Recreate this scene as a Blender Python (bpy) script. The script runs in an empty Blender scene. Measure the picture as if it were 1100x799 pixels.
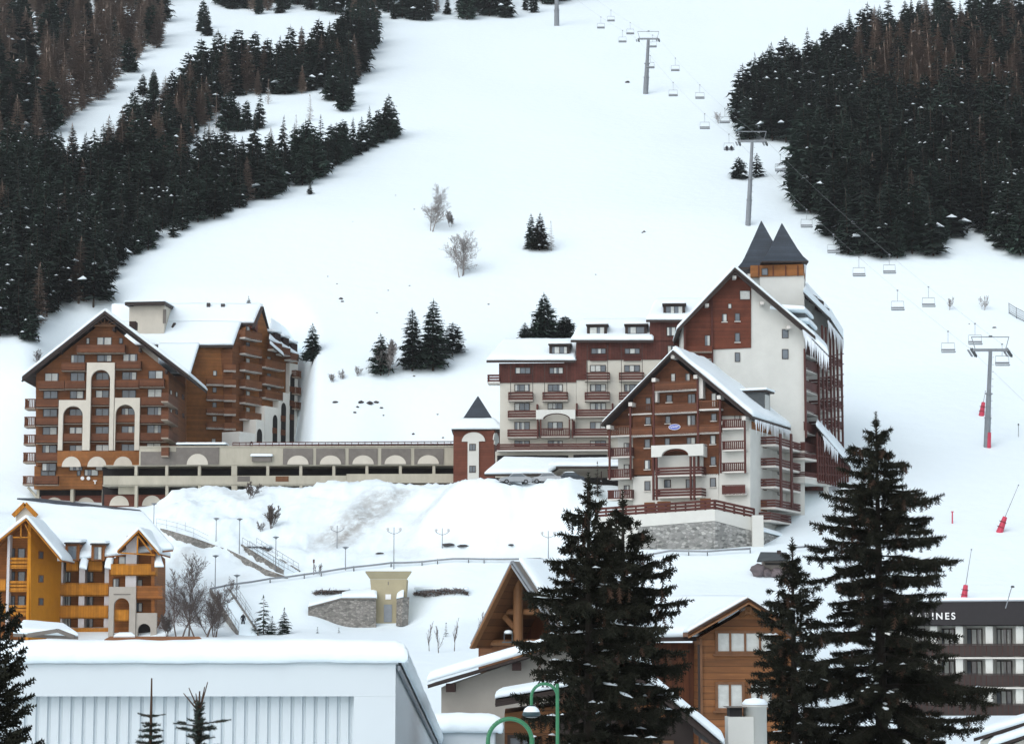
import bpy, bmesh, math, random
import numpy as np
from mathutils import Vector, Matrix, noise
R = math.radians
SC = bpy.context.scene
HAZE = .00008
COL = SC.collection
# ------------------------------------------------------------------ camera model
F = 2481.0; PITCH = R(6.9); CZ = 12.0; CX, CY = 550.0, 399.5
CP, SP = math.cos(PITCH), math.sin(PITCH)
EYE = Vector((0, 0, CZ))
def ray(px, py):
    a = px - CX; b = CY - py
    return Vector((a, F*CP - b*SP, F*SP + b*CP))
def P(px, py, Y):
    d = ray(px, py); return EYE + d*(Y/d.y)
def proj(p):
    q = p - EYE; f = q.y*CP + q.z*SP; u = -q.y*SP + q.z*CP
    return CX + q.x/f*F, CY - u/f*F
# ------------------------------------------------------------------ materials
MATS = {}
def mk(name, col, rough=0.8, var=0.15, scale=3.0, planks=None, spec=0.3, metal=0.0, rnd=None, stretch=None):
    """procedural surface: base colour, noise variation, optional plank lines planks=(axis, period, darkness)"""
    if name in MATS: return MATS[name]
    m = bpy.data.materials.new(name); m.use_nodes = True
    nt = m.node_tree; N = nt.nodes; L = nt.links; N.clear()
    out = N.new('ShaderNodeOutputMaterial'); b = N.new('ShaderNodeBsdfPrincipled')
    L.new(b.outputs[0], out.inputs[0])
    b.inputs['Roughness'].default_value = rough; b.inputs['Metallic'].default_value = metal
    b.inputs['Specular IOR Level'].default_value = spec
    tc = N.new('ShaderNodeTexCoord')
    src = tc.outputs['Object']
    mp = N.new('ShaderNodeMapping'); L.new(src, mp.inputs[0])
    if stretch: mp.inputs['Scale'].default_value = stretch
    no = N.new('ShaderNodeTexNoise'); no.inputs['Scale'].default_value = scale
    no.inputs['Detail'].default_value = 5; no.inputs['Roughness'].default_value = 0.65
    L.new(mp.outputs[0], no.inputs['Vector'])
    mr = N.new('ShaderNodeMapRange'); mr.inputs[1].default_value = 0.25; mr.inputs[2].default_value = 0.75
    mr.inputs[3].default_value = 1 - var; mr.inputs[4].default_value = 1 + var
    L.new(no.outputs['Fac'], mr.inputs[0])
    no2 = N.new('ShaderNodeTexNoise'); no2.inputs['Scale'].default_value = scale*0.13; no2.inputs['Detail'].default_value = 3
    L.new(src, no2.inputs['Vector'])
    mr2 = N.new('ShaderNodeMapRange'); mr2.inputs[1].default_value = 0.3; mr2.inputs[2].default_value = 0.7
    mr2.inputs[3].default_value = 1 - var*0.7; mr2.inputs[4].default_value = 1 + var*0.7
    L.new(no2.outputs['Fac'], mr2.inputs[0])
    mu = N.new('ShaderNodeMath'); mu.operation = 'MULTIPLY'
    L.new(mr.outputs[0], mu.inputs[0]); L.new(mr2.outputs[0], mu.inputs[1])
    fac = mu.outputs[0]
    if rnd:            # each tree its own tone
        oi = N.new('ShaderNodeObjectInfo'); rr_ = N.new('ShaderNodeMapRange'); rr_.inputs[3].default_value = rnd[0]; rr_.inputs[4].default_value = rnd[1]; L.new(oi.outputs['Random'], rr_.inputs[0])
        mm = N.new('ShaderNodeMath'); mm.operation = 'MULTIPLY'; L.new(fac, mm.inputs[0]); L.new(rr_.outputs[0], mm.inputs[1]); fac = mm.outputs[0]
    if planks:
        ax, per, dk = planks
        sp = N.new('ShaderNodeSeparateXYZ'); L.new(src, sp.inputs[0])
        o = {'x': 0, 'y': 1, 'z': 2}.get(ax, 0)
        s = sp.outputs[o]
        if ax == 'h':      # horizontal distance for vertical boards on any wall
            ad = N.new('ShaderNodeMath'); ad.operation = 'ADD'; L.new(sp.outputs[0], ad.inputs[0]); L.new(sp.outputs[1], ad.inputs[1]); s = ad.outputs[0]
        dv = N.new('ShaderNodeMath'); dv.operation = 'DIVIDE'; L.new(s, dv.inputs[0]); dv.inputs[1].default_value = per
        fr = N.new('ShaderNodeMath'); fr.operation = 'FRACT'; L.new(dv.outputs[0], fr.inputs[0])
        fl = N.new('ShaderNodeMath'); fl.operation = 'FLOOR'; L.new(dv.outputs[0], fl.inputs[0])
        wn = N.new('ShaderNodeTexWhiteNoise'); wn.noise_dimensions = '1D'; L.new(fl.outputs[0], wn.inputs['W'])
        mr3 = N.new('ShaderNodeMapRange'); mr3.inputs[3].default_value = 1 - var*0.8; mr3.inputs[4].default_value = 1 + var*0.8
        L.new(wn.outputs['Value'], mr3.inputs[0])
        gt = N.new('ShaderNodeMath'); gt.operation = 'LESS_THAN'; L.new(fr.outputs[0], gt.inputs[0]); gt.inputs[1].default_value = 0.12
        ml = N.new('ShaderNodeMath'); ml.operation = 'MULTIPLY_ADD'; L.new(gt.outputs[0], ml.inputs[0])
        ml.inputs[1].default_value = -dk; ml.inputs[2].default_value = 1.0
        m2 = N.new('ShaderNodeMath'); m2.operation = 'MULTIPLY'; L.new(mr3.outputs[0], m2.inputs[0]); L.new(ml.outputs[0], m2.inputs[1])
        m3 = N.new('ShaderNodeMath'); m3.operation = 'MULTIPLY'; L.new(fac, m3.inputs[0]); L.new(m2.outputs[0], m3.inputs[1])
        fac = m3.outputs[0]
    vm = N.new('ShaderNodeVectorMath'); vm.operation = 'SCALE'; vm.inputs[0].default_value = col
    L.new(fac, vm.inputs['Scale']); L.new(vm.outputs[0], b.inputs['Base Color'])
    MATS[name] = m; return m
def mk_stone(name, c1, c2, mortar, scale):
    m = bpy.data.materials.new(name); m.use_nodes = True
    nt = m.node_tree; N = nt.nodes; L = nt.links; b = N['Principled BSDF']; b.inputs['Roughness'].default_value = 0.9
    tc = N.new('ShaderNodeTexCoord'); mp = N.new('ShaderNodeMapping'); L.new(tc.outputs['Object'], mp.inputs[0]); mp.inputs['Scale'].default_value = (1, 1, 1.7)
    v = N.new('ShaderNodeTexVoronoi'); v.inputs['Scale'].default_value = scale; L.new(mp.outputs[0], v.inputs['Vector'])
    e = N.new('ShaderNodeTexVoronoi'); e.feature = 'DISTANCE_TO_EDGE'; e.inputs['Scale'].default_value = scale; L.new(mp.outputs[0], e.inputs['Vector'])
    sp = N.new('ShaderNodeSeparateColor'); L.new(v.outputs['Color'], sp.inputs[0])
    mx = N.new('ShaderNodeMix'); mx.data_type = 'RGBA'; L.new(sp.outputs[0], mx.inputs['Factor']); mx.inputs['A'].default_value = (*c1, 1); mx.inputs['B'].default_value = (*c2, 1)
    lt = N.new('ShaderNodeMapRange'); L.new(e.outputs['Distance'], lt.inputs[0]); lt.inputs[1].default_value = 0.03; lt.inputs[2].default_value = 0.12
    m2 = N.new('ShaderNodeMix'); m2.data_type = 'RGBA'; L.new(lt.outputs[0], m2.inputs['Factor']); m2.inputs['A'].default_value = (*mortar, 1); L.new(mx.outputs['Result'], m2.inputs['B'])
    L.new(m2.outputs['Result'], b.inputs['Base Color'])
    bp = N.new('ShaderNodeBump'); bp.inputs['Strength'].default_value = 0.6; bp.inputs['Distance'].default_value = 0.08
    L.new(lt.outputs[0], bp.inputs['Height']); L.new(bp.outputs[0], b.inputs['Normal'])
    MATS[name] = m; return m
def mk_snow(name, col, dirt=False, bump=0.25, scale=1.2):
    m = bpy.data.materials.new(name); m.use_nodes = True
    nt = m.node_tree; N = nt.nodes; L = nt.links; b = N['Principled BSDF']
    b.inputs['Roughness'].default_value = 0.75; b.inputs['Specular IOR Level'].default_value = 0.2
    tc = N.new('ShaderNodeTexCoord')
    no = N.new('ShaderNodeTexNoise'); no.inputs['Scale'].default_value = scale; no.inputs['Detail'].default_value = 6; L.new(tc.outputs['Object'], no.inputs['Vector'])
    bp = N.new('ShaderNodeBump'); bp.inputs['Strength'].default_value = bump; bp.inputs['Distance'].default_value = 0.3
    L.new(no.outputs['Fac'], bp.inputs['Height']); L.new(bp.outputs[0], b.inputs['Normal'])
    if dirt:
        at = N.new('ShaderNodeAttribute'); at.attribute_name = 'dirt'
        n2 = N.new('ShaderNodeTexNoise'); n2.inputs['Scale'].default_value = 0.6; n2.inputs['Detail'].default_value = 8; n2.inputs['Roughness'].default_value = 0.75; L.new(tc.outputs['Object'], n2.inputs['Vector'])
        mr = N.new('ShaderNodeMapRange'); L.new(n2.outputs['Fac'], mr.inputs[0]); mr.inputs[1].default_value = 0.28; mr.inputs[2].default_value = 0.56
        mm = N.new('ShaderNodeMath'); mm.operation = 'MULTIPLY'; L.new(mr.outputs[0], mm.inputs[0]); L.new(at.outputs['Fac'], mm.inputs[1])
        mx = N.new('ShaderNodeMix'); mx.data_type = 'RGBA'; L.new(mm.outputs[0], mx.inputs['Factor']); mx.inputs['A'].default_value = (*col, 1); mx.inputs['B'].default_value = (.20, .17, .14, 1)
        L.new(mx.outputs['Result'], b.inputs['Base Color'])
    else: b.inputs['Base Color'].default_value = (*col, 1)
    MATS[name] = m; return m
M = {}
M['snow'] = mk_snow('roof_snow', (.80, .89, .935), bump=0.2, scale=1.5)
M['terrain'] = mk_snow('ground_snow', (.79, .89, .935), dirt=True, bump=0.5, scale=0.45)
M['wood'] = mk('brown_wood', (.148, .054, .017), .75, .22, 1.5, ('z', .25, .30))
M['wood2'] = mk('orange_brown_wood', (.225, .088, .024), .75, .22, 1.5, ('z', .25, .28))
M['rail'] = mk('balcony_wood', (.115, .042, .018), .75, .22, 1.2, ('z', .3, .45))
M['redwood'] = mk('red_brown_wood', (.115, .031, .015), .75, .22, 1.5, ('z', .25, .28))
M['redboard'] = mk('red_brown_boards', (.082, .024, .017), .75, .22, 1.5, ('h', .35, .35))
M['redrail'] = mk('dark_red_rail', (.076, .022, .017), .75, .2, 1.5)
M['dark'] = mk('dark_fascia', (.035, .025, .022), .7, .2, 2)
M['darkred'] = mk('dark_rafters', (.028, .014, .012), .8, .2, 2)
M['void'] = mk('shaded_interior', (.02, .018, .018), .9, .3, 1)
M['plaster'] = mk('cream_plaster', (.54, .505, .435), .9, .07, .8)
M['white'] = mk('white_plaster', (.57, .575, .54), .9, .06, .6)
M['wing'] = mk('wing_plaster', (.52, .50, .44), .9, .07, .6)
M['porch'] = mk('porch_wood', (.13, .055, .022), .7, .25, 1.2, ('z', .34, .4))
M['gwood'] = mk('weathered_red_wood', (.112, .040, .016), .8, .28, 1.5, ('z', .25, .28))
M['whitelift'] = mk('brightened_plaster', (.76, .75, .70), .9, .05, .6)  # white plaster with its colour lightened to offset shade in the hollow
M['barkd'] = mk('dark_bark', (.022, .018, .014), .95, .3, 4)
M['needley'] = mk('young_needles', (.030, .042, .034), .85, .4, 6, spec=.2)
M['railo'] = mk('orange_balcony_wood', (.165, .064, .026), .75, .22, 1.2, ('z', .3, .4))
M['pale'] = mk('pale_wall', (.50, .48, .42), .9, .08, .8)
M['slab'] = mk('balcony_slab', (.30, .25, .20), .85, .1, 1)
M['slabw'] = mk('white_slab', (.58, .56, .52), .85, .1, 1)
M['concrete'] = mk('concrete', (.40, .375, .305), .9, .12, 1, stretch=(1, 1, .3))
M['greycon'] = mk('grey_panel', (.16, .145, .13), .9, .16, 1.2)
M['glass'] = mk('window_glass', (.10, .12, .14), .12, .3, .7, spec=.5)  # grey-blue base colour carries part of the reflected sky and snow
M['curtain'] = mk('curtain', (.50, .52, .50), .7, .15, 3)
M['frame'] = mk('dark_frame', (.035, .024, .02), .6, .2, 3)
M['framel'] = mk('brown_frame', (.16, .075, .035), .6, .2, 3)
M['slate'] = mk('blue_slate', (.030, .042, .058), .55, .2, 4, ('z', .35, .3), spec=.4)
M['brick'] = mk('brick_red', (.125, .042, .026), .85, .14, 2, ('z', .4, .2))
M['steel'] = mk('galvanised_steel', (.22, .24, .26), .5, .1, 2, metal=.2)
M['steeld'] = mk('dark_steel', (.06, .07, .075), .5, .15, 2)
M['orange'] = mk('ochre_render', (.46, .185, .010), .85, .10, 1)
M['orangew'] = mk('ochre_wood', (.40, .155, .012), .75, .18, 1.5, ('h', .3, .25))
M['orangeb'] = mk('rust_brown_board', (.24, .085, .018), .75, .18, 1.5, ('z', .3, .3))
M['greyst'] = mk('grey_render', (.36, .33, .29), .9, .08, 1)
M['lilac'] = mk('pale_partition', (.52, .50, .50), .9, .05, 1)
M['stone'] = mk_stone('rubble_stone', (.10, .105, .10), (.42, .42, .40), (.22, .22, .21), 1.9)
M['stone2'] = mk_stone('grey_rubble', (.12, .115, .105), (.34, .32, .29), (.18, .17, .155), 2.4)
M['tan'] = mk('tan_render', (.37, .325, .215), .9, .08, .8)
M['panel'] = mk('white_metal', (.56, .62, .65), .5, .03, .4)
M['siding'] = mk('honey_siding', (.185, .076, .026), .65, .32, 1.1, ('z', .34, .45), stretch=(.5, .5, 5))
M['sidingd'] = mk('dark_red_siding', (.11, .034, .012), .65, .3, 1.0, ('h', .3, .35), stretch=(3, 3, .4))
M['log'] = mk('honey_log', (.20, .095, .040), .6, .22, 2, stretch=(4, 4, .4))
M['bark'] = mk('bark', (.055, .040, .030), .95, .3, 4)
M['needle'] = mk('spruce_needles', (.025, .042, .032), .9, .45, .5, spec=.15, rnd=(.6, 1.6))
M['needle2'] = mk('deep_green_needles', (.022, .034, .028), .9, .45, .6, spec=.15, rnd=(.6, 1.5))
M['needlen'] = mk('near_needles', (.018, .019, .013), .9, .5, 1.5, spec=.1)
M['browntip'] = mk('brown_cones', (.060, .034, .022), .9, .4, 2)
M['larch'] = mk('larch_twigs', (.24, .185, .15), .95, .3, .5, rnd=(.65, 1.3))
M['twig'] = mk('bare_twigs', (.26, .24, .23), .95, .25, 1)
M['twigd'] = mk('dark_twigs', (.11, .088, .08), .95, .25, 1)
M['rock'] = mk('dark_rock', (.06, .055, .055), .95, .35, 2)
M['red'] = mk('red_padding', (.50, .05, .09), .6, .12, 2)
M['green'] = mk('green_paint', (.025, .17, .075), .4, .12, 4, spec=.5)
M['teal'] = mk('dark_teal_metal', (.03, .06, .07), .4, .15, 4)
M['blue'] = mk('blue_sign', (.10, .13, .42), .5, .05, 3)
M['purple'] = mk('purple_sign', (.07, .05, .13), .5, .1, 3)
M['signw'] = mk('sign_white', (.75, .75, .74), .6, .03, 3)
M['black'] = mk('black_board', (.016, .014, .016), .6, .15, 2)
M['carpaint'] = mk('car_silver', (.30, .32, .34), .3, .05, 2, spec=.5)
M['cardark'] = mk('car_dark', (.05, .06, .075), .3, .05, 2, spec=.5)
M['tyre'] = mk('tyre_rubber', (.02, .02, .02), .9, .1, 4)
M['cloth'] = mk('dark_clothes', (.02, .022, .028), .9, .2, 6)
M['skin'] = mk('skin', (.45, .26, .18), .6, .05, 6)
M['ice'] = mk('icicle', (.72, .78, .83), .25, .05, 3, spec=.5)
M['lampw'] = mk('lamp_glass', (.55, .56, .56), .4, .05, 3)
# ------------------------------------------------------------------ mesh builder
class MB:
    def __init__(s): s.v = []; s.f = []; s.m = []; s.mats = []; s.smooth = False
    def mi(s, mat):
        if isinstance(mat, str): mat = M[mat]
        if mat not in s.mats: s.mats.append(mat)
        return s.mats.index(mat)
    def face(s, pts, mat):
        i = len(s.v); s.v.extend([tuple(p) for p in pts]); s.f.append(tuple(range(i, i+len(pts)))); s.m.append(s.mi(mat))
    def hexa(s, b, t, mat):          # b, t: 4 points each, counter-clockwise seen from above
        i = len(s.v); s.v.extend([tuple(p) for p in b]); s.v.extend([tuple(p) for p in t]); k = s.mi(mat)
        for q in ((3, 2, 1, 0), (4, 5, 6, 7), (0, 1, 5, 4), (1, 2, 6, 5), (2, 3, 7, 6), (3, 0, 4, 7)):
            s.f.append(tuple(i+x for x in q)); s.m.append(k)
    def box(s, x0, y0, z0, x1, y1, z1, mat):
        s.hexa([(x0, y0, z0), (x1, y0, z0), (x1, y1, z0), (x0, y1, z0)], [(x0, y0, z1), (x1, y0, z1), (x1, y1, z1), (x0, y1, z1)], mat)
    def prism(s, pts, off, mat, cap=True):   # polygon extruded by a vector
        n = len(pts); i = len(s.v); k = s.mi(mat)
        s.v.extend([tuple(p) for p in pts]); s.v.extend([tuple(Vector(p)+off) for p in pts])
        if cap:
            s.f.append(tuple(range(i, i+n))); s.m.append(k); s.f.append(tuple(range(i+2*n-1, i+n-1, -1))); s.m.append(k)
        for a in range(n):
            c = (a+1) % n; s.f.append((i+a, i+n+a, i+n+c, i+c)); s.m.append(k)
    def tube(s, p0, p1, r0, r1, mat, n=8, cap=True):
        p0 = Vector(p0); p1 = Vector(p1); d = (p1-p0)
        if d.length < 1e-6: return
        d.normalize(); a = d.orthogonal().normalized(); b = d.cross(a); i = len(s.v); k = s.mi(mat)
        for p, r in ((p0, r0), (p1, r1)):
            for j in range(n):
                t = 2*math.pi*j/n; s.v.append(tuple(p + (a*math.cos(t)+b*math.sin(t))*r))
        for j in range(n):
            q = (j+1) % n; s.f.append((i+j, i+q, i+n+q, i+n+j)); s.m.append(k)
        if cap:
            s.f.append(tuple(i+n-1-j for j in range(n))); s.m.append(k); s.f.append(tuple(i+n+j for j in range(n))); s.m.append(k)
    def path(s, pts, r, mat, n=6):
        for a, b in zip(pts[:-1], pts[1:]): s.tube(a, b, r, r, mat, n)
    def lathe(s, c, prof, mat, n=16):        # prof: (r, z)
        c = Vector(c); i = len(s.v); k = s.mi(mat)
        for r, z in prof:
            for j in range(n):
                t = 2*math.pi*j/n; s.v.append((c.x+r*math.cos(t), c.y+r*math.sin(t), c.z+z))
        for a in range(len(prof)-1):
            for j in range(n):
                q = (j+1) % n; s.f.append((i+a*n+j, i+a*n+q, i+(a+1)*n+q, i+(a+1)*n+j)); s.m.append(k)
    def bar(s, p0, p1, w, h, mat, up=Vector((0, 0, 1))):   # rectangular bar
        p0 = Vector(p0); p1 = Vector(p1); d = (p1-p0).normalized(); a = d.cross(up)
        if a.length < 1e-4: a = Vector((1, 0, 0))
        a = a.normalized()*w/2; b = a.cross(d).normalized()*h/2
        s.hexa([p0-a-b, p0+a-b, p1+a-b, p1-a-b], [p0-a+b, p0+a+b, p1+a+b, p1-a+b], mat)
    def slab(s, q, t, mat):                  # quad q (ccw from above), thickened by vertical t upward
        o = Vector((0, 0, t)); q = [Vector(p) for p in q]; s.hexa(q, [p+o for p in q], mat)
    def snow(s, q, t, mat='snow', nx=14, ny=10, edge=0.25, seed=0, amp=0.12, over=0.12):
        """thick snow lying on a bilinear quad q (a b c d ccw): rounded edges, uneven top"""
        a, b, c, d = [Vector(p) for p in q]; i = len(s.v); k = s.mi(mat)
        ctr = (a+b+c+d)/4
        a, b, c, d = [p + (p-ctr).normalized()*over for p in (a, b, c, d)]
        def pt(u, v): return a*(1-u)*(1-v)+b*u*(1-v)+c*u*v+d*(1-u)*v
        lu = max((b-a).length, .1); lv = max((d-a).length, .1)
        us = [0, .02]+[j/nx for j in range(1, nx)]+[.98, 1]; vs = [0, .02]+[j/ny for j in range(1, ny)]+[.98, 1]
        U = len(us); V = len(vs)
        for v in vs:
            for u in us:
                p = pt(u, v)
                e = min(u*lu, (1-u)*lu, v*lv, (1-v)*lv)
                f = math.sqrt(max(0, min(1, e/max(edge, .01)*1.0+.25)))
                h = t*f + amp*t*noise.noise(Vector((p.x*.35+seed, p.y*.35, p.z*.3)))*1.6 + amp*t*.5*noise.noise(Vector((p.x*1.3, p.y*1.3+seed, 0)))
                s.v.append((p.x, p.y, p.z+max(h, .04)))
        o = len(s.v)
        for v in vs:
            for u in us: s.v.append(tuple(pt(u, v)))
        for y in range(V-1):
            for x in range(U-1):
                j = i+y*U+x; s.f.append((j, j+1, j+U+1, j+U)); s.m.append(k)
                j = o+y*U+x; s.f.append((j+U, j+U+1, j+1, j)); s.m.append(k)
        for x in range(U-1):
            s.f.append((i+x+1, i+x, o+x, o+x+1)); s.m.append(k)
            j = (V-1)*U+x; s.f.append((i+j, i+j+1, o+j+1, o+j)); s.m.append(k)
        for y in range(V-1):
            j = y*U; s.f.append((i+j, i+j+U, o+j+U, o+j)); s.m.append(k)
            j = y*U+U-1; s.f.append((i+j+U, i+j, o+j, o+j+U)); s.m.append(k)
    def mesh(s, name, base=Vector((0, 0, 0)), smooth=False):
        me = bpy.data.meshes.new(name)
        v = np.array(s.v, dtype=np.float64).reshape(-1, 3) - np.array(tuple(base))
        me.from_pydata(v.tolist(), [], s.f)
        for mt in s.mats: me.materials.append(mt)
        me.polygons.foreach_set('material_index', s.m)
        if smooth or s.smooth: me.polygons.foreach_set('use_smooth', [True]*len(s.f))
        me.update(); return me
    def build(s, name, parent=None, smooth=False, base=None):
        if not s.v: return None
        b = base if base is not None else (Vector(parent['_b']) if parent is not None and '_b' in parent else Vector((0, 0, 0)))
        o = bpy.data.objects.new(name, s.mesh(name, b, smooth)); COL.objects.link(o)
        if parent is not None: o.parent = parent
        else: o.location = b
        o['_b'] = list(b)
        return o
def thing(name, label, cat, base, group=None):
    o = bpy.data.objects.new(name, None); COL.objects.link(o); o.empty_display_size = .5
    o.location = base; o['_b'] = list(base); o['label'] = label; o['category'] = cat
    if group: o['group'] = group
    return o
def tag(o, label=None, cat=None, group=None, kind=None):
    for k, v in (('label', label), ('category', cat), ('group', group), ('kind', kind)):
        if v: o[k] = v
    return o
def kids(o): return [c for c in bpy.data.objects if c.parent == o]
def dup(o, loc, rz=None, sc=None, label=None, parent=None, _map=None):
    c = o.copy(); COL.objects.link(c)
    if parent is not None: c.parent = parent
    else:
        c.location = loc
        if rz is not None: c.rotation_euler = (0, 0, rz)
        if sc is not None: c.scale = (sc, sc, sc)
        if label: c['label'] = label
    for ch in kids(o): dup(ch, None, parent=c)
    return c
# ------------------------------------------------------------------ facade frame
class Fac:
    def __init__(s, px0, Y0, px1, Y1, py=500):
        A = P(px0, py, Y0); B = P(px1, py, Y1)
        s.o = Vector((A.x, A.y, 0)); u = Vector((B.x-A.x, B.y-A.y, 0)); s.len = u.length; s.u = u.normalized()
        s.n = Vector((s.u.y, -s.u.x, 0))
    def uz(s, px, py, d=0.0):
        d_ = ray(px, py); o = s.o+s.n*d; t = (o-EYE).dot(s.n)/d_.dot(s.n); p = EYE+d_*t
        return (p-s.o).dot(s.u), p.z
    def w(s, u, z, d=0.0):
        p = s.o+s.u*u+s.n*d; return Vector((p.x, p.y, z))
    def p(s, px, py, d=0.0): return s.w(*s.uz(px, py, d), d)
    def rect(s, x0, y0, x1, y1, d=0.0):
        xm = (x0+x1)/2; ym = (y0+y1)/2
        return s.uz(x0, ym, d)[0], s.uz(x1, ym, d)[0], s.uz(xm, y1, d)[1], s.uz(xm, y0, d)[1]
    def bx(s, mb, u0, u1, z0, z1, d0, d1, mat):      # d0 back, d1 front
        mb.hexa([s.w(u0, z0, d1), s.w(u1, z0, d1), s.w(u1, z0, d0), s.w(u0, z0, d0)],
                [s.w(u0, z1, d1), s.w(u1, z1, d1), s.w(u1, z1, d0), s.w(u0, z1, d0)], mat)
    def pbx(s, mb, x0, y0, x1, y1, d0, d1, mat):     # box from a pixel rectangle at the front plane
        u0, u1, z0, z1 = s.rect(x0, y0, x1, y1, d1); s.bx(mb, u0, u1, z0, z1, d0, d1, mat)
    def poly(s, mb, pts, d0, d1, mat, px=True):      # polygon extruded between two depths
        q = [s.uz(x, y, d1) for x, y in pts] if px else pts
        mb.prism([s.w(u, z, d1) for u, z in q], s.n*(d0-d1), mat)
    def arch(s, mb, u0, u1, z0, z1, a0, a1, zs, d0, d1, mat, rise=None, n=14):
        """panel u0..u1 x z0..z1 with an arched opening a0..a1, springing at zs, open at the bottom"""
        r = (a1-a0)/2; rise = r if rise is None else rise; c = (a0+a1)/2
        s.bx(mb, u0, a0, z0, z1, d0, d1, mat); s.bx(mb, a1, u1, z0, z1, d0, d1, mat)
        for j in range(n):
            t0 = math.pi*(1-j/n); t1 = math.pi*(1-(j+1)/n)
            q = [(c+r*math.cos(t0), zs+rise*math.sin(t0)), (c+r*math.cos(t1), zs+rise*math.sin(t1)), (c+r*math.cos(t1), z1), (c+r*math.cos(t0), z1)]
            s.poly(mb, q, d0, d1, mat, px=False)
    def semi(s, mb, xc, yb, w, h, d0, d1, mat, n=16):   # half disc, pixels
        u, z = s.uz(xc, yb, d1); ul, _ = s.uz(xc-w/2, yb, d1); ur, _ = s.uz(xc+w/2, yb, d1); _, zt = s.uz(xc, yb-h, d1)
        c = (ul+ur)/2; r = (ur-ul)/2
        pts = [(c+r*math.cos(math.pi*j/n), z+(zt-z)*math.sin(math.pi*j/n)) for j in range(n+1)]
        s.poly(mb, pts, d0, d1, mat, px=False)
RW = random.Random(11)
def window(fc, x0, y0, x1, y1, parent, n=2, d=0.0, frame='frame', cur=None, fw=.09, fd=.10, sill=False, name='window'):
    u0, u1, z0, z1 = fc.rect(x0, y0, x1, y1, d+fd)
    mb = MB()
    fc.bx(mb, u0, u1, z1-fw, z1, d+.005, d+fd, frame); fc.bx(mb, u0, u1, z0, z0+fw, d+.005, d+fd, frame)
    ph = z1-z0-2*fw
    for k in range(n+1):
        c = u0+(u1-u0)*k/n; a = fw if k in (0, n) else fw*.8
        l = u0 if k == 0 else (u1-fw if k == n else c-a/2)
        fc.bx(mb, l, l+a, z0+fw, z1-fw, d+.005, d+fd, frame)
    if sill: fc.bx(mb, u0-.08, u1+.08, z0-.1, z0-.003, d+.005, d+fd+.12, 'slabw')
    w = mb.build(name, parent)
    pb = MB()
    for k in range(n):
        a = u0+(u1-u0)*k/n+.03; b = u0+(u1-u0)*(k+1)/n-.03
        c = (RW.random() if cur is None else cur)
        if c < .45:
            fc.bx(pb, a, b, z0+fw*.5, z1-fw*.5, d+.008, d+fd*.45, 'glass')
        else:
            f = RW.uniform(.35, 1.0) if c < .9 else 1.0
            if RW.random() < .5: fc.bx(pb, a, a+(b-a)*f, z0+fw*.5, z1-fw*.5, d+.008, d+fd*.5, 'curtain'); a2, b2 = a+(b-a)*f, b
            else: fc.bx(pb, b-(b-a)*f, b, z0+fw*.5, z1-fw*.5, d+.008, d+fd*.5, 'curtain'); a2, b2 = a, b-(b-a)*f
            if b2-a2 > .03: fc.bx(pb, a2+.002, b2-.002, z0+fw*.5, z1-fw*.5, d+.008, d+fd*.45, 'glass')
    pb.build('pane', w)
    return w
def balcony(fc, x0, x1, yt, yb, parent, depth=1.3, d=0.0, style='solid', mat='rail', slab='slab', st=.18, snow=False, ends=(True, True), base_d=None):
    """yt: top of the rail, yb: underside of the slab, at the front plane"""
    D = d+depth; u0, u1, z0, z1 = fc.rect(x0, yt, x1, yb, D); mb = MB()
    fc.bx(mb, u0, u1, z0, z0+st, d+.01, D, slab)
    zr = z0+st
    t = .07
    def panel(a, b, da, db, side):
        H = z1-zr
        if style == 'solid':
            fc.bx(mb, a, b, zr-st*.7, z1-.12, da, db, mat); 
            fc.bx(mb, a-.02, b+.02, z1-.09, z1, da-.02, db+.02, mat)
        elif style == 'boards':
            for k in range(3):
                zz = zr+.04+k*(H-.05)/3; fc.bx(mb, a, b, zz, zz+(H-.05)/3*.72, da, db, mat)
        else:
            fc.bx(mb, a, b, z1-.13, z1, da-.02, db+.02, mat); fc.bx(mb, a, b, zr+.02, zr+.16, da, db, mat)
            if not side:
                n = max(2, int((b-a)/.24))
                for k in range(n):
                    c = a+(b-a)*(k+.5)/n; fc.bx(mb, c-.075, c+.075, zr+.16, z1-.13, da+.01, db-.01, mat)
            else:
                n = max(2, int((db-da)/.24))
                for k in range(n):
                    c = da+(db-da)*(k+.5)/n; fc.bx(mb, a+.01, b-.01, zr+.16, z1-.13, c-.075, c+.075, mat)
    panel(u0, u1, D-t, D, False)
    if depth > .3:
        if ends[0]: panel(u0+.003, u0+t, d+.02, D-t-.003, True)
        if ends[1]: panel(u1-t, u1-.003, d+.02, D-t-.003, True)
    b = mb.build('balcony', parent)
    if snow:
        sb = MB(); sb.snow([fc.w(u0, z1, D+.02), fc.w(u1, z1, D+.02), fc.w(u1, z1, D-t-.02), fc.w(u0, z1, D-t-.02)], .12, nx=10, ny=2, edge=.03, over=.02); sb.build('snow_cap', b, True)
    return b
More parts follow.
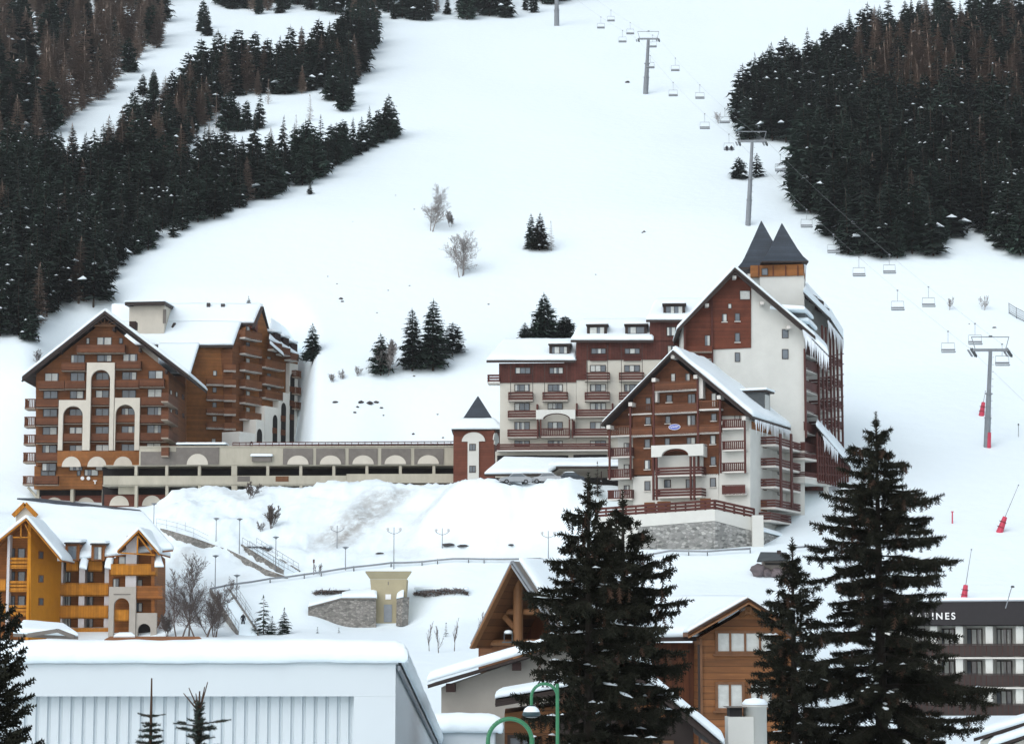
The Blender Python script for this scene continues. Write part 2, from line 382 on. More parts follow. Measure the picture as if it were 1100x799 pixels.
# ------------------------------------------------------------------ terrain
near = [(-200, -12.5), (0, -12), (60, -12), (110, -11), (150, -8.5), (200, -5)]
hill = [(370, 45), (400, 61), (440, 84), (500, 109), (580, 144), (660, 178), (750, 217), (900, 288), (1000, 340), (1200, 450), (1500, 640), (2200, 1050), (4000, 2000)]
COLS = {
 -700: [(240, -2), (270, 1), (300, 9), (320, 17), (335, 22), (350, 28)],
 150:  [(240, -1), (270, 1), (300, 9.5), (320, 17.), (330, 20.4), (338, 20.8), (384, 27), (400, 61)],
 20: [(240, -2), (270, 1), (300, 9), (320, 16), (332, 19.6), (342, 20.4), (356, 28)],
 210:  [(240, -1), (270, 2), (298, 10), (318, 18), (331, 22.6), (345, 22.8), (386, 25), (400, 61)],
 300:  [(240, -.5), (277, 2.2), (285, 3.0), (290, 6.9), (298, 10), (310, 14.5), (322, 20), (332, 23.4), (337, 22.8), (345, 23), (386, 25), (399, 60.4)],
 321: [(240, -.5), (278, 2.6), (298, 10.1), (310, 14.6), (321, 20), (332, 23.4), (337, 22.8), (345, 23), (386, 27), (391, 56.2)],
 328: [(240, -.5), (278, 2.6), (298, 10.2), (310, 14.6), (321, 20), (332, 23.4), (337, 22.8), (345, 23.2), (354, 30)],
 380:  [(240, -.5), (277, 2.2), (285, 3.0), (290, 6.9), (298, 10.8), (308, 15), (320, 20.6), (329, 23.6), (337, 23), (345, 23.5), (354, 30.5)],
 430:  [(240, -.5), (277, 2.2), (285, 3.0), (290, 6.9), (298, 11), (307, 14.5), (318, 20.5), (325, 23.4), (332, 23), (345, 23.5), (356, 31)],
 500:  [(240, -.5), (276, 3.5), (298, 11.7), (303, 15.8), (307.5, 22.4), (312, 22.6), (318, 22.7), (330, 23), (345, 23.8), (357, 34)],
 620:  [(240, 0), (276, 5), (297, 11.8), (302, 16.2), (305.2, 23.1), (306.4, 23.1), (309, 22.3), (330, 22.6), (345, 27), (357, 36)],
 655:  [(240, 0), (276, 6), (288, 12), (296, 13.6), (303, 17.5), (308, 21.5), (314, 22.6), (330, 23.2), (345, 27), (357, 36)],
 720:  [(240, 1), (274, 8.6), (283, 12.0), (291, 12.9), (300, 16), (320, 22), (345, 30), (357, 37)],
 808:  [(240, 1), (274, 8.6), (282, 12.0), (288, 12.9), (300, 15), (320, 22), (345, 31), (357, 37)],
 860:  [(240, 0), (274, 8.6), (282, 11.8), (290, 13.6), (297, 15.3), (305, 17.5), (315, 23), (330, 29), (350, 38)],
 950:  [(217, -9), (245, -1), (282, 10.5), (300, 17), (317, 23.5), (335, 30), (352, 38)],
 1100: [(217, -9), (245, -1), (282, 10.5), (300, 17), (317, 23.5), (335, 30), (352, 38)],
 1900: [(217, -9), (245, -1), (282, 10.5), (300, 17), (317, 23.5), (335, 30), (352, 38)],
}
YG = np.concatenate([np.arange(-60, 260, 4), np.arange(260, 372, 1.0), np.arange(372, 700, 4), np.arange(700, 1500, 12), np.arange(1500, 4001, 100)])
CPX = sorted(COLS)
def profile(col):
    pts = [p for p in near if p[0] < col[0][0]] + list(col) + [p for p in hill if p[0] > col[-1][0]]
    xs, zs = zip(*pts); acc = 0
    w = np.where(YG < 470, 2.2+np.maximum(0, YG-360)*.03, np.minimum(30, 5.5+(YG-470)*.25))
    for k in (-1, -.5, 0, .5, 1): acc = acc+np.interp(YG+w*k, xs, zs)
    return acc/5+CZ
_T = np.array([profile(COLS[c]) for c in CPX])
CPXA = np.arange(-700, 1901, 5.)
_w = np.clip((CPXA[:, None]-np.array(CPX[:-1], float)[None])/np.diff(np.array(CPX, float))[None], 0, 1)
TAB = np.array([[0.]*len(YG)]*len(CPXA))
for _i, _p in enumerate(CPXA):
    _k = max(0, min(len(CPX)-2, int(np.searchsorted(np.array(CPX, float), _p, 'right'))-1)); _t = (_p-CPX[_k])/(CPX[_k+1]-CPX[_k]); _t = _t*_t*(3-2*_t)
    TAB[_i] = _T[_k]*(1-_t)+_T[_k+1]*_t
_g = np.exp(-.5*(np.arange(-5, 6)/1.3)**2); _g /= _g.sum()
_P = np.concatenate([np.repeat(TAB[:1], 5, 0), TAB, np.repeat(TAB[-1:], 5, 0)]); TAB = sum(_g[_k]*_P[_k:_k+len(CPXA)] for _k in range(11))
def smooth01(t): t = max(0., min(1., t)); return t*t*(3-2*t)
def base_h(X, Y):
    yy = max(Y, 15.0); px = max(CPX[0], min(CPX[-1], CX+X/yy*F))
    t = (px-CPXA[0])/5.; i = min(len(CPXA)-2, int(t)); t -= i
    j = int(np.searchsorted(YG, Y, 'right'))-1; j = max(0, min(len(YG)-2, j)); s = (Y-YG[j])/(YG[j+1]-YG[j])
    s = max(0., min(1., s))
    A = TAB[i]; B = TAB[i+1]
    return (A[j]*(1-s)+A[j+1]*s)*(1-t)+(B[j]*(1-s)+B[j+1]*s)*t
def h(X, Y):
    z = base_h(X, Y)
    a = .1+.75*smooth01((Y-355)/120)
    z += a*noise.noise(Vector((X*.022, Y*.016, 3.1)))*1.3+.25*a*noise.noise(Vector((X*.09, Y*.07, 7.7)))
    px = CX+X/max(Y, 15.)*F
    b = smooth01((Y-296)/8)*smooth01((336-Y)/4)*smooth01((px-150)/40)*smooth01((650-px)/40)
    if b > 0:
        z += b*(1.15*noise.noise(Vector((X*.22, Y*.16, 1)))+.6*abs(noise.noise(Vector((X*.6, Y*.5, 5))))+.34*noise.noise(Vector((X*1.1, Y*.9, 2)))+.22*noise.noise(Vector((X*2.3, Y*2.0, 6))))
    # ploughed heaps along the top of the bank
    c = smooth01((Y-316)/8)*smooth01((338-Y)/8)*smooth01((px-160)/30)*smooth01((440-px)/30)
    if c > 0: z += c*(.55+.9*noise.noise(Vector((X*.11, 2, 9))))*.9
    return z
def ground_at(px, py, y0=40., y1=2500.):
    d = ray(px, py); d = d/d.y; Y = y0; prev = y0
    while Y < y1:
        p = EYE+d*Y
        if p.z < h(p.x, p.y):
            a, b = prev, Y
            for _ in range(14):
                m = (a+b)/2; q = EYE+d*m
                if q.z < h(q.x, q.y): b = m
                else: a = m
            p = EYE+d*b; return Vector((p.x, p.y, h(p.x, p.y)))
        prev = Y; Y += max(1.0, Y*.006)
    p = EYE+d*y1; return Vector((p.x, p.y, h(p.x, p.y)))
def build_terrain():
    pxs = np.concatenate([np.arange(-700, -40, 22), np.arange(-40, 1140, 4.0), np.arange(1140, 1901, 22)])
    ys = np.concatenate([[-60, -30, 0, 14], np.arange(20, 240, 8), np.arange(240, 372, .8), np.arange(372, 520, 2.5), np.arange(520, 900, 7), np.arange(900, 1561, 30)])
    nx, ny = len(pxs), len(ys); V = []; D = []
    for Y in ys:
        for px in pxs:
            X = (px-CX)/F*max(Y, 60.) ; 
            if Y < 60: X = (px-CX)/F*60.
            z = h(X, float(Y)); V.append((X, float(Y), z))
            d = 0.
            if 296 < Y < 336 and 330 < px < 450:      # grit left in the ploughed bank
                q = proj(Vector((X, Y, z)))
                s1 = (q[0]-(437-(q[1]-530)*1.15))     # streaks running down to the left
                d = smooth01((q[1]-522)/8)*smooth01((598-q[1])/20)*smooth01((18-s1)/26)*smooth01((s1+62)/40)
                d *= .65+.5*noise.noise(Vector((s1*.12, q[1]*.02, 4)))
            if 240 < Y < 335 and d < .3 and 150 < px < 660:
                k = noise.noise(Vector((X*.12, Y*.12, 21)))
                d = max(d, .30*smooth01((k-.15)/.4)*smooth01((Y-292)/8))
            D.append(max(0., min(1., d)))
    idx = np.arange(nx*ny).reshape(ny, nx)
    fs = np.stack([idx[:-1, :-1], idx[:-1, 1:], idx[1:, 1:], idx[1:, :-1]], -1).reshape(-1, 4)
    me = bpy.data.meshes.new('snow_ground'); me.from_pydata(V, [], fs.tolist())
    at = me.attributes.new('dirt', 'FLOAT', 'POINT'); at.data.foreach_set('value', D)
    me.materials.append(M['terrain']); me.polygons.foreach_set('use_smooth', [True]*len(me.polygons)); me.update()
    o = bpy.data.objects.new('snow_ground', me); COL.objects.link(o); tag(o, kind='structure'); return o
build_terrain()
# ------------------------------------------------------------------ camera, light
cam = bpy.data.objects.new('camera', bpy.data.cameras.new('camera')); COL.objects.link(cam); SC.camera = cam
cam.location = EYE; cam.rotation_euler = (R(90)+PITCH, 0, 0); cam.data.sensor_width = 36; cam.data.lens = F/1100*36
cam.data.clip_start = .5; cam.data.clip_end = 9000
W = bpy.data.worlds.new('World'); SC.world = W; W.use_nodes = True
nt = W.node_tree; bg = nt.nodes['Background']; sky = nt.nodes.new('ShaderNodeTexSky'); sky.sky_type = 'NISHITA'; sky.sun_disc = False
EL, AZ = R(42), R(215)
sky.sun_elevation = EL; sky.sun_rotation = AZ; sky.altitude = 1600; sky.air_density = 1.0; sky.dust_density = 4.0; sky.ozone_density = 1.0
hs = nt.nodes.new('ShaderNodeHueSaturation'); hs.inputs['Saturation'].default_value = .32; hs.inputs['Hue'].default_value = .485
nt.links.new(sky.outputs[0], hs.inputs['Color']); nt.links.new(hs.outputs[0], bg.inputs[0]); bg.inputs[1].default_value = .14
sun = bpy.data.objects.new('sun', bpy.data.lights.new('sun', 'SUN')); COL.objects.link(sun)
sun.data.energy = .55; sun.data.angle = R(60); sun.data.color = (1, .97, .93)
sd = Vector((math.sin(AZ)*math.cos(EL), math.cos(AZ)*math.cos(EL), math.sin(EL)))
sun.rotation_euler = sd.to_track_quat('Z', 'Y').to_euler(); sun.location = (0, 0, 300)
SC.view_settings.view_transform = 'Standard'; SC.view_settings.look = 'None'; SC.view_settings.exposure = 0.80; SC.view_settings.gamma = 1

# air: pale even haze round the whole scene
hm = bpy.data.materials.new('haze'); hm.use_nodes = True; hn = hm.node_tree; hn.nodes.clear(); ho = hn.nodes.new('ShaderNodeOutputMaterial'); hv = hn.nodes.new('ShaderNodeVolumePrincipled')
hv.inputs['Density'].default_value = HAZE; hv.inputs['Color'].default_value = (.93, .96, 1, 1); hv.inputs['Anisotropy'].default_value = .2; hn.links.new(hv.outputs[0], ho.inputs['Volume'])
_b = MB(); M['haze'] = hm; _b.box(-1500, -120, -12, 1700, 1620, 860, 'haze'); hz_ = _b.build('haze'); tag(hz_, kind='stuff')
# ================================================================== big brown apartment block (left)
def V3(F_, x, y, d=0.): return F_.p(x, y, d)
A = Fac(38.5, 344, 181, 344, 440)
base = P(110, 545, 344)
LB = thing('apartment_building', 'big brown timber-clad gabled block with white stacked arches, above the ochre chalet', 'apartment building', base)
GZ = base.z-4
def uzs(F_, pts, d=0.): return [F_.uz(x, y, d) for x, y in pts]
mb = MB()
# gable wall (upper body) with thickness, and lower recessed body
A.poly(mb, [(38.5, 500), (181, 500), (181, 399), (113, 344), (38.5, 402)], -18, 0, 'wood')
A.poly(mb, [(36.5, 525), (112, 525), (112, 500.3), (37, 500.3)], -18, -.4, 'wood2')
mb.build('wall', LB)
mb = MB()
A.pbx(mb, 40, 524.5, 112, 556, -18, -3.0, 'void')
for px in (77, 111): A.pbx(mb, px-1.7, 525.2, px+1.7, 552, -2.0, -.6, 'concrete')
mb.build('basement', LB)
mb = MB(); A.pbx(mb, 44, 532, 109, 552, -2.9, -2.2, 'brick')
for xc in (58, 92): A.semi(mb, xc, 546, 22, 12, -2.9, -2.15, 'plaster')
mb.build('basement_wall', LB)
# side wall of the gable block (faces right)
AS = Fac(181, 344, 205.5, 369, 440)
for x, ys in ((184, (419, 438, 457)), (190, (421, 440)), (197, (424, 444))):
    for y in ys: window(AS, x-.9, y, x+.9, y+5, LB, 1, fw=.05)
# roof of the gable block: dark boards with snow on top
def gable_roof(fc, apex, left, right, depth, over, parent, th=.35, snow_t=.55, mat='dark', depth_snow=None, seed=0, sides=(True, True), snow_mat='snow'):
    a = fc.p(*apex, over); l = fc.p(*left, over); r = fc.p(*right, over); bk = -fc.n*(over+depth)
    out = []
    mb = MB(); mb.slab([l, a, a+bk, l+bk][::-1] if False else [l, a, a+bk, l+bk], th, mat); mb.slab([a, r, r+bk, a+bk], th, mat)
    rf = mb.build('roof', parent)
    up = Vector((0, 0, th+.004)); f = fc.n*-.25
    if sides[0]:
        sb = MB(); sb.snow([l+up+f, a+up+f, a+up+bk, l+up+bk], snow_t, snow_mat, seed=seed, edge=.4); sb.build('snow_cover', rf, True)
    if sides[1]:
        sb = MB(); sb.snow([a+up+f, r+up+f, r+up+bk, a+up+bk], snow_t, snow_mat, seed=seed+5, edge=.4); sb.build('snow_cover', rf, True)
    return rf
rA = gable_roof(A, (112.5, 337.5), (23.5, 408), (203, 406.5), 19, 1.6, LB, th=.5, snow_t=.55)
mb = MB()   # barge boards, truss in the apex and corbels
for s in ((23.5, 409), (203, 407.5)):
    p0 = A.p(112.5, 339.2, 1.62); p1 = A.p(s[0], s[1], 1.62); mb.bar(p0-Vector((0, 0, .1)), p1-Vector((0, 0, .1)), .12, .75, 'dark', A.n)
mb.build('barge_board', rA)
mb = MB()
mb.bar(A.p(101, 350, .5), A.p(124, 350, .5), .2, .3, 'framel'); 
for x in (105, 109, 112.5, 116, 120): mb.bar(A.p(112.5, 350, .5), A.p(x+(x-112.5)*.5, 342.5+abs(x-112.5)*.42, .5), .14, .16, 'framel', A.n)
for x, y in ((36, 400), (65, 376), (94, 352), (122, 352), (150, 374), (178, 397)): A.pbx(mb, x-1.2, y, x+1.2, y+3.5, 0.02, 1.3, 'dark')
mb.build('roof_truss', rA)
# windows
for x0, y0, x1, y1, n in ((104, 362, 120, 372, 2), (92.5, 362.8, 96.5, 369.7, 1), (127.6, 362.8, 132, 369.2, 1),
        (76, 381, 91, 392, 2), (104, 381, 120, 388.5, 2), (132, 380, 147.5, 391, 2),
        (48, 400.6, 63, 410, 2), (75.6, 400, 91, 410, 2), (131, 399.3, 146.7, 409, 2), (159.4, 398, 175, 407, 2)): window(A, x0, y0, x1, y1, LB, n)
for r in range(5):
    y = 419.7+19.4*r
    if r < 4 or True:
        window(A, 46.5-.4*r, y, 62-.4*r, y+8.5, LB, 2); window(A, 158.6-.4*r, y-2.2, 174-.4*r, y+7, LB, 2)
    if r == 0: window(A, 75, y, 90, y+8.5, LB, 2); window(A, 131, y-1, 146, y+8, LB, 2)
    else: window(A, 74.5, y, 88.5, y+8, LB, 2, d=.0); window(A, 130.4, y-1, 145, y+8, LB, 2)
    window(A, 102.6, y-.6, 117, y+8, LB, 2)
window(A, 103, 400, 117, 409, LB, 2)
for x0, x1, n in ((43.7, 59.7, 2), (82.5, 86.5, 1), (90.5, 105.5, 2)): window(A, x0, 504, x1, 511, LB, n, d=-.4)
# balconies
B = lambda x0, x1, y0, y1, dep=1.2, st='solid', **k: balcony(A, x0, x1, y0, y1, LB, dep, 0., st, **k)
B(82.5, 134, 370, 379.6)
B(66, 91.7, 389.2, 398.6); B(123.6, 151, 387.6, 397)
B(41.6, 68.8, 409, 418.6); B(69.4, 91.8, 409, 418.2); B(123.2, 149, 407.4, 417); B(149.6, 176, 406.4, 416)
for r in range(4):
    y = 428.6+19.2*r
    B(38.5, 62.6, y, y+9.6); B(150.2, 178.5, y-2.2, y+7.6)
    balcony(A, 26.5-.6*r, 38, y-.4, y+11, LB, 2.6, -3.6, 'bal')
    balcony(AS, 181, 191.5, y-3, y+7.4, LB, 1.1, 0., 'solid')
balcony(A, 24.3, 36, 511, 521, LB, 2.6, -3.6, 'bal'); B(37, 62, 511, 521, 1.2)
B(69, 92, 428.4, 437, .8); B(123, 148, 427, 436.4, .8)
# tall white arched frames with loggia balconies
mb = MB()
def arch_px(fc, mb, x0, y0, x1, y1, a0, a1, at, d0, d1, mat, rise=None):
    u0, u1, z0, z1 = fc.rect(x0, y0, x1, y1, d1); b0, b1, _, zt = fc.rect(a0, at, a1, y1, d1)
    r = (b1-b0)/2 if rise is None else rise
    fc.arch(mb, u0, u1, z0, z1, b0, b1, zt-r, d0, d1, mat, rise)
arch_px(A, mb, 92.3, 389.4, 122.3, 483.5, 97, 117.6, 397, 0.9, 1.5, 'plaster'); mb.build('arch_frame', LB)
mb = MB(); arch_px(A, mb, 62.6, 429.6, 92, 483.5, 67.3, 88.6, 436, 0.9, 1.45, 'plaster'); mb.build('arch_frame', LB)
mb = MB(); arch_px(A, mb, 122.6, 427.2, 149.8, 483.5, 123.8, 144.6, 434.5, 0.9, 1.45, 'plaster'); mb.build('arch_frame', LB)
for r in range(5):
    y = 407.5+19.3*r
    if r < 4: balcony(A, 97.2, 117.4, y, y+9.2, LB, .9, 0., 'solid')
    if r > 1: balcony(A, 67 if r == 2 else 64.5, 89 if r == 2 else 91, y, y+9.4, LB, .85 if r == 2 else 1.2, 0., 'solid') if r < 5 and y < 475 else None
    if r > 1 and y < 475: balcony(A, 123.6 if r == 2 else 121.5, 145 if r == 2 else 146, y-1, y+8.6, LB, .85 if r == 2 else 1.2, 0., 'solid')
mb = MB(); A.pbx(mb, 61.5, 484, 149.5, 500.6, -.2, 1.3, 'wood2')
for xc in (76.5, 104, 132): A.semi(mb, xc, 501.2, 20.5, 11, .9, 1.36, 'plaster')
mb.build('arched_band', LB)
mb = MB(); mb.bar(A.p(30, 523, -2), A.p(41, 536, -2), .3, .35, 'concrete'); mb.bar(A.p(41, 522, -2), A.p(41, 548, -2), .4, .4, 'concrete'); mb.build('strut', LB)
mb = MB()   # small white signs on the base wall
for xc in (88.5, 95): mb.tube(A.p(xc, 513.5, -.4), A.p(xc, 513.5, .1), .28, .28, 'signw', 12)
A.pbx(mb, 100, 515.6, 104, 516.6, -.38, -.2, 'signw'); A.pbx(mb, 101.3, 516.7, 102.7, 519.6, -.38, -.2, 'signw')
mb.build('wall_sign', LB)
mb = MB()
c = A.p(127, 537.5, .3); u = A.u
pts = [c+u*(math.cos(t)*.95)+Vector((0, 0, math.sin(t)*.45)) for t in [2*math.pi*k/20 for k in range(20)]]
mb.prism(pts, A.n*-.12, 'purple'); mb.path([c+u*(-.6+.1*k)+Vector((0, 0, .1*math.sin(k*1.7)))+A.n*.03 for k in range(13)], .03, 'signw', 4)
tag(mb.build('shop_sign', LB))
# ---- stepped rear block: roof facing the camera, walls stepping back to the right
W1 = Fac(201, 369, 250, 370.5, 440)
W2 = Fac(250, 370, 262.5, 374.5, 440)
RR = Fac(262, 374, 322, 389, 440)
mb = MB()
W1.poly(mb, [(200.5, 545), (250, 545), (250, 371), (213, 373), (203.5, 403), (200.5, 404)], -12, 0, 'wood2')
W2.poly(mb, [(249.5, 545), (262.5, 545), (262.5, 354), (258, 356), (249.5, 375)], -10, 0, 'wood')
RR.poly(mb, [(262, 520), (318, 505), (320, 384), (291, 366), (281, 335), (264, 354)], -14, 0, 'wood2')
mb.build('wall', LB)
def PY(x, y, Y): return P(x, y, Y)
# front roof slope under deep snow, with its stepped right-hand eaves
mb = MB(); sb = MB()
_e0 = PY(130, 404, 361); _e1 = PY(200, 404, 361); _r0 = PY(200, 331, 380); _n = (_e1-_e0).cross(_r0-_e0).normalized()
def onroof(px, py): d = ray(px, py); return EYE+d*((_e0-EYE).dot(_n)/d.dot(_n))
pieces = [[onroof(a, y0), onroof(b, y0), onroof(c, y1), onroof(a, y1)] for a, b, c, y0, y1 in ((170, 204.5, 214, 404, 373.4), (120, 250.5, 259, 373.2, 349.8), (120, 274, 282, 349.6, 331))]
for k, q in enumerate(pieces):
    mb.slab(q, .4, 'dark'); o = Vector((0, 0, .404)); q2 = [p+o for p in q]
    sb.snow(q2, .5, seed=k*7, edge=.05, over=.03)
rB = mb.build('roof', LB); sb.build('snow_cover', rB, True)
mb = MB()   # sharp gable end above the balcony tower
RG = Fac(273, 375, 291, 387, 350)
RG.poly(mb, [(273, 352), (281.5, 330), (290.5, 366), (282, 366)], -1.2, .05, 'redwood')
p0 = RG.p(281.6, 330, .7); 
mb.bar(p0, RG.p(272.2, 352, .7), .3, .45, 'dark', RG.n); mb.bar(p0, RG.p(291, 366.5, .7), .3, .45, 'dark', RG.n)
mb.build('gable_end', LB)
# balconies of the front wall and the receding wall
for y in (391.5, 407.5, 423.5, 438.5, 454.0):
    if y > 392: balcony(W1, 222, 240.5, y, y+6.6, LB, .9, 0., 'solid', mat='railo', slab='slabw', st=.25)
    balcony(W1, 240.8, 253.5, y, y+7.6, LB, 1.3, 0., 'solid', mat='railo', slab='slabw', st=.25)
for x, y in ((231, 398), (230.5, 416), (230.5, 432), (230.5, 447), (229.5, 471)): window(W1, x-2.2, y, x+2.2, y+5.5, LB, 1, fw=.06)
for k, y in enumerate((356, 373, 390.5, 408.5, 425.5, 443)):
    balcony(RR, 263.5, 281.5, y, y+9.5, LB, 1.3, 0., 'solid', mat='railo', slab='slabw', st=.25)
    window(RR, 264.5, y-5.5, 268.5, y+3, LB, 1, fw=.06)
for k, y in enumerate((387, 405, 419.5)):
    balcony(RR, 285.5, 306-k, y, y+10, LB, 1.3, 0., 'solid', mat='railo', slab='slabw', st=.25)
    window(RR, 287, y-4, 291, y+4, LB, 1, fw=.06)
for y in (398, 416, 432): balcony(RR, 317.5, 323.5, y, y+8, LB, 1.6, 0., 'bal')
# stepped white walls with tall arches
def niche(fc, x0, x1, yt, yb, parent, d0=.02, d1=.12, mat='void'):
    mb = MB(); u0, u1, z0, z1 = fc.rect(x0, yt, x1, yb, d1); r = (u1-u0)/2
    pts = [(u0, z0), (u1, z0)]+[((u0+u1)/2+r*math.cos(math.pi*k/12), z1-r*1.4+1.4*r*math.sin(math.pi*k/12)) for k in range(13)]
    fc.poly(mb, pts, d0, d1, mat, px=False); return mb.build('arched_opening', parent)
mb = MB()
for x0, x1, yt, d in ((257, 274, 464.5, 3.4), (275, 283.5, 451, 2.6), (284, 299, 437, 1.9), (299, 310.5, 421.5, 1.2), (310.5, 319.5, 390.5, .8)):
    RR.pbx(mb, x0, yt, x1, 506, .05, d, 'whitelift')
ww = mb.build('stepped_wall', LB)
for x0, x1, yt, d in ((268, 272.6, 474, 3.4), (276, 281.5, 460.5, 2.6), (293, 297.8, 445.5, 1.9), (302, 307, 432.5, 1.2), (311.5, 316, 401, .8)):
    niche(RR, x0, x1, yt, 503, ww, d+.002, d+.05, 'void')
    for k in range(3):
        y = yt+14+k*15
        if y < 486:
            mb = MB(); RR.pbx(mb, x0+.1, y, x1-.1, y+6, d+.05, d+.14, 'rail'); mb.build('balcony_rail', ww)
# receding eave with snow and dormers
mb = MB(); q = [RR.p(289, 366.5, 1.6), RR.p(324, 387, 1.6), RR.p(321, 366, -7), RR.p(291, 346, -7)]
mb.slab(q, .3, 'dark'); rC = mb.build('roof', LB)
sb = MB(); sb.snow([p+Vector((0, 0, .304)) for p in q], .5, seed=3, edge=.3); sb.build('snow_cover', rC, True)
for x, y in ((299, 357), (308, 362), (317, 368)):
    mb = MB(); RR.pbx(mb, x-3.5, y+1, x+2.5, y+13, -3.5, 1.2, 'darkred'); d_ = mb.build('dormer', LB)
    sb = MB(); u0, u1, z0, z1 = RR.rect(x-4, y, x+3, y+1, 1.4); sb.snow([RR.w(u0, z1-.05, 1.4), RR.w(u1, z1-.05, 1.4), RR.w(u1, z1+.6, -4), RR.w(u0, z1+.6, -4)], .45, 'snow', 6, 6, .2, seed=x); sb.build('snow_cover', d_, True)
    balcony(RR, x-4.5, x+4, y+11.5, y+20, LB, 1.3, .8, 'solid', slab='slabw', st=.25)
mb = MB(); q = [RR.p(290, 371, 3.), RR.p(304.5, 383.5, 3.), RR.p(304, 379, .2), RR.p(290, 368, .2)]; mb.slab(q, .25, 'dark'); r5 = mb.build('canopy', LB)
sb = MB(); sb.snow([p+Vector((0, 0, .254)) for p in q], .35, seed=13, nx=8, ny=4); sb.build('snow_cover', r5, True)
# cream stair tower with flat cap
TF = Fac(138, 371, 176, 371, 360); TS = Fac(176, 371, 188.3, 383, 360)
mb = MB(); TF.pbx(mb, 138, 329.5, 176, 420, -9, 0, 'plaster')
TS.pbx(mb, 176, 331, 188.3, 395, -5, 0, 'plaster'); tw = mb.build('stair_tower', LB)
mb = MB(); q = [P(134, 327.8, 369.6), P(177, 327, 369.6), P(191.5, 335.5, 384), P(150, 336, 384)]; mb.slab(q, .5, 'dark'); cp = mb.build('tower_cap', tw)
sb = MB(); sb.snow([p+Vector((0, 0, .504)) for p in q], .25, seed=1); sb.build('snow_cover', cp, True)
mb = MB(); TF.pbx(mb, 175, 332.5, 178.2, 347, .01, .3, 'greycon'); mb.build('tower_window', tw)
mb = MB(); mb.bar(P(176.5, 371, 370), P(188, 348.5, 374), .4, .7, 'dark'); mb.build('flashing', tw)
mb = MB()
for x, y, w_ in ((144, 345.5, 1), (224, 326.5, 4), (239.5, 327.5, 4.5)):
    c = P(x, y, 379); mb.box(c.x-w_*.07, c.y-.3, c.z-.8, c.x+w_*.07, c.y+.3, c.z+.15, 'rock')
mb.build('roof_vent', rB)
mb = MB(); mb.box(P(140, 345, 366).x, 365, P(140, 354, 366).z, P(147, 345, 366).x, 367, P(140, 346, 366).z, 'darkred'); mb.build('skylight', rA)
# ================================================================== parking garage
GA = Fac(110, 338.5, 488, 337.5, 500)
base = P(300, 535, 338)
PG = thing('parking_garage', 'long low concrete parking deck with open dark levels and pale half-round panels', 'parking garage', base)
mb = MB()
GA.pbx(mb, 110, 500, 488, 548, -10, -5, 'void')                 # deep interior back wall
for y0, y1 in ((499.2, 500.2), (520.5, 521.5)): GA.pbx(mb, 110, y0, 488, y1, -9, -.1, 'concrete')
mb.build('floor_deck', PG)
mb = MB(); GA.pbx(mb, 111, 510.8, 372, 520.2, -.35, 0, 'concrete'); GA.pbx(mb, 372.2, 508.8, 488, 518.6, -.35, 0, 'concrete'); par = mb.build('parapet', PG)
for x0, x1 in ((255, 268.5), (296, 310)):
    mb = MB(); GA.pbx(mb, x0, 511.4, x1, 517, .005, .06, 'porch' if x0 > 290 else 'greycon'); mb.build('patch', par)
for x in (146, 179, 214, 251.5, 287.5, 323, 358.5, 394, 430, 466):
    mb = MB(); GA.pbx(mb, x-1.5 if x != 251.5 else x-3, 500.3, x+1.5 if x != 251.5 else x+3, 510.6, -.9, -.06, 'concrete'); GA.pbx(mb, x-1.5 if x != 251.5 else x-3, 521.6, x+1.5 if x != 251.5 else x+3, 545, -.9, -.06, 'concrete'); mb.build('column', PG)
mb = MB(); GA.pbx(mb, 112, 531, 488, 548, -3.2, -2.2, 'brick')
for x in (128, 163, 267, 305, 340): GA.semi(mb, x, 543, 21, 11, -3.1, -2.15, 'plaster')
GA.pbx(mb, 127, 522, 146, 530.5, -2.5, -1.5, 'concrete')
mb.build('ground_wall', PG)
mb = MB()   # upper band: pale strip with grey panels and half rounds
GA.pbx(mb, 149.5, 480, 488, 499, -.6, -.05, 'concrete')
GA.pbx(mb, 189, 480.2, 235, 498.6, -.04, .12, 'greycon')
for x0, x1 in ((304, 336), (339.5, 370.5), (374.5, 405.5), (409.5, 441), (445, 476.5)): GA.pbx(mb, x0, 481.6, x1, 498.8, -.04, .1, 'greycon')
mb.build('band', PG)
for x, w_, hh, yb in ((212, 23, 12, 499.2), (320, 23, 9.5, 498.6), (355, 23, 9.5, 498.5), (390, 23, 9.5, 498.4), (424.6, 23, 9.5, 498.3), (460, 23, 9.5, 498.2)):
    mb = MB(); GA.semi(mb, x, yb, w_, hh, .125, .22, 'plaster'); mb.build('half_round_panel', PG)
mb = MB(); GA.pbx(mb, 149.5, 478.8, 488, 480, -8, .1, 'concrete'); mb.build('roof_deck', PG)
sb = MB(); u0, u1, z0, z1 = GA.rect(190, 477, 242, 479, .1); sb.snow([GA.w(u0, z0+.25, .1), GA.w(u1, z0+.25, .1), GA.w(u1, z0+.3, -3), GA.w(u0, z0+.3, -3)], .3, nx=20, ny=3, edge=.1); sb.build('snow_cover', PG, True)
sb = MB(); u0, u1, z0, z1 = GA.rect(270, 477, 488, 478.6, -.3); sb.snow([GA.w(u0, z0+.15, -.4), GA.w(u1, z0+.15, -.4), GA.w(u1, z0+.2, -3), GA.w(u0, z0+.2, -3)], .3, nx=30, ny=3, edge=.1); sb.build('snow_cover', PG, True)
mb = MB()   # railing along the roof deck
for k in range(34):
    x = 250+k*7.1
    if x < 487: GA.pbx(mb, x-.35, 474.3+.002*(488-x), x+.35, 480, -.1, .02, 'redrail')
for y in (474.5, 477.2): mb.bar(GA.p(250, y+1.0, 0), GA.p(487, y-.3, 0), .10, .14, 'redrail')
mb.build('railing', PG)
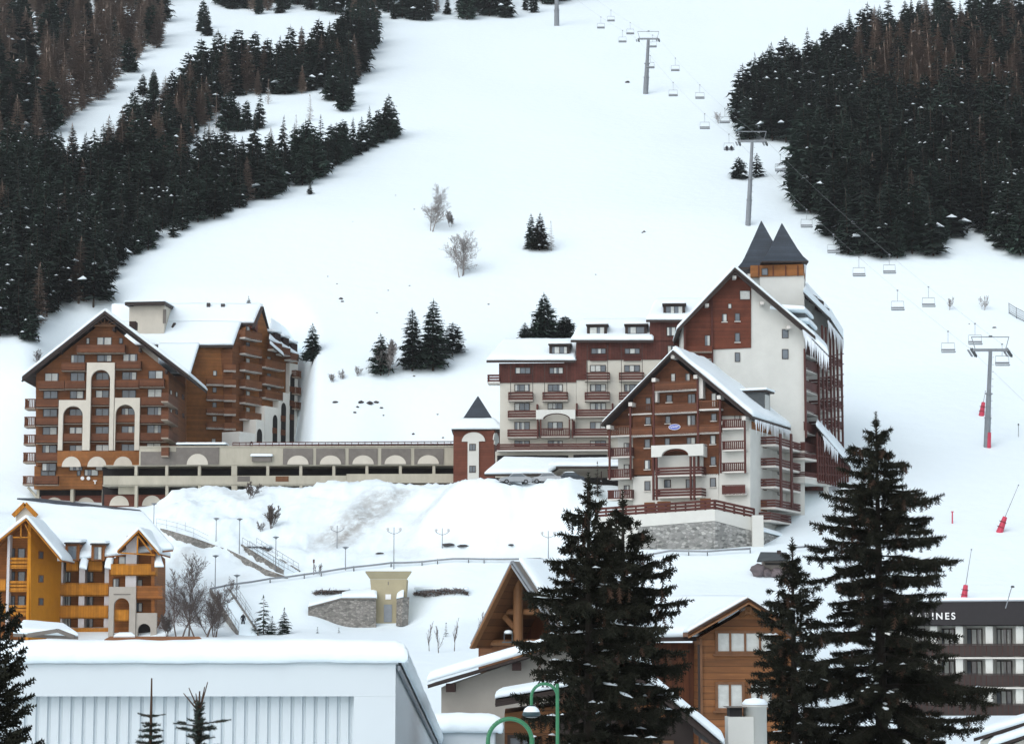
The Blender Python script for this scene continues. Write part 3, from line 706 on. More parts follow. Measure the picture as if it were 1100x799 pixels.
mb = MB(); GA.pbx(mb, 270.5, 490, 291.5, 495.5, .08, .5, 'greycon'); q_ = mb.build('vent_box', PG)
sb = MB(); u0, u1, z0, z1 = GA.rect(270, 489, 292, 490, .6); sb.snow([GA.w(u0, z0, .8), GA.w(u1, z0, .8), GA.w(u1, z0+.1, .1), GA.w(u0, z0+.1, .1)], .35, nx=8, ny=3, edge=.1); sb.build('snow_cover', q_, True)
mb = MB(); GA.pbx(mb, 151, 485, 189, 499.4, -.5, .02, 'greycon'); mb.build('side_panel', PG)
# ================================================================== entrance tower with slate pyramid
T = Fac(487, 334, 531, 333, 490); TD = Fac(531, 333, 538, 340, 490)
base = P(509, 522, 334)
ET = thing('entrance_tower', 'small red-brown square tower with blue slate pyramid roof beside the parking deck', 'tower', base)
mb = MB(); T.pbx(mb, 487, 459, 531, 524, -6.5, 0, 'brick'); mb.build('wall', ET)
mb = MB(); c = T.uz(508.5, 474, .1); T.semi(mb, 508.5, 474, 25, 10, .004, .22, 'white'); T.pbx(mb, 502.3, 474, 514.3, 522, .004, .22, 'white'); mb.build('white_panel', ET)
for y in (476.5, 500): window(T, 504, y, 511, y+7.5, ET, 2, d=.22, cur=0, fd=.06)
mb = MB(); TD.semi(mb, 533.5, 474, 6, 9, .004, .15, 'white'); TD.pbx(mb, 531.5, 474, 535, 478, .004, .15, 'white'); mb.build('side_arch_panel', ET)
cc = T.w(T.len/2, 0, -3.25)
ze = P(509, 460.5, 332).z; zm = P(513, 450.5, 335).z; zt = P(513, 425, 336).z
def pyramid(mb, c, h0, z0, h1, z1, mat, rot=0., flare=None):
    def sq(hh, z): return [Vector((c.x+hh*math.sqrt(2)*math.cos(rot+math.pi/4+k*math.pi/2), c.y+hh*math.sqrt(2)*math.sin(rot+math.pi/4+k*math.pi/2), z)) for k in range(4)]
    a, b = sq(h0, z0), sq(h1, z1); mb.hexa(a, b, mat)
mb = MB(); pyramid(mb, cc, 3.75, ze-.1, 2.3, zm, 'dark'); pyramid(mb, cc, 2.3, zm-.15, .06, zt, 'slate'); rf = mb.build('roof', ET)
sb = MB()
hh0, hh1 = 3.8, 2.3
for k in range(4):
    r0 = math.pi/4+k*math.pi/2; r1 = r0+math.pi/2
    f = lambda hh, a, z: Vector((cc.x+hh*1.4142*math.cos(a), cc.y+hh*1.4142*math.sin(a), z))
    sb.snow([f(hh0, r0, ze+.02), f(hh0, r1, ze+.02), f(hh1, r1, zm-.1), f(hh1, r0, zm-.1)], .45, nx=10, ny=5, seed=k, edge=.25, over=.0)
sb.build('snow_cover', rf, True)
# ================================================================== white apartment wing (centre)
C = Fac(535, 318, 745, 316, 440)
base = P(600, 520, 317)
CW = thing('apartment_wing', 'white apartment wing with dark red balconies and snowy dormer roofs behind the slate-topped entrance tower', 'apartment building', base)
mb = MB()
C.pbx(mb, 537, 411, 619, 484, -12, 0, 'wing'); C.pbx(mb, 619.2, 386.5, 745, 484, -12, 0, 'wing')
C.pbx(mb, 532, 484.2, 745, 525, -12, -.3, 'wing'); mb.build('wall', CW)
mb = MB(); C.pbx(mb, 536, 390, 618.8, 410.8, -11.9, .18, 'redboard'); C.pbx(mb, 618.9, 366, 745, 386.3, -11.9, .18, 'redboard'); C.pbx(mb, 606, 387, 630, 408, -3, .22, 'redboard'); C.pbx(mb, 698, 344, 745, 367, -11.9, .18, 'redboard')
cl = mb.build('cladding', CW)
for x0, x1, y0, y1 in ((534, 577, 489, 496.2), (575, 610.5, 489, 495.6), (616, 652, 488.3, 495)):
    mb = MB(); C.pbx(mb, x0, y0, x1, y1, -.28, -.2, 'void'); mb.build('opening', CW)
def roof_front(fc, x0e, x1e, ye, x0r, x1r, yr, run, over, parent, seed, th=.3, sn=.55, d=0.):
    el = fc.p(x0e, ye, over+d); er = fc.p(x1e, ye, over+d); rr = fc.p(x1r, yr, d-run); rl = fc.p(x0r, yr, d-run)
    mb = MB(); mb.slab([el, er, rr, rl], th, 'dark'); r = mb.build('roof', parent)
    sb = MB(); o = Vector((0, 0, th+.004)); sb.snow([el+o+fc.n*-.1, er+o+fc.n*-.1, rr+o, rl+o], sn, nx=26, ny=12, seed=seed, edge=.35, over=.0); sb.build('snow_cover', r, True)
    return r
r1 = roof_front(C, 522.5, 618, 389.5, 541, 622, 369, 7.5, 1.2, CW, 1)
r2 = roof_front(C, 613, 702, 367.8, 625, 704, 347.5, 7.5, 1.2, CW, 2)
r3 = roof_front(C, 694, 752, 346, 704, 762, 326, 7.0, 1.2, CW, 3)
def dormer(fc, x0, x1, y0, y1, parent, d=0., back=-5, n=2, mat='dark', seed=0, win='frame'):
    mb = MB(); fc.pbx(mb, x0, y0+1.2, x1, y1, back, d, mat); o = mb.build('dormer', parent)
    mb = MB(); u0, u1, z0, z1 = fc.rect(x0-1.2, y0, x1+1.2, y0+1.2, d+.5); mb.slab([fc.w(u0, z0, d+.5), fc.w(u1, z0, d+.5), fc.w(u1, z1+.35, back), fc.w(u0, z1+.35, back)], .18, 'dark'); mb.build('dormer_roof', o)
    sb = MB(); sb.snow([fc.w(u0, z0+.184, d+.2), fc.w(u1, z0+.184, d+.2), fc.w(u1, z1+.54, back), fc.w(u0, z1+.54, back)], .32, nx=8, ny=5, edge=.15, seed=seed, over=0); sb.build('snow_cap', o, True)
    window(fc, x0+2.4, y0+2.6, x1-2.4, y1-.8, o, n, d=d, frame=win)
    return o
dormer(C, 590, 612, 369.3, 381, r1, -.15, -7); dormer(C, 630.5, 652, 348.3, 360, r2, -.15, -7, seed=2); dormer(C, 671.5, 695, 348, 359.5, r2, -.15, -7, seed=4); dormer(C, 712.5, 736, 326, 338, r3, -.15, -7, seed=6)
for x0, x1 in ((553, 570), (590, 605)):
    window(C, x0, 394.5, x1, 401.5, CW, 3, d=.2); balcony(C, x0-2, x1+2, 402, 410.5, CW, .15, .2, 'bal', 'redrail', 'redrail', ends=(False, False))
for x0, x1 in ((635, 651), (671, 687.5)):
    window(C, x0, 374, x1, 380.2, CW, 3, d=.2); balcony(C, x0-1, x1+1, 381, 387.5, CW, .15, .2, 'bal', 'redrail', 'redrail', ends=(False, False))
window(C, 716, 351, 726, 361, CW, 2, d=.2); window(C, 717, 371, 725, 381, CW, 2, d=.2)
cols = ((545.8, 572.5, 552.5, 569), (582.6, 610, 588.3, 604.5), (628, 655, 633.7, 651), (664.8, 692, 670.5, 687.5))
for k, (b0, b1, w0, w1) in enumerate(cols):
    if k > 1: window(C, w0, 392, w1, 399.5, CW, 3); balcony(C, b0, b1, 399, 409.5, CW, 1.2, 0., 'boards', 'redrail', 'greyst')
    window(C, w0, 412.6, w1, 420.5, CW, 3); balcony(C, b0, b1, 420, 431, CW, 1.2, 0., 'boards', 'redrail', 'greyst')
    window(C, w0, 432.6, w1, 441 if k != 1 else 439.5, CW, 3); window(C, w0, 453, w1, 462, CW, 3); window(C, w0, 473, w1, 479, CW, 3)
balcony(C, 545.3, 577, 440, 449.8, CW, 1.2, 0., 'boards', 'redrail', 'greyst'); balcony(C, 618, 664, 438.8, 448.5, CW, 1.2, 0., 'boards', 'redrail', 'greyst')
balcony(C, 545, 579, 460.2, 470.4, CW, 1.2, 0., 'boards', 'redrail', 'greyst'); balcony(C, 614, 664, 459.4, 469.4, CW, 1.2, 0., 'boards', 'redrail', 'greyst')
balcony(C, 580.5, 612, 459.8, 469.8, CW, 1.5, 0., 'bal', 'redrail', 'greyst')
balcony(C, 523.5, 537, 401.3, 411.5, CW, 3, -2.5, 'boards', 'redrail', 'slabw')
mb = MB(); arch_px(C, mb, 575.8, 440, 618, 450, 583, 612.5, 443.6, 1.25, 1.65, 'white', rise=.85); ar = mb.build('arch_frame', CW)
mb = MB(); arch_px(C, mb, 581, 442.5, 614, 449.5, 585, 611, 444.6, 1.1, 1.24, 'redrail', rise=.7); mb.build('arch_trim', ar)
for x in (577.5, 580.8, 611.6, 615):
    mb = MB(); C.pbx(mb, x-.7, 450.1, x+.7, 470.4, 1.3, 1.5, 'redrail'); mb.build('post', CW)
for x, y in ((577, 434), (619.5, 433), (658, 433), (578, 452), (616.5, 452)):
    mb = MB(); C.pbx(mb, x-.9, y, x+.9, y+15, .05, 1.1, 'redrail'); mb.build('divider', CW)
for x in (548.5, 572.3, 585, 608.8, 630.8, 652.8, 667.5, 690): 
    mb = MB(); C.pbx(mb, x-.3, 370 if x > 620 else 391, x+.3, 425, 1.15, 1.3, 'dark'); mb.build('post', CW)
balcony(C, 533.5, 655, 475.6, 484.4, CW, 1.2, 0., 'boards', 'redrail', 'slabw')
# snow-laden carport roof
CA = Fac(521, 312, 664, 312, 500)
base = P(590, 512, 311)
CP_ = thing('carport', 'low carport with thick sloping snow roof along the white apartment wing', 'carport', base)
mb = MB()
q1 = [P(520.5, 511.5, 311), P(589, 511, 311), P(610, 497, 316.2), P(541, 495.6, 316.2)]
q2 = [P(588, 503.4, 313), P(672, 503, 313), P(672, 495.8, 316.2), P(596, 496.6, 316.2)]
mb.slab(q1, .3, 'dark'); mb.slab(q2, .3, 'dark'); rf = mb.build('roof', CP_)
sb = MB(); sb.snow([p+Vector((0, 0, .304)) for p in q1], .5, nx=20, ny=10, seed=4, over=.0); sb.snow([p+Vector((0, 0, .304)) for p in q2], .45, nx=20, ny=8, seed=5, over=.0); sb.build('snow_cover', rf, True)
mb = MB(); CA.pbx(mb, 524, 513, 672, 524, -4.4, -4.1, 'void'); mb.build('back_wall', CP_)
for x in (524.5, 548, 572, 588, 617, 646, 671):
    mb = MB(); CA.pbx(mb, x-.5, 506 if x > 589 else 513.2, x+.5, 522, -1.6 if x > 589 else .3, -1.3 if x > 589 else .6, 'darkred'); mb.build('post', CP_)
# ================================================================== tall white gabled block with twin slate spires
D = Fac(727, 306, 864.5, 305.5, 420)
base = P(800, 560, 306)
TB = thing('apartment_block', 'tall white block with red-brown timber gable and twin pointed slate spires', 'apartment building', base)
mb = MB()
D.poly(mb, [(733, 590), (864.5, 590), (864.5, 356.5), (789.5, 292), (733, 352)], -16, 0, 'white'); mb.build('wall', TB)
mb = MB()
D.poly(mb, [(735, 385), (765.5, 385), (765.5, 375.5), (806.8, 373.5), (806.8, 308.5), (789.5, 294), (735, 350)], .004, .14, 'redwood'); cl = mb.build('gable_cladding', TB)
mb = MB(); D.pbx(mb, 764.2, 318, 766, 395, .15, .4, 'redboard'); D.pbx(mb, 735, 318+27, 736.5, 392, .15, 1.6, 'redboard'); mb.build('post', TB)
for x0, y0, x1, y1, n, c in ((794.6, 312, 806, 322, 1, .95), (782, 326, 786, 331.6, 1, .95), (775.5, 337, 781, 345.6, 1, .6), (789.4, 336.3, 795, 345, 1, 0), (789.4, 357.5, 795, 367.5, 1, 0), (757, 360, 763, 371.6, 1, .6), (789.4, 378.6, 795, 388.6, 1, 0), (840, 353.5, 847, 363.2, 1, 0), (840, 375, 847, 385.6, 1, 0), (756, 381, 764, 387, 1, .9)):
    window(D, x0, y0, x1, y1, TB, n, d=.142 if y1 < 375 and x1 < 807 else .0, cur=c, fw=.07, sill=(x0 in (775.5, 789.4) and y1 < 375))
balcony(D, 735, 765, 371.5, 378.5, TB, .9, .15, 'solid', 'redwood', 'slab')
rD = gable_roof(D, (789.5, 290.5), (727, 357), (876, 364.5), 12, 1.7, TB, th=.4, snow_t=.5, seed=4)
mb = MB()
for s in ((728, 356), (861, 354)): mb.bar(D.p(789.5, 293, 1.72), D.p(s[0], s[1], 1.72), .14, .6, 'dark', D.n)
mb.build('barge_board', rD)
for x, y in ((789, 296), (759.5, 326), (818.5, 324), (847, 350)):
    mb = MB(); D.pbx(mb, x-2, y, x+2, y+3, .15, 1.6, 'slabw'); mb.build('purlin_end', rD)
# spire tower
SP_ = Fac(816.5, 313, 864, 312, 320)
mb = MB(); SP_.pbx(mb, 816.5, 296.8, 864, 365, -6.2, 0, 'white'); tw = mb.build('tower', TB)
mb = MB(); SP_.pbx(mb, 806, 284.5, 862.8, 296.6, -7.5, .25, 'wood2')
for x in (815, 830.5, 844, 857): SP_.pbx(mb, x-.5, 285, x+.5, 296.4, .252, .36, 'redboard')
mb.build('tower_belt', tw); window(SP_, 818, 288, 825, 296, tw, 1, d=.25, cur=0)
mb = MB(); SP_.pbx(mb, 803, 294, 816, 306, -5, -1.0, 'white'); SP_.pbx(mb, 807, 297.8, 816, 304, -.99, -.9, 'curtain'); mb.build('tower_side', tw)
def spire(px, pyt, pyb, hw, Y, rot, name='spire'):
    c = P(px, pyb, Y); zt = P(px, pyt, Y).z; zb = c.z; H = zt-zb
    mb = MB(); pr = [(1.0, 0), (.80, .13), (.60, .32), (.30, .66), (.012, 1.0)]
    for a, b in zip(pr[:-1], pr[1:]): pyramid(mb, c, hw*a[0], zb+H*a[1], hw*b[0], zb+H*b[1], 'slate', rot)
    mb.box(c.x-hw, c.y-hw, zb-.2, c.x+hw, c.y+hw, zb-.003, 'dark') if rot == 0 else None
    return mb.build(name, tw)
spire(818.5, 237.5, 292, 3.75, 317.5, 0.0); spire(840.5, 240, 284.5, 3.2, 314.6, 0.0)
sb = MB()
def icicles(mb, p0, p1, n, lmin, lmax, rng, mat='ice'):
    p0, p1 = Vector(p0), Vector(p1)
    for k in range(n):
        t = (k+rng.random())/n; p = p0.lerp(p1, t); l = rng.uniform(lmin, lmax)*(.4+.6*abs(math.sin(k*1.3)))
        mb.tube(p+Vector((0, 0, .05)), p-Vector((0, 0, l)), .09+.05*rng.random(), .01, mat, 5, cap=False)
mb = MB(); icicles(mb, P(864, 284.5, 312), P(866, 285, 315), 10, .6, 2.2, RW); icicles(mb, D.p(862, 354, 1.6), D.p(876, 365, 1.2), 16, .6, 2.6, RW); icicles(mb, D.p(876, 365, 1.2), D.p(878, 366, -7), 24, .6, 2.4, RW); mb.build('icicles', rD)
# balcony tower stepping back on the right
E = Fac(865, 306, 907, 326, 420)
ET2 = TB
mb = MB(); E.poly(mb, [(866, 545), (903, 525), (903, 352), (893, 342), (866, 318)], -9, -2.2, 'white'); E.pbx(mb, 865, 500, 880, 545, -7, -2, 'white'); mb.build('wall', TB)
for k, y in enumerate((373, 388.5, 411, 433.5, 455.5, 477)):
    balcony(E, 864.8, 880, y, y+11.5, TB, 2.2, -2.15, 'solid', 'redrail', 'slabw', st=.3)
    if k > 0: balcony(E, 881, 893, y-2, y+9, TB, 1.6, -2.15, 'boards', 'redrail', 'slabw', st=.2)
    if k > 0: balcony(E, 894, 905, y-5, y+6, TB, 1.6, -2.15, 'boards', 'redrail', 'slabw', st=.2)
for x, y0, y1 in ((866, 375, 470), (880.5, 372, 470), (885, 350, 470), (889, 352, 480), (893.5, 345, 485), (897, 352, 490), (901, 358, 495), (905.5, 362, 500)):
    mb = MB(); E.pbx(mb, x-.45, y0, x+.45, y1, .1, .32, 'redrail'); mb.build('post', TB)
mb = MB()
for y in (384, 395, 406, 418, 430, 440, 451, 462): mb.bar(E.p(881, y, .2), E.p(906, y-4, .2), .12, .16, 'redrail')
mb.build('trellis', TB)
mb = MB(); q = [E.p(864.5, 319, .8), E.p(905.5, 362, .8), E.p(907, 352, -4), E.p(868, 309, -4)]
q = [E.p(863, 316, .9), E.p(893, 345, .9), E.p(894, 340, -5), E.p(866, 309, -5)]; mb.slab(q, .3, 'dark')
qb = [E.p(892, 344, .9), E.p(906, 366, .9), E.p(906, 360, -5), E.p(893, 339, -5)]; mb.slab(qb, .3, 'dark'); rE = mb.build('roof', TB)
sb = MB(); o = Vector((0, 0, .304)); sb.snow([p+o for p in q], .6, seed=1, nx=12, ny=6, over=0); sb.snow([p+o for p in qb], .6, seed=2, nx=10, ny=6, over=0); sb.build('snow_cover', rE, True)
mb = MB(); icicles(mb, E.p(889, 344, 1), E.p(906, 366, 1), 22, .6, 2.6, RW); mb.build('icicles', rE)
for x, y in ((874, 317), (881, 322), (887, 330)):
    mb = MB(); E.pbx(mb, x-3, y, x+4, y+4, -4, -1, 'darkred'); mb.build('dormer', rE)
# lower snow roof running out from the gable
mb = MB(); q = [D.p(858, 351, 1.4), D.p(890, 384, 1.4), D.p(889, 379, -6), D.p(860, 347, -6)]; mb.slab(q, .3, 'dark'); r = mb.build('roof', TB)
sb = MB(); sb.snow([p+o for p in q], .8, seed=7, nx=14, ny=8, over=.05); sb.build('snow_cover', r, True)
mb = MB(); icicles(mb, D.p(864, 357, 1.45), D.p(890, 384, 1.45), 34, .7, 3.2, RW); mb.build('icicles', r)
for x, y in ((868, 333), (872, 345)):
    mb = MB(); E.pbx(mb, x-3, y+2, x+3, y+9, -3.5, .3, 'steeld'); d_ = mb.build('dormer', rE)
    sb = MB(); u0, u1, z0, z1 = E.rect(x-4, y, x+5, y+2, .6); sb.snow([E.w(u0, z1-.3, .6), E.w(u1, z1-.9, .6), E.w(u1, z1-.5, -4), E.w(u0, z1+.1, -4)], .7, nx=8, ny=6, seed=x); sb.build('snow_cap', d_, True)
# low lean-to roof with trellis
E2 = Fac(865, 305.5, 914, 318, 490)
mb = MB(); q = [E2.p(876.5, 459, .9), E2.p(914, 503, .9), E2.p(914, 496, -3), E2.p(879, 452, -3)]; mb.slab(q, .25, 'dark'); r = mb.build('roof', TB)
sb = MB(); sb.snow([p+Vector((0, 0, .254)) for p in q], .55, seed=9, nx=14, ny=5, over=0); sb.build('snow_cover', r, True)
mb = MB(); icicles(mb, E2.p(884, 468, .95), E2.p(900, 486, .95), 20, .5, 2.2, RW); mb.build('icicles', r)
mb = MB()
for k in range(13):
    x = 879+k*2.7; yt = 463+(x-877)*1.17; yb = 514+(x-879)*.28 if x > 885 else 514
    E2.pbx(mb, x-.4, yt, x+.4, min(yb+3, 527), .5, .68, 'redrail')
for k in range(5):
    y = 480+k*9.5; xs = max(879, 877+(y-463)/1.17); 
    if xs < 912: pass
    mb.bar(E2.p(879, y, .6), E2.p(min(914, 877+(y-460)/1.1), y+3, .6), .1, .16, 'redrail')
mb.build('trellis', TB)
mb = MB(); E2.poly(mb, [(878, 526), (914, 532), (914, 503), (877, 462)], -3, -.9, 'redboard'); mb.build('wall', TB)
for y in (487, 507): balcony(E2, 864.8, 879, y, y+8 if y < 500 else 515, TB, 2., -1.5, 'boards', 'redrail', 'slabw', st=.3)
mb = MB(); E2.pbx(mb, 864.8, 515.3, 893, 520.5, -4, .45, 'white'); E2.pbx(mb, 888.3, 520.6, 890.3, 543, -.2, .3, 'white'); E2.pbx(mb, 866, 521, 893, 560, -4.2, -3.8, 'void'); mb.build('undercroft', TB)
# ================================================================== gabled timber building in front
G = Fac(655, 299, 806, 291.5, 480)
base = P(735, 570, 294)
GB = thing('timber_gable_building', 'red-brown timber gabled building with stepped balconies and blue oval sign on stone terrace', 'apartment building', base)
gdir = -G.n
mb = MB()
G.poly(mb, [(680, 510), (772, 510), (772, 427), (722.5, 385), (680, 428)], -22, 0, 'gwood')
G.poly(mb, [(653, 458), (679.8, 458), (679.8, 428.5)], -20, -.8, 'gwood'); G.poly(mb, [(772.2, 446), (800, 446), (772.2, 427.5)], -20, -.8, 'gwood')
mb.build('gable_wall', GB)
mb = MB(); G.pbx(mb, 680, 510.3, 772, 570, -20, 0, 'white'); G.pbx(mb, 664, 458.3, 679.7, 570, -12, -1.3, 'white'); G.pbx(mb, 772.3, 446.3, 801, 570, -20, -1.3, 'white'); mb.build('wall', GB)
S = Fac(806, 291.7, 845, 306, 500)
mb = MB(); S.poly(mb, [(806, 600), (829.5, 600), (829.5, 459), (806, 451)], -6, 0, 'white'); S.poly(mb, [(829.7, 600), (862, 600), (862, 464), (829.7, 459)], -6, -.05, 'white'); mb.build('side_wall', GB)
mb = MB(); S.poly(mb, [(808, 460.5), (829.2, 467), (829.2, 459.5), (808, 452.5)], .004, .1, 'wood2'); mb.build('eave_board', GB)
for y in (471, 494, 516.5): window(S, 820, y, 823.6, y+10, GB, 1, fw=.05, cur=0, frame='framel')
mb = MB(); S.pbx(mb, 818, 538, 824, 549, .01, .1, 'wood2'); mb.build('shutter', GB)
for y in (471.5, 494, 516, 538): balcony(S, 833, 860, y, y+11, GB, 2.0, -.04, 'boards', 'redrail', 'slabw', st=.25)
for y in (478, 500, 522): window(S, 836, y, 840, y+10, GB, 1, d=-.05)
for x in (839.5, 851): 
    mb = MB(); S.pbx(mb, x-.9, 466, x+.9, 545, 1.98, 2.15, 'redrail'); mb.build('post', GB)
balcony(S, 828, 850, 551, 562, GB, 1.6, 0., 'boards', 'redrail', 'slabw', st=.25)
# roof
ap = G.p(722.5, 379.5, 1.5); lf = G.p(646, 457.5, 1.5); rg = G.p(808, 450, 1.5); bk = gdir*24
mb = MB(); mb.slab([lf, ap, ap+bk, lf+bk], .4, 'dark'); mb.slab([ap, rg, rg+bk, ap+bk], .4, 'dark'); rf = mb.build('roof', GB)
o = Vector((0, 0, .404)); nf = gdir*.3
sb = MB(); sb.snow([lf+o+nf, ap+o+nf, ap+o+bk, lf+o+bk], .5, seed=11, over=0); sb.build('snow_cover', rf, True)
sb = MB(); sb.snow([ap+o+nf, rg+o+nf, rg+o+bk, ap+o+bk], .7, seed=12, nx=24, ny=24, over=.1, amp=.2); sb.build('snow_cover', rf, True)
mb = MB()
for s in (lf, rg): mb.bar(ap+Vector((0, 0, .0)), s, .14, .75, 'dark', G.n)
mb.build('barge_board', rf)
mb = MB(); icicles(mb, rg+gdir*1, rg+gdir*19, 46, .4, 2.2, RW); mb.build('icicles', rf)
for x, y in ((722.5, 383), (702, 408), (747, 404.5), (677, 434), (772, 426.5), (653.5, 458.5), (799, 449)):
    mb = MB(); G.pbx(mb, x-2, y-2, x+2, y+2, .02, 1.55, 'slabw'); mb.build('purlin_end', rf)
for x, y0 in ((677, 436), (702, 410), (749.5, 406), (773.5, 428), (800, 452), (654.5, 460)):
    mb = MB(); G.pbx(mb, x-.9, y0, x+.9, 515 if x in (677, 654.5) else (505 if x < 760 and x > 690 else 508), 1.05, 1.3, 'redrail'); mb.build('post', GB)
mb = MB(); G.pbx(mb, 750, 403, 755, 428, .02, 1.0, 'slabw'); G.pbx(mb, 701.5, 420.5, 706, 432, .02, .9, 'slabw'); mb.build('partition', GB)
wl = [(720.5, 401, 725.5, 413, 1, .8), (736, 401, 741.3, 412, 1, .5), (715.6, 424, 722, 432, 1, .6), (738.7, 423, 747, 435, 2, .7), (764, 422, 769.6, 437, 1, .5),
      (693, 447.5, 699, 456, 1, .4), (714.6, 446.7, 720.2, 454.8, 1, .8), (738, 445.7, 747, 461, 2, .7), (763.7, 444, 769.6, 452, 1, .5),
      (692.2, 471.5, 698.4, 481, 1, .5), (714, 470.5, 719.6, 479, 1, .7), (737.5, 469.5, 747, 477, 2, .8), (762.6, 467.3, 768.8, 477, 1, .5),
      (692.2, 493.7, 698.4, 504, 1, .5), (763, 490, 769, 500, 1, .5), (692.2, 516.5, 698.4, 527, 1, .2), (762.5, 513, 769, 523, 1, .3),
      (713.3, 492.5, 720.4, 501, 1, .5), (736.6, 491.5, 745, 501, 1, .2), (713.3, 515, 720.4, 524, 1, .2), (736.6, 514.5, 745, 524, 1, .2), (693.5, 427, 699, 441, 1, .5)]
for x0, y0, x1, y1, n, c in wl: window(G, x0, y0, x1, y1, GB, n, cur=c if c < .45 else None, fw=.08, sill=(y1-y0 < 11))
bl = [(701, 748.5, 409, 420, 'solid'), (675, 700, 434, 445.5, 'bal'), (702, 748.5, 433.5, 444, 'solid'), (751, 774, 430, 440.5, 'bal'),
      (652, 676.5, 457.5, 469, 'bal'), (677.5, 700.5, 458.5, 468.6, 'solid'), (702.5, 748.5, 457, 467.3, 'solid'), (751, 773, 456, 465.5, 'solid')]
for x0, x1, y0, y1, st in bl: balcony(G, x0, x1, y0, y1, GB, 1.2, 0. if 676 < x0 else -1., st, 'rail', 'slabw')
for y in (450, 473.3, 496.6, 520.5): balcony(G, 775.5, 800.5, y, y+11, GB, 2.2, -1.25, 'bal' if y < 515 else 'solid', 'redrail', 'slabw', ends=(True, False)); window(G, 789, y-5, 795, y+5, GB, 1, d=-1.3)
for y in (480.6, 503.6, 526): balcony(G, 652.5, 679, y, y+11, GB, 2.0, -1.25, 'bal', 'redrail', 'slabw'); window(G, 670, y-5, 676, y+5, GB, 1, d=-1.3)
mb = MB(); arch_px(G, mb, 699.5, 477.5, 755.5, 490, 710.5, 739.5, 481.5, 1.6, 2.1, 'white', rise=.9); G.pbx(mb, 699.5, 477.5, 755.5, 478.2, .02, 1.59, 'white'); G.pbx(mb, 753.6, 478.3, 755.5, 490, .02, 1.59, 'white'); af = mb.build('arch_frame', GB)
mb = MB(); arch_px(G, mb, 706, 480, 743.5, 488, 712, 738, 484, 1.3, 1.55, 'redwood', rise=.6); mb.build('arch_trim', af)
mb = MB(); G.pbx(mb, 700.5, 489, 755, 512, .004, .3, 'white'); mb.build('loggia_wall', GB)
for y in (500.5, 523.5): balcony(G, 703.5, 753.5, y, y+11, GB, 1.9, .02, 'boards', 'redrail', 'slabw')
for x in (701.5, 705, 741.7, 745.5):
    mb = MB(); G.pbx(mb, x-1, 490.2, x+1, 537, 1.7, 2.0, 'redrail'); mb.build('post', GB)
# oval blue sign with white ring and script stroke
c = G.p(724.5, 458.5, 1.35)
def oval(c, u, n, a, b, t, mat, mb): mb.prism([c+u*(a*math.cos(k*math.pi/14))+Vector((0, 0, b*math.sin(k*math.pi/14))) for k in range(28)], n*-t, mat)
mb = MB(); oval(c, G.u, G.n, .80, .37, .1, 'signw', mb); oval(c+G.n*.02, G.u, G.n, .74, .32, .02-.003, 'blue', mb)
mb.path([c+G.n*.05+G.u*(-.55+.055*k)+Vector((0, 0, .05*k/20+.11*math.sin(k*1.45)*(1 if k % 5 else .3))) for k in range(21)], .035, 'signw', 4); mb.build('oval_sign', GB)
# dormers on the right slope
def on_roof(t, s, up=0.): return ap.lerp(rg, t)+gdir*s+Vector((0, 0, .8+up))
for t, s in ((.66, 11.0), (.50, 21.0)):
    p = on_roof(t, s, .35); u = (rg-ap); u.z = 0; u.normalize(); mb = MB()
    b_ = [p-gdir*1.4-u*.3, p-gdir*1.4+u*2.2, p+gdir*1.4+u*2.2, p+gdir*1.4-u*.3]
    dz = Vector((0, 0, 1.5)); low = [b_[0]-dz*.3, b_[1]-dz*1.9, b_[2]-dz*1.9, b_[3]-dz*.3]; top = [q+Vector((0, 0, .35)) for q in b_]
    mb.hexa(low, top, 'steeld'); d_ = mb.build('dormer', rf)
    mb = MB(); e = [top[0]-gdir*.4-u*.8, top[1]-gdir*.4+u*.5, top[2]+gdir*.4+u*.5, top[3]+gdir*.4-u*.8]; mb.slab(e, .2, 'dark'); mb.build('dormer_roof', d_)
    sb = MB(); sb.snow([q+Vector((0, 0, .204)) for q in e], .35, nx=8, ny=6, seed=s, edge=.2); sb.build('snow_cap', d_, True)
    mb = MB(); f0 = b_[1]+u*.02; mb.hexa([low[1]+u*.01+Vector((0, 0, .4))+gdir*.4, low[2]+u*.01+Vector((0, 0, .4))-gdir*.4, low[2]+u*.06+Vector((0, 0, .4))-gdir*.4, low[1]+u*.06+Vector((0, 0, .4))+gdir*.4],
        [top[1]+u*.01-Vector((0, 0, .3))+gdir*.4, top[2]+u*.01-Vector((0, 0, .3))-gdir*.4, top[2]+u*.06-Vector((0, 0, .3))-gdir*.4, top[1]+u*.06-Vector((0, 0, .3))+gdir*.4], 'curtain'); mb.build('pane', d_)
# terrace: railing, parapet, rubble retaining wall
TW = Fac(640, 293, 768, 286.5, 560); TE = Fac(768, 286.5, 811, 289, 560)
TWR = thing('terrace_wall', 'grey rubble retaining wall with white parapet under the timber gable building', 'wall', P(760, 590, 287))
mb = MB(); TW.poly(mb, [(685, 608), (768, 604), (768, 559.5), (685, 566)], -.8, 0, 'stone'); TE.poly(mb, [(768, 604), (811, 608), (811, 571), (768, 559.5)], -.8, 0, 'stone'); mb.build('stone_face', TWR)
mb = MB(); TW.poly(mb, [(640, 590), (684.8, 590), (684.8, 565.8), (768, 559.2), (768, 547), (640, 555.5)], -6, .06, 'white'); TE.poly(mb, [(768, 559.2), (811, 570.7), (811, 557), (768, 547)], -6, .06, 'white'); mb.build('parapet', TWR)
mb = MB(); p0 = P(814.5, 600, 288.5); z1 = P(814, 553.5, 288.5).z; mb.box(p0.x-.75, p0.y-.6, p0.z-3, p0.x+.65, p0.y+.9, z1, 'white'); mb.build('pier', TWR)
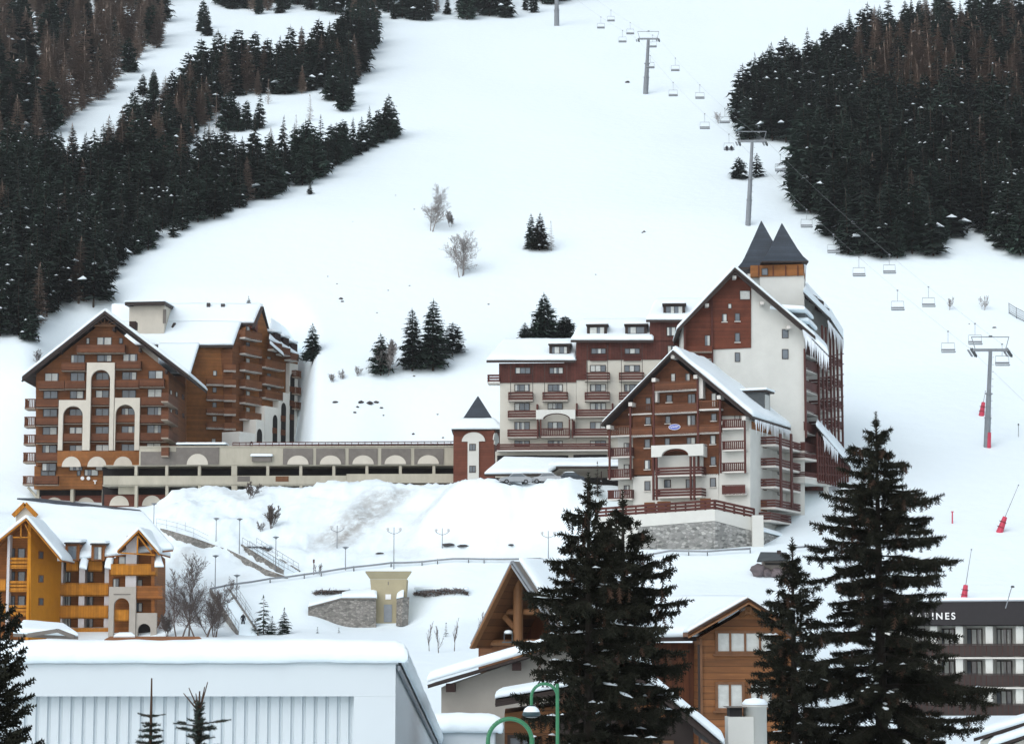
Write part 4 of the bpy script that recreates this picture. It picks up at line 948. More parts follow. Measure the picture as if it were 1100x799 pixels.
S2 = Fac(818, 289, 850, 300, 580)
mb = MB(); S2.poly(mb, [(818, 612), (849, 612), (849, 580), (840, 578), (818, 571)], -.8, 0, 'stone'); mb.build('side_face', TWR)
sb = MB(); sb.snow([S2.p(818.3, 570.6, .1), S2.p(848.5, 578.5, .1), S2.p(848.5, 576, -1.6), S2.p(818.3, 568.5, -1.6)], .4, nx=10, ny=4, over=0); sb.build('snow_cover', TWR, True)
mb = MB()
for fc, xa, ya, xb, yb in ((TW, 640, 546, 768, 537), (TE, 768, 537, 810.5, 546.5)):
    n = int((xb-xa)/10.5)
    for k in range(n+1):
        t = k/n; x = xa+(xb-xa)*t; y = ya+(yb-ya)*t; fc.pbx(mb, x-.6, y-.6, x+.6, y+11, -.3, -.05, 'redrail')
    for dy in (.6, 4.4, 8.0): mb.bar(fc.p(xa, ya+dy, 0), fc.p(xb, yb+dy, 0), .1, .3, 'redrail')
    if fc is TW:
        for x0, x1 in ((692, 703), (706, 720), (752, 763)): fc.pbx(mb, x0, ya-3+(yb-ya)*(x0-xa)/(xb-xa), x1, ya+7+(yb-ya)*(x0-xa)/(xb-xa), -1.8, -1.6, 'wood')
mb.build('railing', TWR)
# ================================================================== ochre chalet (left, lower)
YA = Fac(-30, 268, 33, 268, 620); YB = Fac(33, 268, 66, 275, 620); YC = Fac(58, 275, 118, 275, 620); YD = Fac(117, 272.5, 168, 272.5, 620); YE = Fac(166, 272.5, 177.5, 283, 620)
YL = thing('ochre_chalet', 'ochre and orange apartment chalet with deep snow roof at the left edge', 'chalet', P(90, 684, 272))
mb = MB()
YA.poly(mb, [(-30, 700), (31.5, 700), (31.5, 560), (27, 558.5), (-30, 603)], -8, -1.4, 'orangeb')
YB.poly(mb, [(33, 700), (66, 700), (66, 602), (33, 561)], -.4, 0, 'orange')
YC.pbx(mb, 58, 598, 118, 700, -9, -1.8, 'orangeb'); YD.poly(mb, [(117, 700), (168, 700), (168, 600), (149, 572), (117, 606)], -9, -1.8, 'orangeb')
YE.poly(mb, [(166, 660), (177.5, 660), (177.5, 600), (166, 590)], -.4, 0, 'orangeb'); YE.poly(mb, [(166, 700), (174, 700), (174, 660.3), (166, 660.3)], -.5, -.2, 'greyst')
mb.build('wall', YL)
for x in (30, 8): 
    mb = MB(); YA.pbx(mb, x-1.2, 568, x+1.6, 690, -1.3, .0, 'orange' if x > 20 else 'lilac'); mb.build('partition', YL)
for y in (597.5, 622.5, 648.5): balcony(YA, 7, 31, y, y+13, YL, 1.2, -1.39, 'boards', 'orangew', 'orangew', st=.12); window(YA, 9, y-9, 16, y+4, YL, 1, d=-1.39, cur=.1); window(YA, 19, y-9, 27, y+4, YL, 1, d=-1.39, cur=.1)
for y in (622, 648): balcony(YA, -30, 6, y, y+13, YL, 1.2, -1.39, 'solid', 'orangew', 'orangew', st=.12)
for y in (592, 617.5, 642): window(YB, 42, y, 47, y+8, YL, 1, cur=0, frame='framel', fw=.1)
for x in (61.5, 66, 85, 90, 112, 118): 
    if x in (66, 112, 85, 118): continue
for x in (64, 87.5, 115):
    mb = MB(); YC.pbx(mb, x-3.2, 598, x+3, 700, -1.79, .05, 'lilac'); mb.build('partition', YL)
for y, x0, x1 in ((626, 60, 116.5), (650, 60, 116), (674, 60, 116)): balcony(YC, x0, x1, y, y+14, YL, 2.0, -1.75, 'solid', 'orangew', 'orangew', st=.12)
for x0, x1 in ((71, 84), (95, 110)): balcony(YC, x0, x1, 601.5, 613.5, YL, 2.0, -1.75, 'solid', 'orangew', 'orangew', st=.12)
for y in (614, 639.5, 663.5):
    window(YC, 69, y, 76, y+11, YL, 2, d=-1.79, cur=.7); window(YC, 91, y, 100, y+11, YL, 2, d=-1.79, cur=.2)
balcony(YD, 119, 167, 605.5, 618, YL, 1.9, -1.79, 'solid', 'orangew', 'orangew', st=.12); balcony(YD, 146, 175, 629, 643.5, YL, 1.9, -1.79, 'solid', 'orangeb', 'orangeb', st=.12)
for x0, y0, x1, y1 in ((127, 597, 136, 606), (121, 621, 128, 631), (146, 622, 153, 632), (146, 647, 153, 657)): window(YD, x0, y0, x1, y1, YL, 1, d=-1.79, cur=.6)
mb = MB(); YD.pbx(mb, 135, 575, 146.5, 640, -1.78, -.3, 'lilac'); mb.build('partition', YL)
mb = MB(); arch_px(YD, mb, 116.5, 630, 145.5, 700, 121.8, 138.5, 642, -.4, .3, 'greyst'); YD.pbx(mb, 122, 637.6, 140, 638.6, .31, .36, 'greycon'); af = mb.build('arch_tower', YL)
balcony(YD, 122, 138.3, 654.5, 667, YL, .25, -.4, 'solid', 'orangew', 'orangew', st=.1)
mb = MB(); arch_px(YD, mb, 145.7, 658, 168, 700, 147.5, 161.5, 669.5, -.5, .1, 'greyst'); mb.build('arch_wall', YL)
mb = MB(); YD.pbx(mb, 147, 668, 162, 690, -1.77, -1.5, 'void'); mb.build('doorway', YL)
# roofs
def groof(fc, apx, lft, rgt, run, over, seed, trim='orangew', sn=.55, d=0., parent=YL):
    a = fc.p(*apx, d+over); l = fc.p(*lft, d+over); r = fc.p(*rgt, d+over); bk = -fc.n*run
    mb = MB(); mb.slab([l, a, a+bk, l+bk], .2, 'orangeb'); mb.slab([a, r, r+bk, a+bk], .2, 'orangeb'); rf = mb.build('roof', parent)
    o = Vector((0, 0, .204)); nf = -fc.n*.12
    sb = MB(); sb.snow([l+o+nf, a+o+nf, a+o+bk, l+o+bk], sn, seed=seed, edge=.4, over=.05); sb.snow([a+o+nf, r+o+nf, r+o+bk, a+o+bk], sn, seed=seed+3, edge=.4, over=.05); sb.build('snow_cover', rf, True)
    mb = MB(); t = Vector((0, 0, .02))
    for e in (l, r): mb.bar(a+t+fc.n*.03, e+t+fc.n*.03, .1, .42, trim, fc.n)
    mb.build('barge_board', rf); return rf
g1 = groof(YA, (28, 558), (-28, 603), (66, 603), 9, 1.2, 2)
mb = MB()
for p, q in (((14, 577), (31, 577)), ((22.5, 577), (22.5, 563)), ((27, 563), (33, 575))): mb.bar(YA.p(*p, .9), YA.p(*q, .9), .14, .22, 'orangew', YA.n)
mb.build('roof_truss', g1)
g2 = groof(YD, (149, 570.5), (126, 593), (171, 596), 9, .9, 5)
mb = MB()
for p, q in (((127, 593.5), (167, 596)), ((147.5, 594), (148, 573)), ((147.5, 574), (163, 594))): mb.bar(YD.p(*p, .7), YD.p(*q, .7), .16, .26, 'orangew', YD.n)
mb.build('roof_truss', g2)
mb = MB(); q = [P(40, 606, 274), P(186, 592, 274), P(155, 556, 289), P(20, 545, 289)]; mb.slab(q, .2, 'orangeb'); mr_ = mb.build('roof', YL)
sb = MB(); sb.snow([p+Vector((0, 0, .204)) for p in q], .7, nx=30, ny=20, seed=8, edge=.5, over=.1); sb.build('snow_cover', mr_, True)
mb = MB(); q2 = [P(18, 541, 289.6), P(156, 558, 289.3), P(150, 553.5, 293), P(40, 541, 293)]; mb.slab([p+Vector((0, 0, .55)) for p in q2], .18, 'slate'); mb.build('ridge_slates', mr_)
for k, x in enumerate((78, 105)):
    d_ = dormer(YC, x-8 if k == 0 else x-7, x+7, 583 if k == 0 else 584, 602, mr_, 1.35, -5, 1, 'orangeb', seed=k, win='framel')
    sb = MB(); u0, u1, z0, z1 = YC.rect(x+8, 586, x+16, 610, 1.9); sb.snow([YC.w(u0, z0, 2.2), YC.w(u1, z0-.2, 2.2), YC.w(u0+.7, z1, -1.5), YC.w(u0-.2, z1, -1.5)], .45, nx=8, ny=8, seed=k+5, over=0); sb.build('snow_cover', d_, True)
sb = MB(); sb.snow([YD.p(166, 609, .6), YD.p(176, 609, .6), YD.p(171, 594, -1), YD.p(166, 594, -1)], .4, nx=6, ny=6, seed=2, over=0); sb.build('snow_cover', YL, True)
mb = MB(); c = Fac(15, 284, 40, 284, 548); c.poly(mb, [(17, 566), (37, 566), (37, 553), (27, 542), (17, 553)], -3, 0, 'plaster'); vt = mb.build('chimney', YL)
mb = MB(); mb.bar(c.p(27, 541, .3), c.p(39.5, 554, .3), .5, .4, 'orangew', c.n); mb.bar(c.p(27, 541, .3), c.p(14, 554, .3), .5, .4, 'orangew', c.n); mb.build('gable_board', vt)
for x, y in ((77, 545), (100, 545.5), (119, 547)):
    p = P(x, y, 290); mb = MB(); mb.box(p.x-.3, p.y-.2, p.z-.9, p.x+.3, p.y+.2, p.z+.3, 'steeld'); mb.build('roof_vent', mr_)
# ================================================================== stone wall and tan service building
def gtop(px, Y): X = (px-CX)/F*Y/1.0; return h(X, Y)
ST = Fac(331, 283, 404, 283.5, 660)
SW = thing('stone_wall', 'grey rubble stone retaining wall with snowy top beside the tan service building', 'wall', P(367, 674, 283))
mb = MB(); ST.poly(mb, [(331, 684), (404, 684), (404, 643.5), (366, 643.5), (331, 653)], -.7, 0, 'stone2'); mb.build('stone_face', SW)
mb = MB()
for a, b in (((331, 653), (366, 643.5)), ((366, 643.5), (404, 643.5))): mb.bar(ST.p(*a, -.3)+Vector((0, 0, .06)), ST.p(*b, -.3)+Vector((0, 0, .06)), 1.0, .16, 'greycon')
cp = mb.build('coping', SW)
sb = MB(); sb.snow([ST.p(331, 652, .1), ST.p(367, 642.5, .1), ST.p(367, 639.5, -4), ST.p(331, 647, -4)], .35, nx=10, ny=5, over=0); sb.snow([ST.p(367, 642.5, .1), ST.p(405, 642.5, .1), ST.p(405, 633, -3), ST.p(367, 639, -4)], .5, nx=10, ny=5, over=0, seed=4); sb.build('snow_cover', SW, True)
sw2 = Fac(427, 283.8, 433, 283, 660); mb = MB(); sw2.poly(mb, [(425.5, 672), (431.5, 672), (433, 641), (426, 643)], -1, 0, 'stone2'); s2 = mb.build('stone_face', SW)
sb = MB(); sb.snow([sw2.p(425.8, 643, .1), sw2.p(433.5, 641, .1), sw2.p(434, 634, -1.5), sw2.p(427, 635, -1.5)], .3, nx=5, ny=4, over=0); sb.build('snow_cover', s2, True)
TN = Fac(397, 285, 438, 285, 640)
SV = thing('service_building', 'small tan rendered service building with flared cap and grey door', 'utility building', P(418, 665, 284))
mb = MB(); TN.poly(mb, [(403, 676), (433, 676), (437, 622), (397.5, 622)], -4, 0, 'tan'); mb.build('wall', SV)
mb = MB(); b0 = [TN.p(397.5, 621.9, 0), TN.p(437, 621.9, 0), TN.p(437, 621.9, -4), TN.p(397.5, 621.9, -4)]
z = TN.p(417, 613.5, 0).z
def up(px, d): p = TN.p(px, 618, d); return Vector((p.x, p.y, z))
mb.hexa(b0, [up(392.5, .6), up(442, .6), up(442, -4.5), up(392.5, -4.5)], 'tan'); cp = mb.build('cornice', SV)
sb = MB(); sb.snow([up(393, .5), up(441.5, .5), up(441.5, -4.4), up(393, -4.4)], .12, nx=10, ny=6, over=0); sb.build('snow_cover', cp, True)
mb = MB(); TN.pbx(mb, 412.3, 649, 421, 668, .004, .1, 'steel'); mb.build('door', SV)
mb = MB(); TN.pbx(mb, 414, 638, 420, 643.5, .004, .08, 'signw'); mb.build('plaque', SV)
mb = MB(); TN.pbx(mb, 416.6, 624.5, 417.6, 628, .004, .06, 'greycon'); mb.build('vent', SV)
# ================================================================== stairs with rubble side walls
def wall_strip(name, pts, thick, mat, label, cat, snow=.2):
    """pts: (px, py_top, py_bottom, Y)"""
    b = P(pts[len(pts)//2][0], pts[len(pts)//2][2], pts[len(pts)//2][3]); o = thing(name, label, cat, b); mb = MB(); sb = MB()
    for a, c in zip(pts[:-1], pts[1:]):
        ya, yc = ground_at(a[0], a[2]).y, ground_at(c[0], c[2]).y; ta, ba = P(a[0], a[1], ya), P(a[0], a[2], ya); tc, bc = P(c[0], c[1], yc), P(c[0], c[2], yc); k = Vector((0, thick, 0)); dn = Vector((0, 0, -.7))
        mb.hexa([ba+dn, bc+dn, bc+k+dn, ba+k+dn], [ta, tc, tc+k, ta+k], mat)
        if snow: sb.snow([ta+Vector((0, .05, .003)), tc+Vector((0, .05, .003)), tc+k+Vector((0, 0, .003)), ta+k+Vector((0, 0, .003))], snow, nx=8, ny=3, edge=.15, over=0, seed=a[0])
    mb.build('stone_face', o)
    if snow: sb.build('snow_cover', o, True)
    return o
def gY(px, py): return ground_at(px, py).y
def stair(name, label, p0, p1, width_px, n, mat='stone2'):
    """flight from lower point p0 to upper point p1 (pixels on the ground), treads a real 1.8 m wide"""
    a = ground_at(*p0); b = ground_at(*p1); o = thing(name, label, 'stairs', a); u = Vector((b.x-a.x, b.y-a.y, 0)); L = u.length; u.normalize(); s = Vector((u.y, -u.x, 0))*1.1
    mb = MB()
    for k in range(n):
        q = a+u*(L*k/n); q2 = a+u*(L*(k+1)/n); z0 = a.z+(b.z-a.z)*k/n-1.2; z1 = a.z+(b.z-a.z)*(k+1)/n+.25
        P4 = [q+s, q-s, q2-s, q2+s]; P4 = [q-s, q+s, q2+s, q2-s] if True else P4
        mb.hexa([Vector((p.x, p.y, z0)) for p in P4], [Vector((p.x, p.y, z1)) for p in P4], 'snow')
    mb.build('steps', o)
    mb = MB()
    for sg in (1.06, -1.06):
        c0, c1 = a+s*sg, b+s*sg; w_ = s.normalized()*.12; lo = Vector((0, 0, -1.6)); hi = Vector((0, 0, .42)); mb.hexa([c0-w_+lo, c0+w_+lo, c1+w_+lo, c1-w_+lo], [c0-w_+hi, c0+w_+hi, c1+w_+hi, c1-w_+hi], mat)
    mb.build('side_wall', o)
    mb = MB()
    for sd_ in (s, -s):
        pts = []
        for k in range(0, 9):
            q = a.lerp(b, k/8)+sd_*.95+Vector((0, 0, .3)); mb.tube(q, q+Vector((0, 0, 1.0)), .025, .025, 'steel', 5); pts.append(q+Vector((0, 0, 1.0)))
        mb.path(pts, .028, 'steel', 5); mb.path([p-Vector((0, 0, .5)) for p in pts], .018, 'steel', 5)
    mb.build('handrail', o); return o
stair('outdoor_stairs', 'upper flight of snowy outdoor stairs with thin metal handrails above the footpath', (313, 616), (268, 588), 12, 26)
stair('outdoor_stairs', 'lower flight of outdoor stairs where a person in black stands', (266, 682), (236, 636), 12, 30)
wall_strip('stair_wall', [(244, 589.5, 591, 301), (262, 598, 606, 299.5), (285, 611, 618, 297), (309, 619.5, 621.5, 295.5)], .8, 'stone2', 'sloping grey rubble wall along the upper outdoor stairs', 'wall', .12)
wall_strip('stair_wall', [(172, 567, 568.5, 306), (184, 570, 576, 305), (207, 577, 585, 303), (224, 583, 588, 302), (240, 588.5, 589.5, 301.5)], .8, 'stone2', 'dark rubble bank wall with a thin fence above the bare tree', 'wall', .08)
wall_strip('stair_wall', [(233, 634, 642, 290), (243, 648, 655, 287), (256, 659, 668, 284)], .6, 'stone2', 'low rubble wall beside the lower outdoor stairs', 'wall', .2)
def fence(pts, name, label, hgt=1.1, r=.022, nP=8, mat='steel', rails=(1., .5)):
    g = [ground_at(*p) for p in pts]; o = thing(name, label, 'railing', g[0]); mb = MB()
    for a, b in zip(g[:-1], g[1:]):
        L = (b-a).length; n = max(1, int(L/1.8))
        for k in range(n):
            q = a.lerp(b, k/n); q.z = h(q.x, q.y)-.1; mb.tube(q, q+Vector((0, 0, hgt+.1)), r, r, mat, 5)
        m = max(1, int(L/3)); prev = None
        for k in range(m+1):
            q = a.lerp(b, k/m); q.z = h(q.x, q.y)
            if prev is not None:
                for f in rails: mb.tube(prev+Vector((0, 0, hgt*f)), q+Vector((0, 0, hgt*f)), r, r, mat, 5)
            prev = q
    mb.build('rails', o); return o
fence([(168, 566), (190, 571), (208, 577), (224, 585)], 'railing', 'thin metal railing on top of the dark rubble bank', 1.2)
fence([(268, 590), (290, 604), (316, 619)], 'railing', 'thin metal railing on the far side of the upper stairs', 1.1)
fence([(246, 628), (258, 645), (270, 664)], 'railing', 'thin metal railing beside the person on the lower stairs', 1.1)
# guard rail of the upper road
def guard(pts, label):
    g = [ground_at(*p) for p in pts]; o = thing('guard_rail', label, 'guard rail', g[0]); mb = MB()
    prev = None
    for a, b in zip(g[:-1], g[1:]):
        m = max(1, int((b-a).length/2))
        for k in range(m+1):
            q = a.lerp(b, k/m); q.z = h(q.x, q.y)
            if prev is not None and (q-prev).length > .05: mb.bar(prev+Vector((0, 0, .55)), q+Vector((0, 0, .55)), .07, .24, 'steel')
            if k % 2 == 0: mb.box(q.x-.06, q.y+.05, q.z-.3, q.x+.06, q.y+.17, q.z+.7, 'steeld')
            prev = q
    mb.build('rail', o); return o
guard([(226, 637), (250, 632), (290, 626), (345, 619), (380, 613.5), (420, 609), (470, 606), (520, 605), (580, 604.5), (640, 603), (700, 600), (760, 597), (806, 594)], 'long grey guard rail along the snowy upper road')
guard([(850, 593), (900, 592), (950, 590), (1000, 588)], 'grey guard rail on the road right of the dark hut')
def hedge(x0, x1, yt, yb, label, seed):
    rng = random.Random(seed); a = ground_at(x0, yb); b = ground_at(x1, yb); mb = MB(); L = (b-a).length
    for k in range(int(L*90)):
        t = rng.random(); q = a.lerp(b, t); hh = (yb-yt)/F*q.y*(1-abs(t-.5)**3*6*.8); p = Vector((q.x+rng.gauss(0, .1), q.y+rng.gauss(0, .35), h(q.x, q.y)+rng.random()*hh)); d = Vector((rng.gauss(0, 1), rng.gauss(0, 1), rng.gauss(0, .6))).normalized()
        e = d.orthogonal().normalized()*.07; mb.face([p-e, p+d*.4+e*.3, p+e], 'twigd')
    sb = MB()
    o = mb.build('hedge', None, base=a); tag(o, label, 'hedge'); q = Vector((0, .5, (yb-yt)/F*a.y))
    sb.snow([a+q-Vector((0, .6, .1)), b+q-Vector((0, .6, .1)), b+q+Vector((0, .6, .1)), a+q+Vector((0, .6, .1))], .18, nx=16, ny=4, over=0, seed=seed); sb.build('snow_cap', o, True)
hedge(337, 375, 633, 638, 'short dark clipped hedge left of the tan service building', 1); hedge(445, 503, 632, 639, 'long dark clipped hedge right of the tan service building', 2); hedge(263, 291, 586, 590, 'dark low hedge at the top of the upper stairs', 3)
# ================================================================== street lamps
def lamp_post(px, yt, yb, label, heads=1, Y=None):
    g = ground_at(px, yb); zt = P(px, yt, g.y).z; o = thing('street_lamp', label, 'street lamp', g, 'slim street lamps on the snow bank'); H = zt-g.z
    mb = MB(); mb.tube(g-Vector((0, 0, .5)), g+Vector((0, 0, H)), .07, .05, 'steel', 6); mb.build('pole', o)
    if heads == 1:
        mb = MB(); mb.lathe(g+Vector((0, 0, H)), [(.05, -.25), (.16, -.12), (.40, 0), (.42, .06), (.1, .14), (.01, .15)], 'steel', 10); mb.build('lamp_head', o)
    else:
        for s in (-1, 1):
            mb = MB(); mb.path([g+Vector((0, 0, H-.9)), g+Vector((s*.45, 0, H-.75)), g+Vector((s*.8, 0, H-.55))], .04, 'steel', 5); mb.lathe(g+Vector((s*.8, 0, H-.55)), [(.05, 0), (.15, .08), (.19, .32), (.22, .36), (.1, .45), (.01, .46)], 'lampw', 10); mb.build('lamp_head', o)
    return o
for px, yt, yb, lb, hd in ((165, 541, 570, 'slim lamp just above the dark rubble bank, right of the ochre chalet roof', 1), (232, 557, 582, 'slim lamp in the snow between the rubble bank and the upper stairs', 1), (257, 557.5, 594, 'slim lamp standing at the top of the upper stairs', 1),
        (231, 597, 636, 'slim lamp above the bare tree thicket, below the upper stairs', 1), (254, 618, 657, 'slim lamp beside the lower stairs above the person', 1), (296, 577, 614, 'slim lamp halfway along the upper stairs railing', 1), (362, 564, 588, 'double-headed lamp in front of the dirty snow bank', 2),
        (423, 566, 611, 'tallest double-headed lamp behind the tan service building', 2), (475, 567, 589, 'double-headed lamp on clean snow right of the dirty bank', 2), (371, 588, 612, 'thin single lamp behind the guard rail left of the tan building', 1), (589, 570, 600, 'double-headed lamp half behind the spruce near the carport', 2)): lamp_post(px, yt, yb, lb, hd)
mp = ground_at(337, 617)
mb = MB(); mb.tube(mp-Vector((0, 0, .3)), mp+Vector((0, 0, 1.9)), .05, .05, 'redrail', 6); mb.box(mp.x-.12, mp.y-.1, mp.z+1.5, mp.x+.12, mp.y-.06, mp.z+1.95, 'redrail'); tag(mb.build('marker_post', None, base=mp), 'small red topped marker post by shrubs at the guard rail end', 'marker post')
# ================================================================== small dark hut on rocks
hb = ground_at(826, 618); hy = hb.y
HT = thing('well_hut', 'small dark roofed hut over grey boulders below the pier', 'hut', hb)
mb = MB(); rngh = random.Random(5)
def boulder(mb, c, r, rng, mat='rock', flat=.7):
    bm = bmesh.new(); bmesh.ops.create_icosphere(bm, subdivisions=2, radius=1)
    s = rng.random()*50
    for v in bm.verts:
        k = 1+.35*noise.noise(v.co*1.3+Vector((s, 0, 0))); v.co = Vector((v.co.x*r[0], v.co.y*r[1], v.co.z*r[2]))*k+c
    i = len(mb.v); mb.v.extend([tuple(v.co) for v in bm.verts])
    for f in bm.faces: mb.f.append(tuple(i+v.index for v in f.verts)); mb.m.append(mb.mi(mat))
    bm.free()
M['bould'] = mk('brown_boulder', (.12, .10, .105), .9, .3, 1.2)
for x, y, w_, hh in ((814, 612, 8, 7), (823, 615, 6, 5), (835, 616, 9, 6), (846, 616, 7, 5)):
    mb = MB(); p = P(x, y, hy-.3); k = hy/F; boulder(mb, p, (w_*k, 1.1, hh*k), rngh, 'bould'); mb.build('boulder', HT)
HF = Fac(814, hy-.6, 850, hy-.6, 604)
mb = MB(); HF.pbx(mb, 820, 602.5, 847, 612, -2.4, -.4, 'greycon'); HF.pbx(mb, 822, 604.3, 845, 606.5, -.39, -.3, 'void'); mb.build('wall', HT)
mb = MB(); q = [HF.p(815, 602.5, .5), HF.p(849, 600.8, .5), HF.p(845, 594.5, -1.2), HF.p(817, 594, -1.2)]; mb.slab(q, .16, 'steeld'); mb.slab([q[3], q[2], q[2]+Vector((.3, 1.6, -1)), q[3]+Vector((-.3, 1.6, -1))], .16, 'steeld'); mb.build('roof', HT)
mb = MB(); p = HF.p(837, 595, -1); mb.box(p.x-.25, p.y-.2, p.z-.2, p.x+.2, p.y+.2, p.z+.45, 'dark'); mb.build('vent', HT)
# ================================================================== hotel with roof lettering (right edge)
HC = Fac(946, 219.5, 1130, 213.5, 700)
HO = thing('flat_roofed_hotel', 'flat-roofed dark hotel with white roof lettering and long balconies at the right edge', 'hotel', P(1050, 800, 217))
mb = MB(); HC.pbx(mb, 948, 672, 1130, 830, -10, -1.5, 'white'); mb.build('wall', HO)
mb = MB(); HC.bx(mb, HC.uz(945, 660, 1.2)[0], HC.uz(1130, 660, 1.2)[0], HC.uz(1060, 671, 1.2)[1], HC.uz(1060, 646, 1.2)[1], -9, 1.2, 'black'); fb = mb.build('fascia', HO)
u0 = HC.uz(945, 650, 1.3)[0]; u1 = HC.uz(1130, 650, 1.3)[0]; zt = HC.uz(1060, 645.9, 1.2)[1]
mb = MB(); HC.bx(mb, u0, u1, zt+.003, zt+.1, -9, 1.3, 'steel'); ed = mb.build('roof_edge', HO)
sb = MB(); sb.snow([HC.w(u0, zt+.104, 1.25), HC.w(u1, zt+.104, 1.25), HC.w(u1, zt+.104, -9), HC.w(u0, zt+.104, -9)], .28, nx=40, ny=10, edge=.15, over=0); sb.build('snow_cover', ed, True)
def text3d(txt, size, mat, parent, loc, udir, ndir, ext=.05, bold=0.0, spacing=1.15, name='lettering'):
    cu = bpy.data.curves.new('t', 'FONT'); cu.body = txt; cu.size = size; cu.extrude = ext; cu.offset = bold; cu.space_character = spacing; cu.align_x = 'RIGHT'
    to = bpy.data.objects.new('t', cu); COL.objects.link(to); bpy.context.view_layer.update()
    me = bpy.data.meshes.new_from_object(to.evaluated_get(bpy.context.evaluated_depsgraph_get())); bpy.data.objects.remove(to)
    mt = Matrix((udir, Vector((0, 0, 1)), ndir)).transposed().to_4x4(); mt.translation = loc; me.transform(mt)
    b = Vector(parent['_b']); me.transform(Matrix.Translation(-b)); me.materials.clear(); me.materials.append(M[mat])
    o = bpy.data.objects.new(name, me); COL.objects.link(o); o.parent = parent; return o
p = HC.p(1026.5, 664.8, 1.26)
text3d('LES CLARINES', .88, 'signw', HO, p, HC.u, HC.n, .04, .012, 1.36)
for fl, (yr, ys, yc) in enumerate(((691, 705.5, 671.5), (723, 737.5, 705.8), (755, 769, 737.8))):
    mb = MB(); a = HC.uz(948, ys, .9)[0]; b = HC.uz(1130, ys, .9)[0]; z0 = HC.uz(1060, ys, .9)[1]; z1 = HC.uz(1060, yr, .9)[1]; zc = HC.uz(1060, yc, .9)[1]
    HC.bx(mb, a, b, z0-.15, z0, -1.49, .9, 'slabw'); sl = mb.build('balcony_slab', HO)
    mb = MB(); HC.bx(mb, a, b, z0+.08, z1-.12, .80, .87, 'dark'); HC.bx(mb, a, b, z1-.09, z1, .75, .92, 'dark')
    n = int((b-a)/.5)
    for k in range(n): HC.bx(mb, a+.5*k+.2, a+.5*k+.24, z0+.15, z1-.15, .872, .90, 'redrail')
    mb.build('balcony_rail', HO)
    for x in (952, 970, 1003, 1030.5, 1062.5, 1095): 
        mb = MB(); HC.pbx(mb, x-3.6, yc+1, x+4, ys-1, -1.48, .6, 'white'); mb.build('partition', HO)
    for x in (961, 985, 1017, 1046.5, 1078.5, 1110): window(HC, x-(5 if x < 970 else 9), yc+3, x+(5 if x < 970 else 9), ys-1, HO, 3, d=-1.49, cur=None, fw=.12)
mb = MB(); HC.pbx(mb, 948, 772, 1130, 830, -1.45, .5, 'pale'); mb.build('base_wall', HO)
p = HC.p(1082, 774, .6); mb = MB(); mb.lathe(p, [(.02, 0), (.12, .05), (.12, .2), (.02, .25)], 'tan', 8); mb.build('wall_lamp', HO)
# twin snowy roof edges in front of the hotel
for k, (a, b, c_, d_, lab) in enumerate((((1046, 796), (1110, 776), 2.2, 150, 'upper snow-covered lean-to roof at the lower right corner'), ((1062, 806), (1110, 789), 1.5, 140, 'lower snow-covered shed roof at the lower right corner'))):
    q = [P(a[0], a[1], d_), P(b[0]+20, b[1]-6, d_), P(b[0]+24, b[1]-10, d_+5), P(a[0]+3, a[1]-4, d_+5)]; o = thing('lean_to_roof' if k == 0 else 'shed_roof', lab, 'roof', q[0])
    mb = MB(); mb.slab(q, .2, 'dark'); mb.build('roof_boards', o); sb = MB(); sb.snow([p+Vector((0, 0, .204)) for p in q], .45, nx=14, ny=5, over=.05, seed=k); sb.build('snow_cover', o, True)
    mb = MB(); w0 = q[0]+Vector((.4, .5, -4)); 
    mb.hexa([q[0]+Vector((.5, .4, -5)), q[1]+Vector((0, .4, -5)), q[2]+Vector((0, 0, -5)), q[3]+Vector((.5, 0, -5))], [q[0]+Vector((.5, .4, -.01)), q[1]+Vector((0, .4, -.01)), q[2]+Vector((0, 0, -.01)), q[3]+Vector((.5, 0, -.01))], 'pale'); mb.build('wall', o)
# ================================================================== honey-brown timber chalet (right of centre)
BC = Fac(752, 120, 846, 120, 700); BL = Fac(600, 124, 752, 124, 700)
BH = thing('timber_chalet', 'honey-brown timber chalet with log porch and wide snow roof behind the spruces', 'chalet', P(760, 800, 122))
mb = MB(); BC.poly(mb, [(752, 840), (850, 840), (850, 684), (803, 655), (752, 684)], -5, 0, 'siding'); mb.build('wall', BH)
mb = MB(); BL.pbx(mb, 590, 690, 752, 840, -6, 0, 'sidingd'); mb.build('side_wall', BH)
mb = MB(); BC.pbx(mb, 750.4, 692, 752.4, 830, -.2, .1, 'dark'); BC.pbx(mb, 752.5, 686, 755, 830, .003, .12, 'framel'); mb.build('corner_post', BH)
a = BC.p(804, 646.5, 1.0); l = BC.p(739, 683.5, 1.0); r = BC.p(862, 683, 1.0); bk = Vector((0, 9, 0))
mb = MB(); mb.slab([l, a, a+bk, l+bk], .22, 'siding'); mb.slab([a, r, r+bk, a+bk], .22, 'siding'); rf = mb.build('roof', BH)
o = Vector((0, 0, .224)); nf = Vector((0, .25, 0)); sb = MB(); sb.snow([l+o+nf, a+o+nf, a+o+bk, l+o+bk], .16, seed=1, over=.0); sb.snow([a+o+nf, r+o+nf, r+o+bk, a+o+bk], .16, seed=3, over=.0); sb.build('snow_cover', rf, True)
mb = MB()
for e in (l, r): mb.bar(a+Vector((0, -.08, -.05)), e+Vector((0, -.08, -.05)), .08, .42, 'log', BC.n); mb.bar(a+Vector((0, -.16, .16)), e+Vector((0, -.16, .16)), .07, .16, 'dark', BC.n)
mb.bar(BC.p(804, 655, .5), BC.p(804, 655, .05), .35, .35, 'log'); mb.bar(BC.p(804, 655, .45), BC.p(812, 661, .1), .2, .2, 'log'); mb.bar(BC.p(804, 655, .45), BC.p(796, 661, .1), .2, .2, 'log'); mb.build('barge_board', rf)
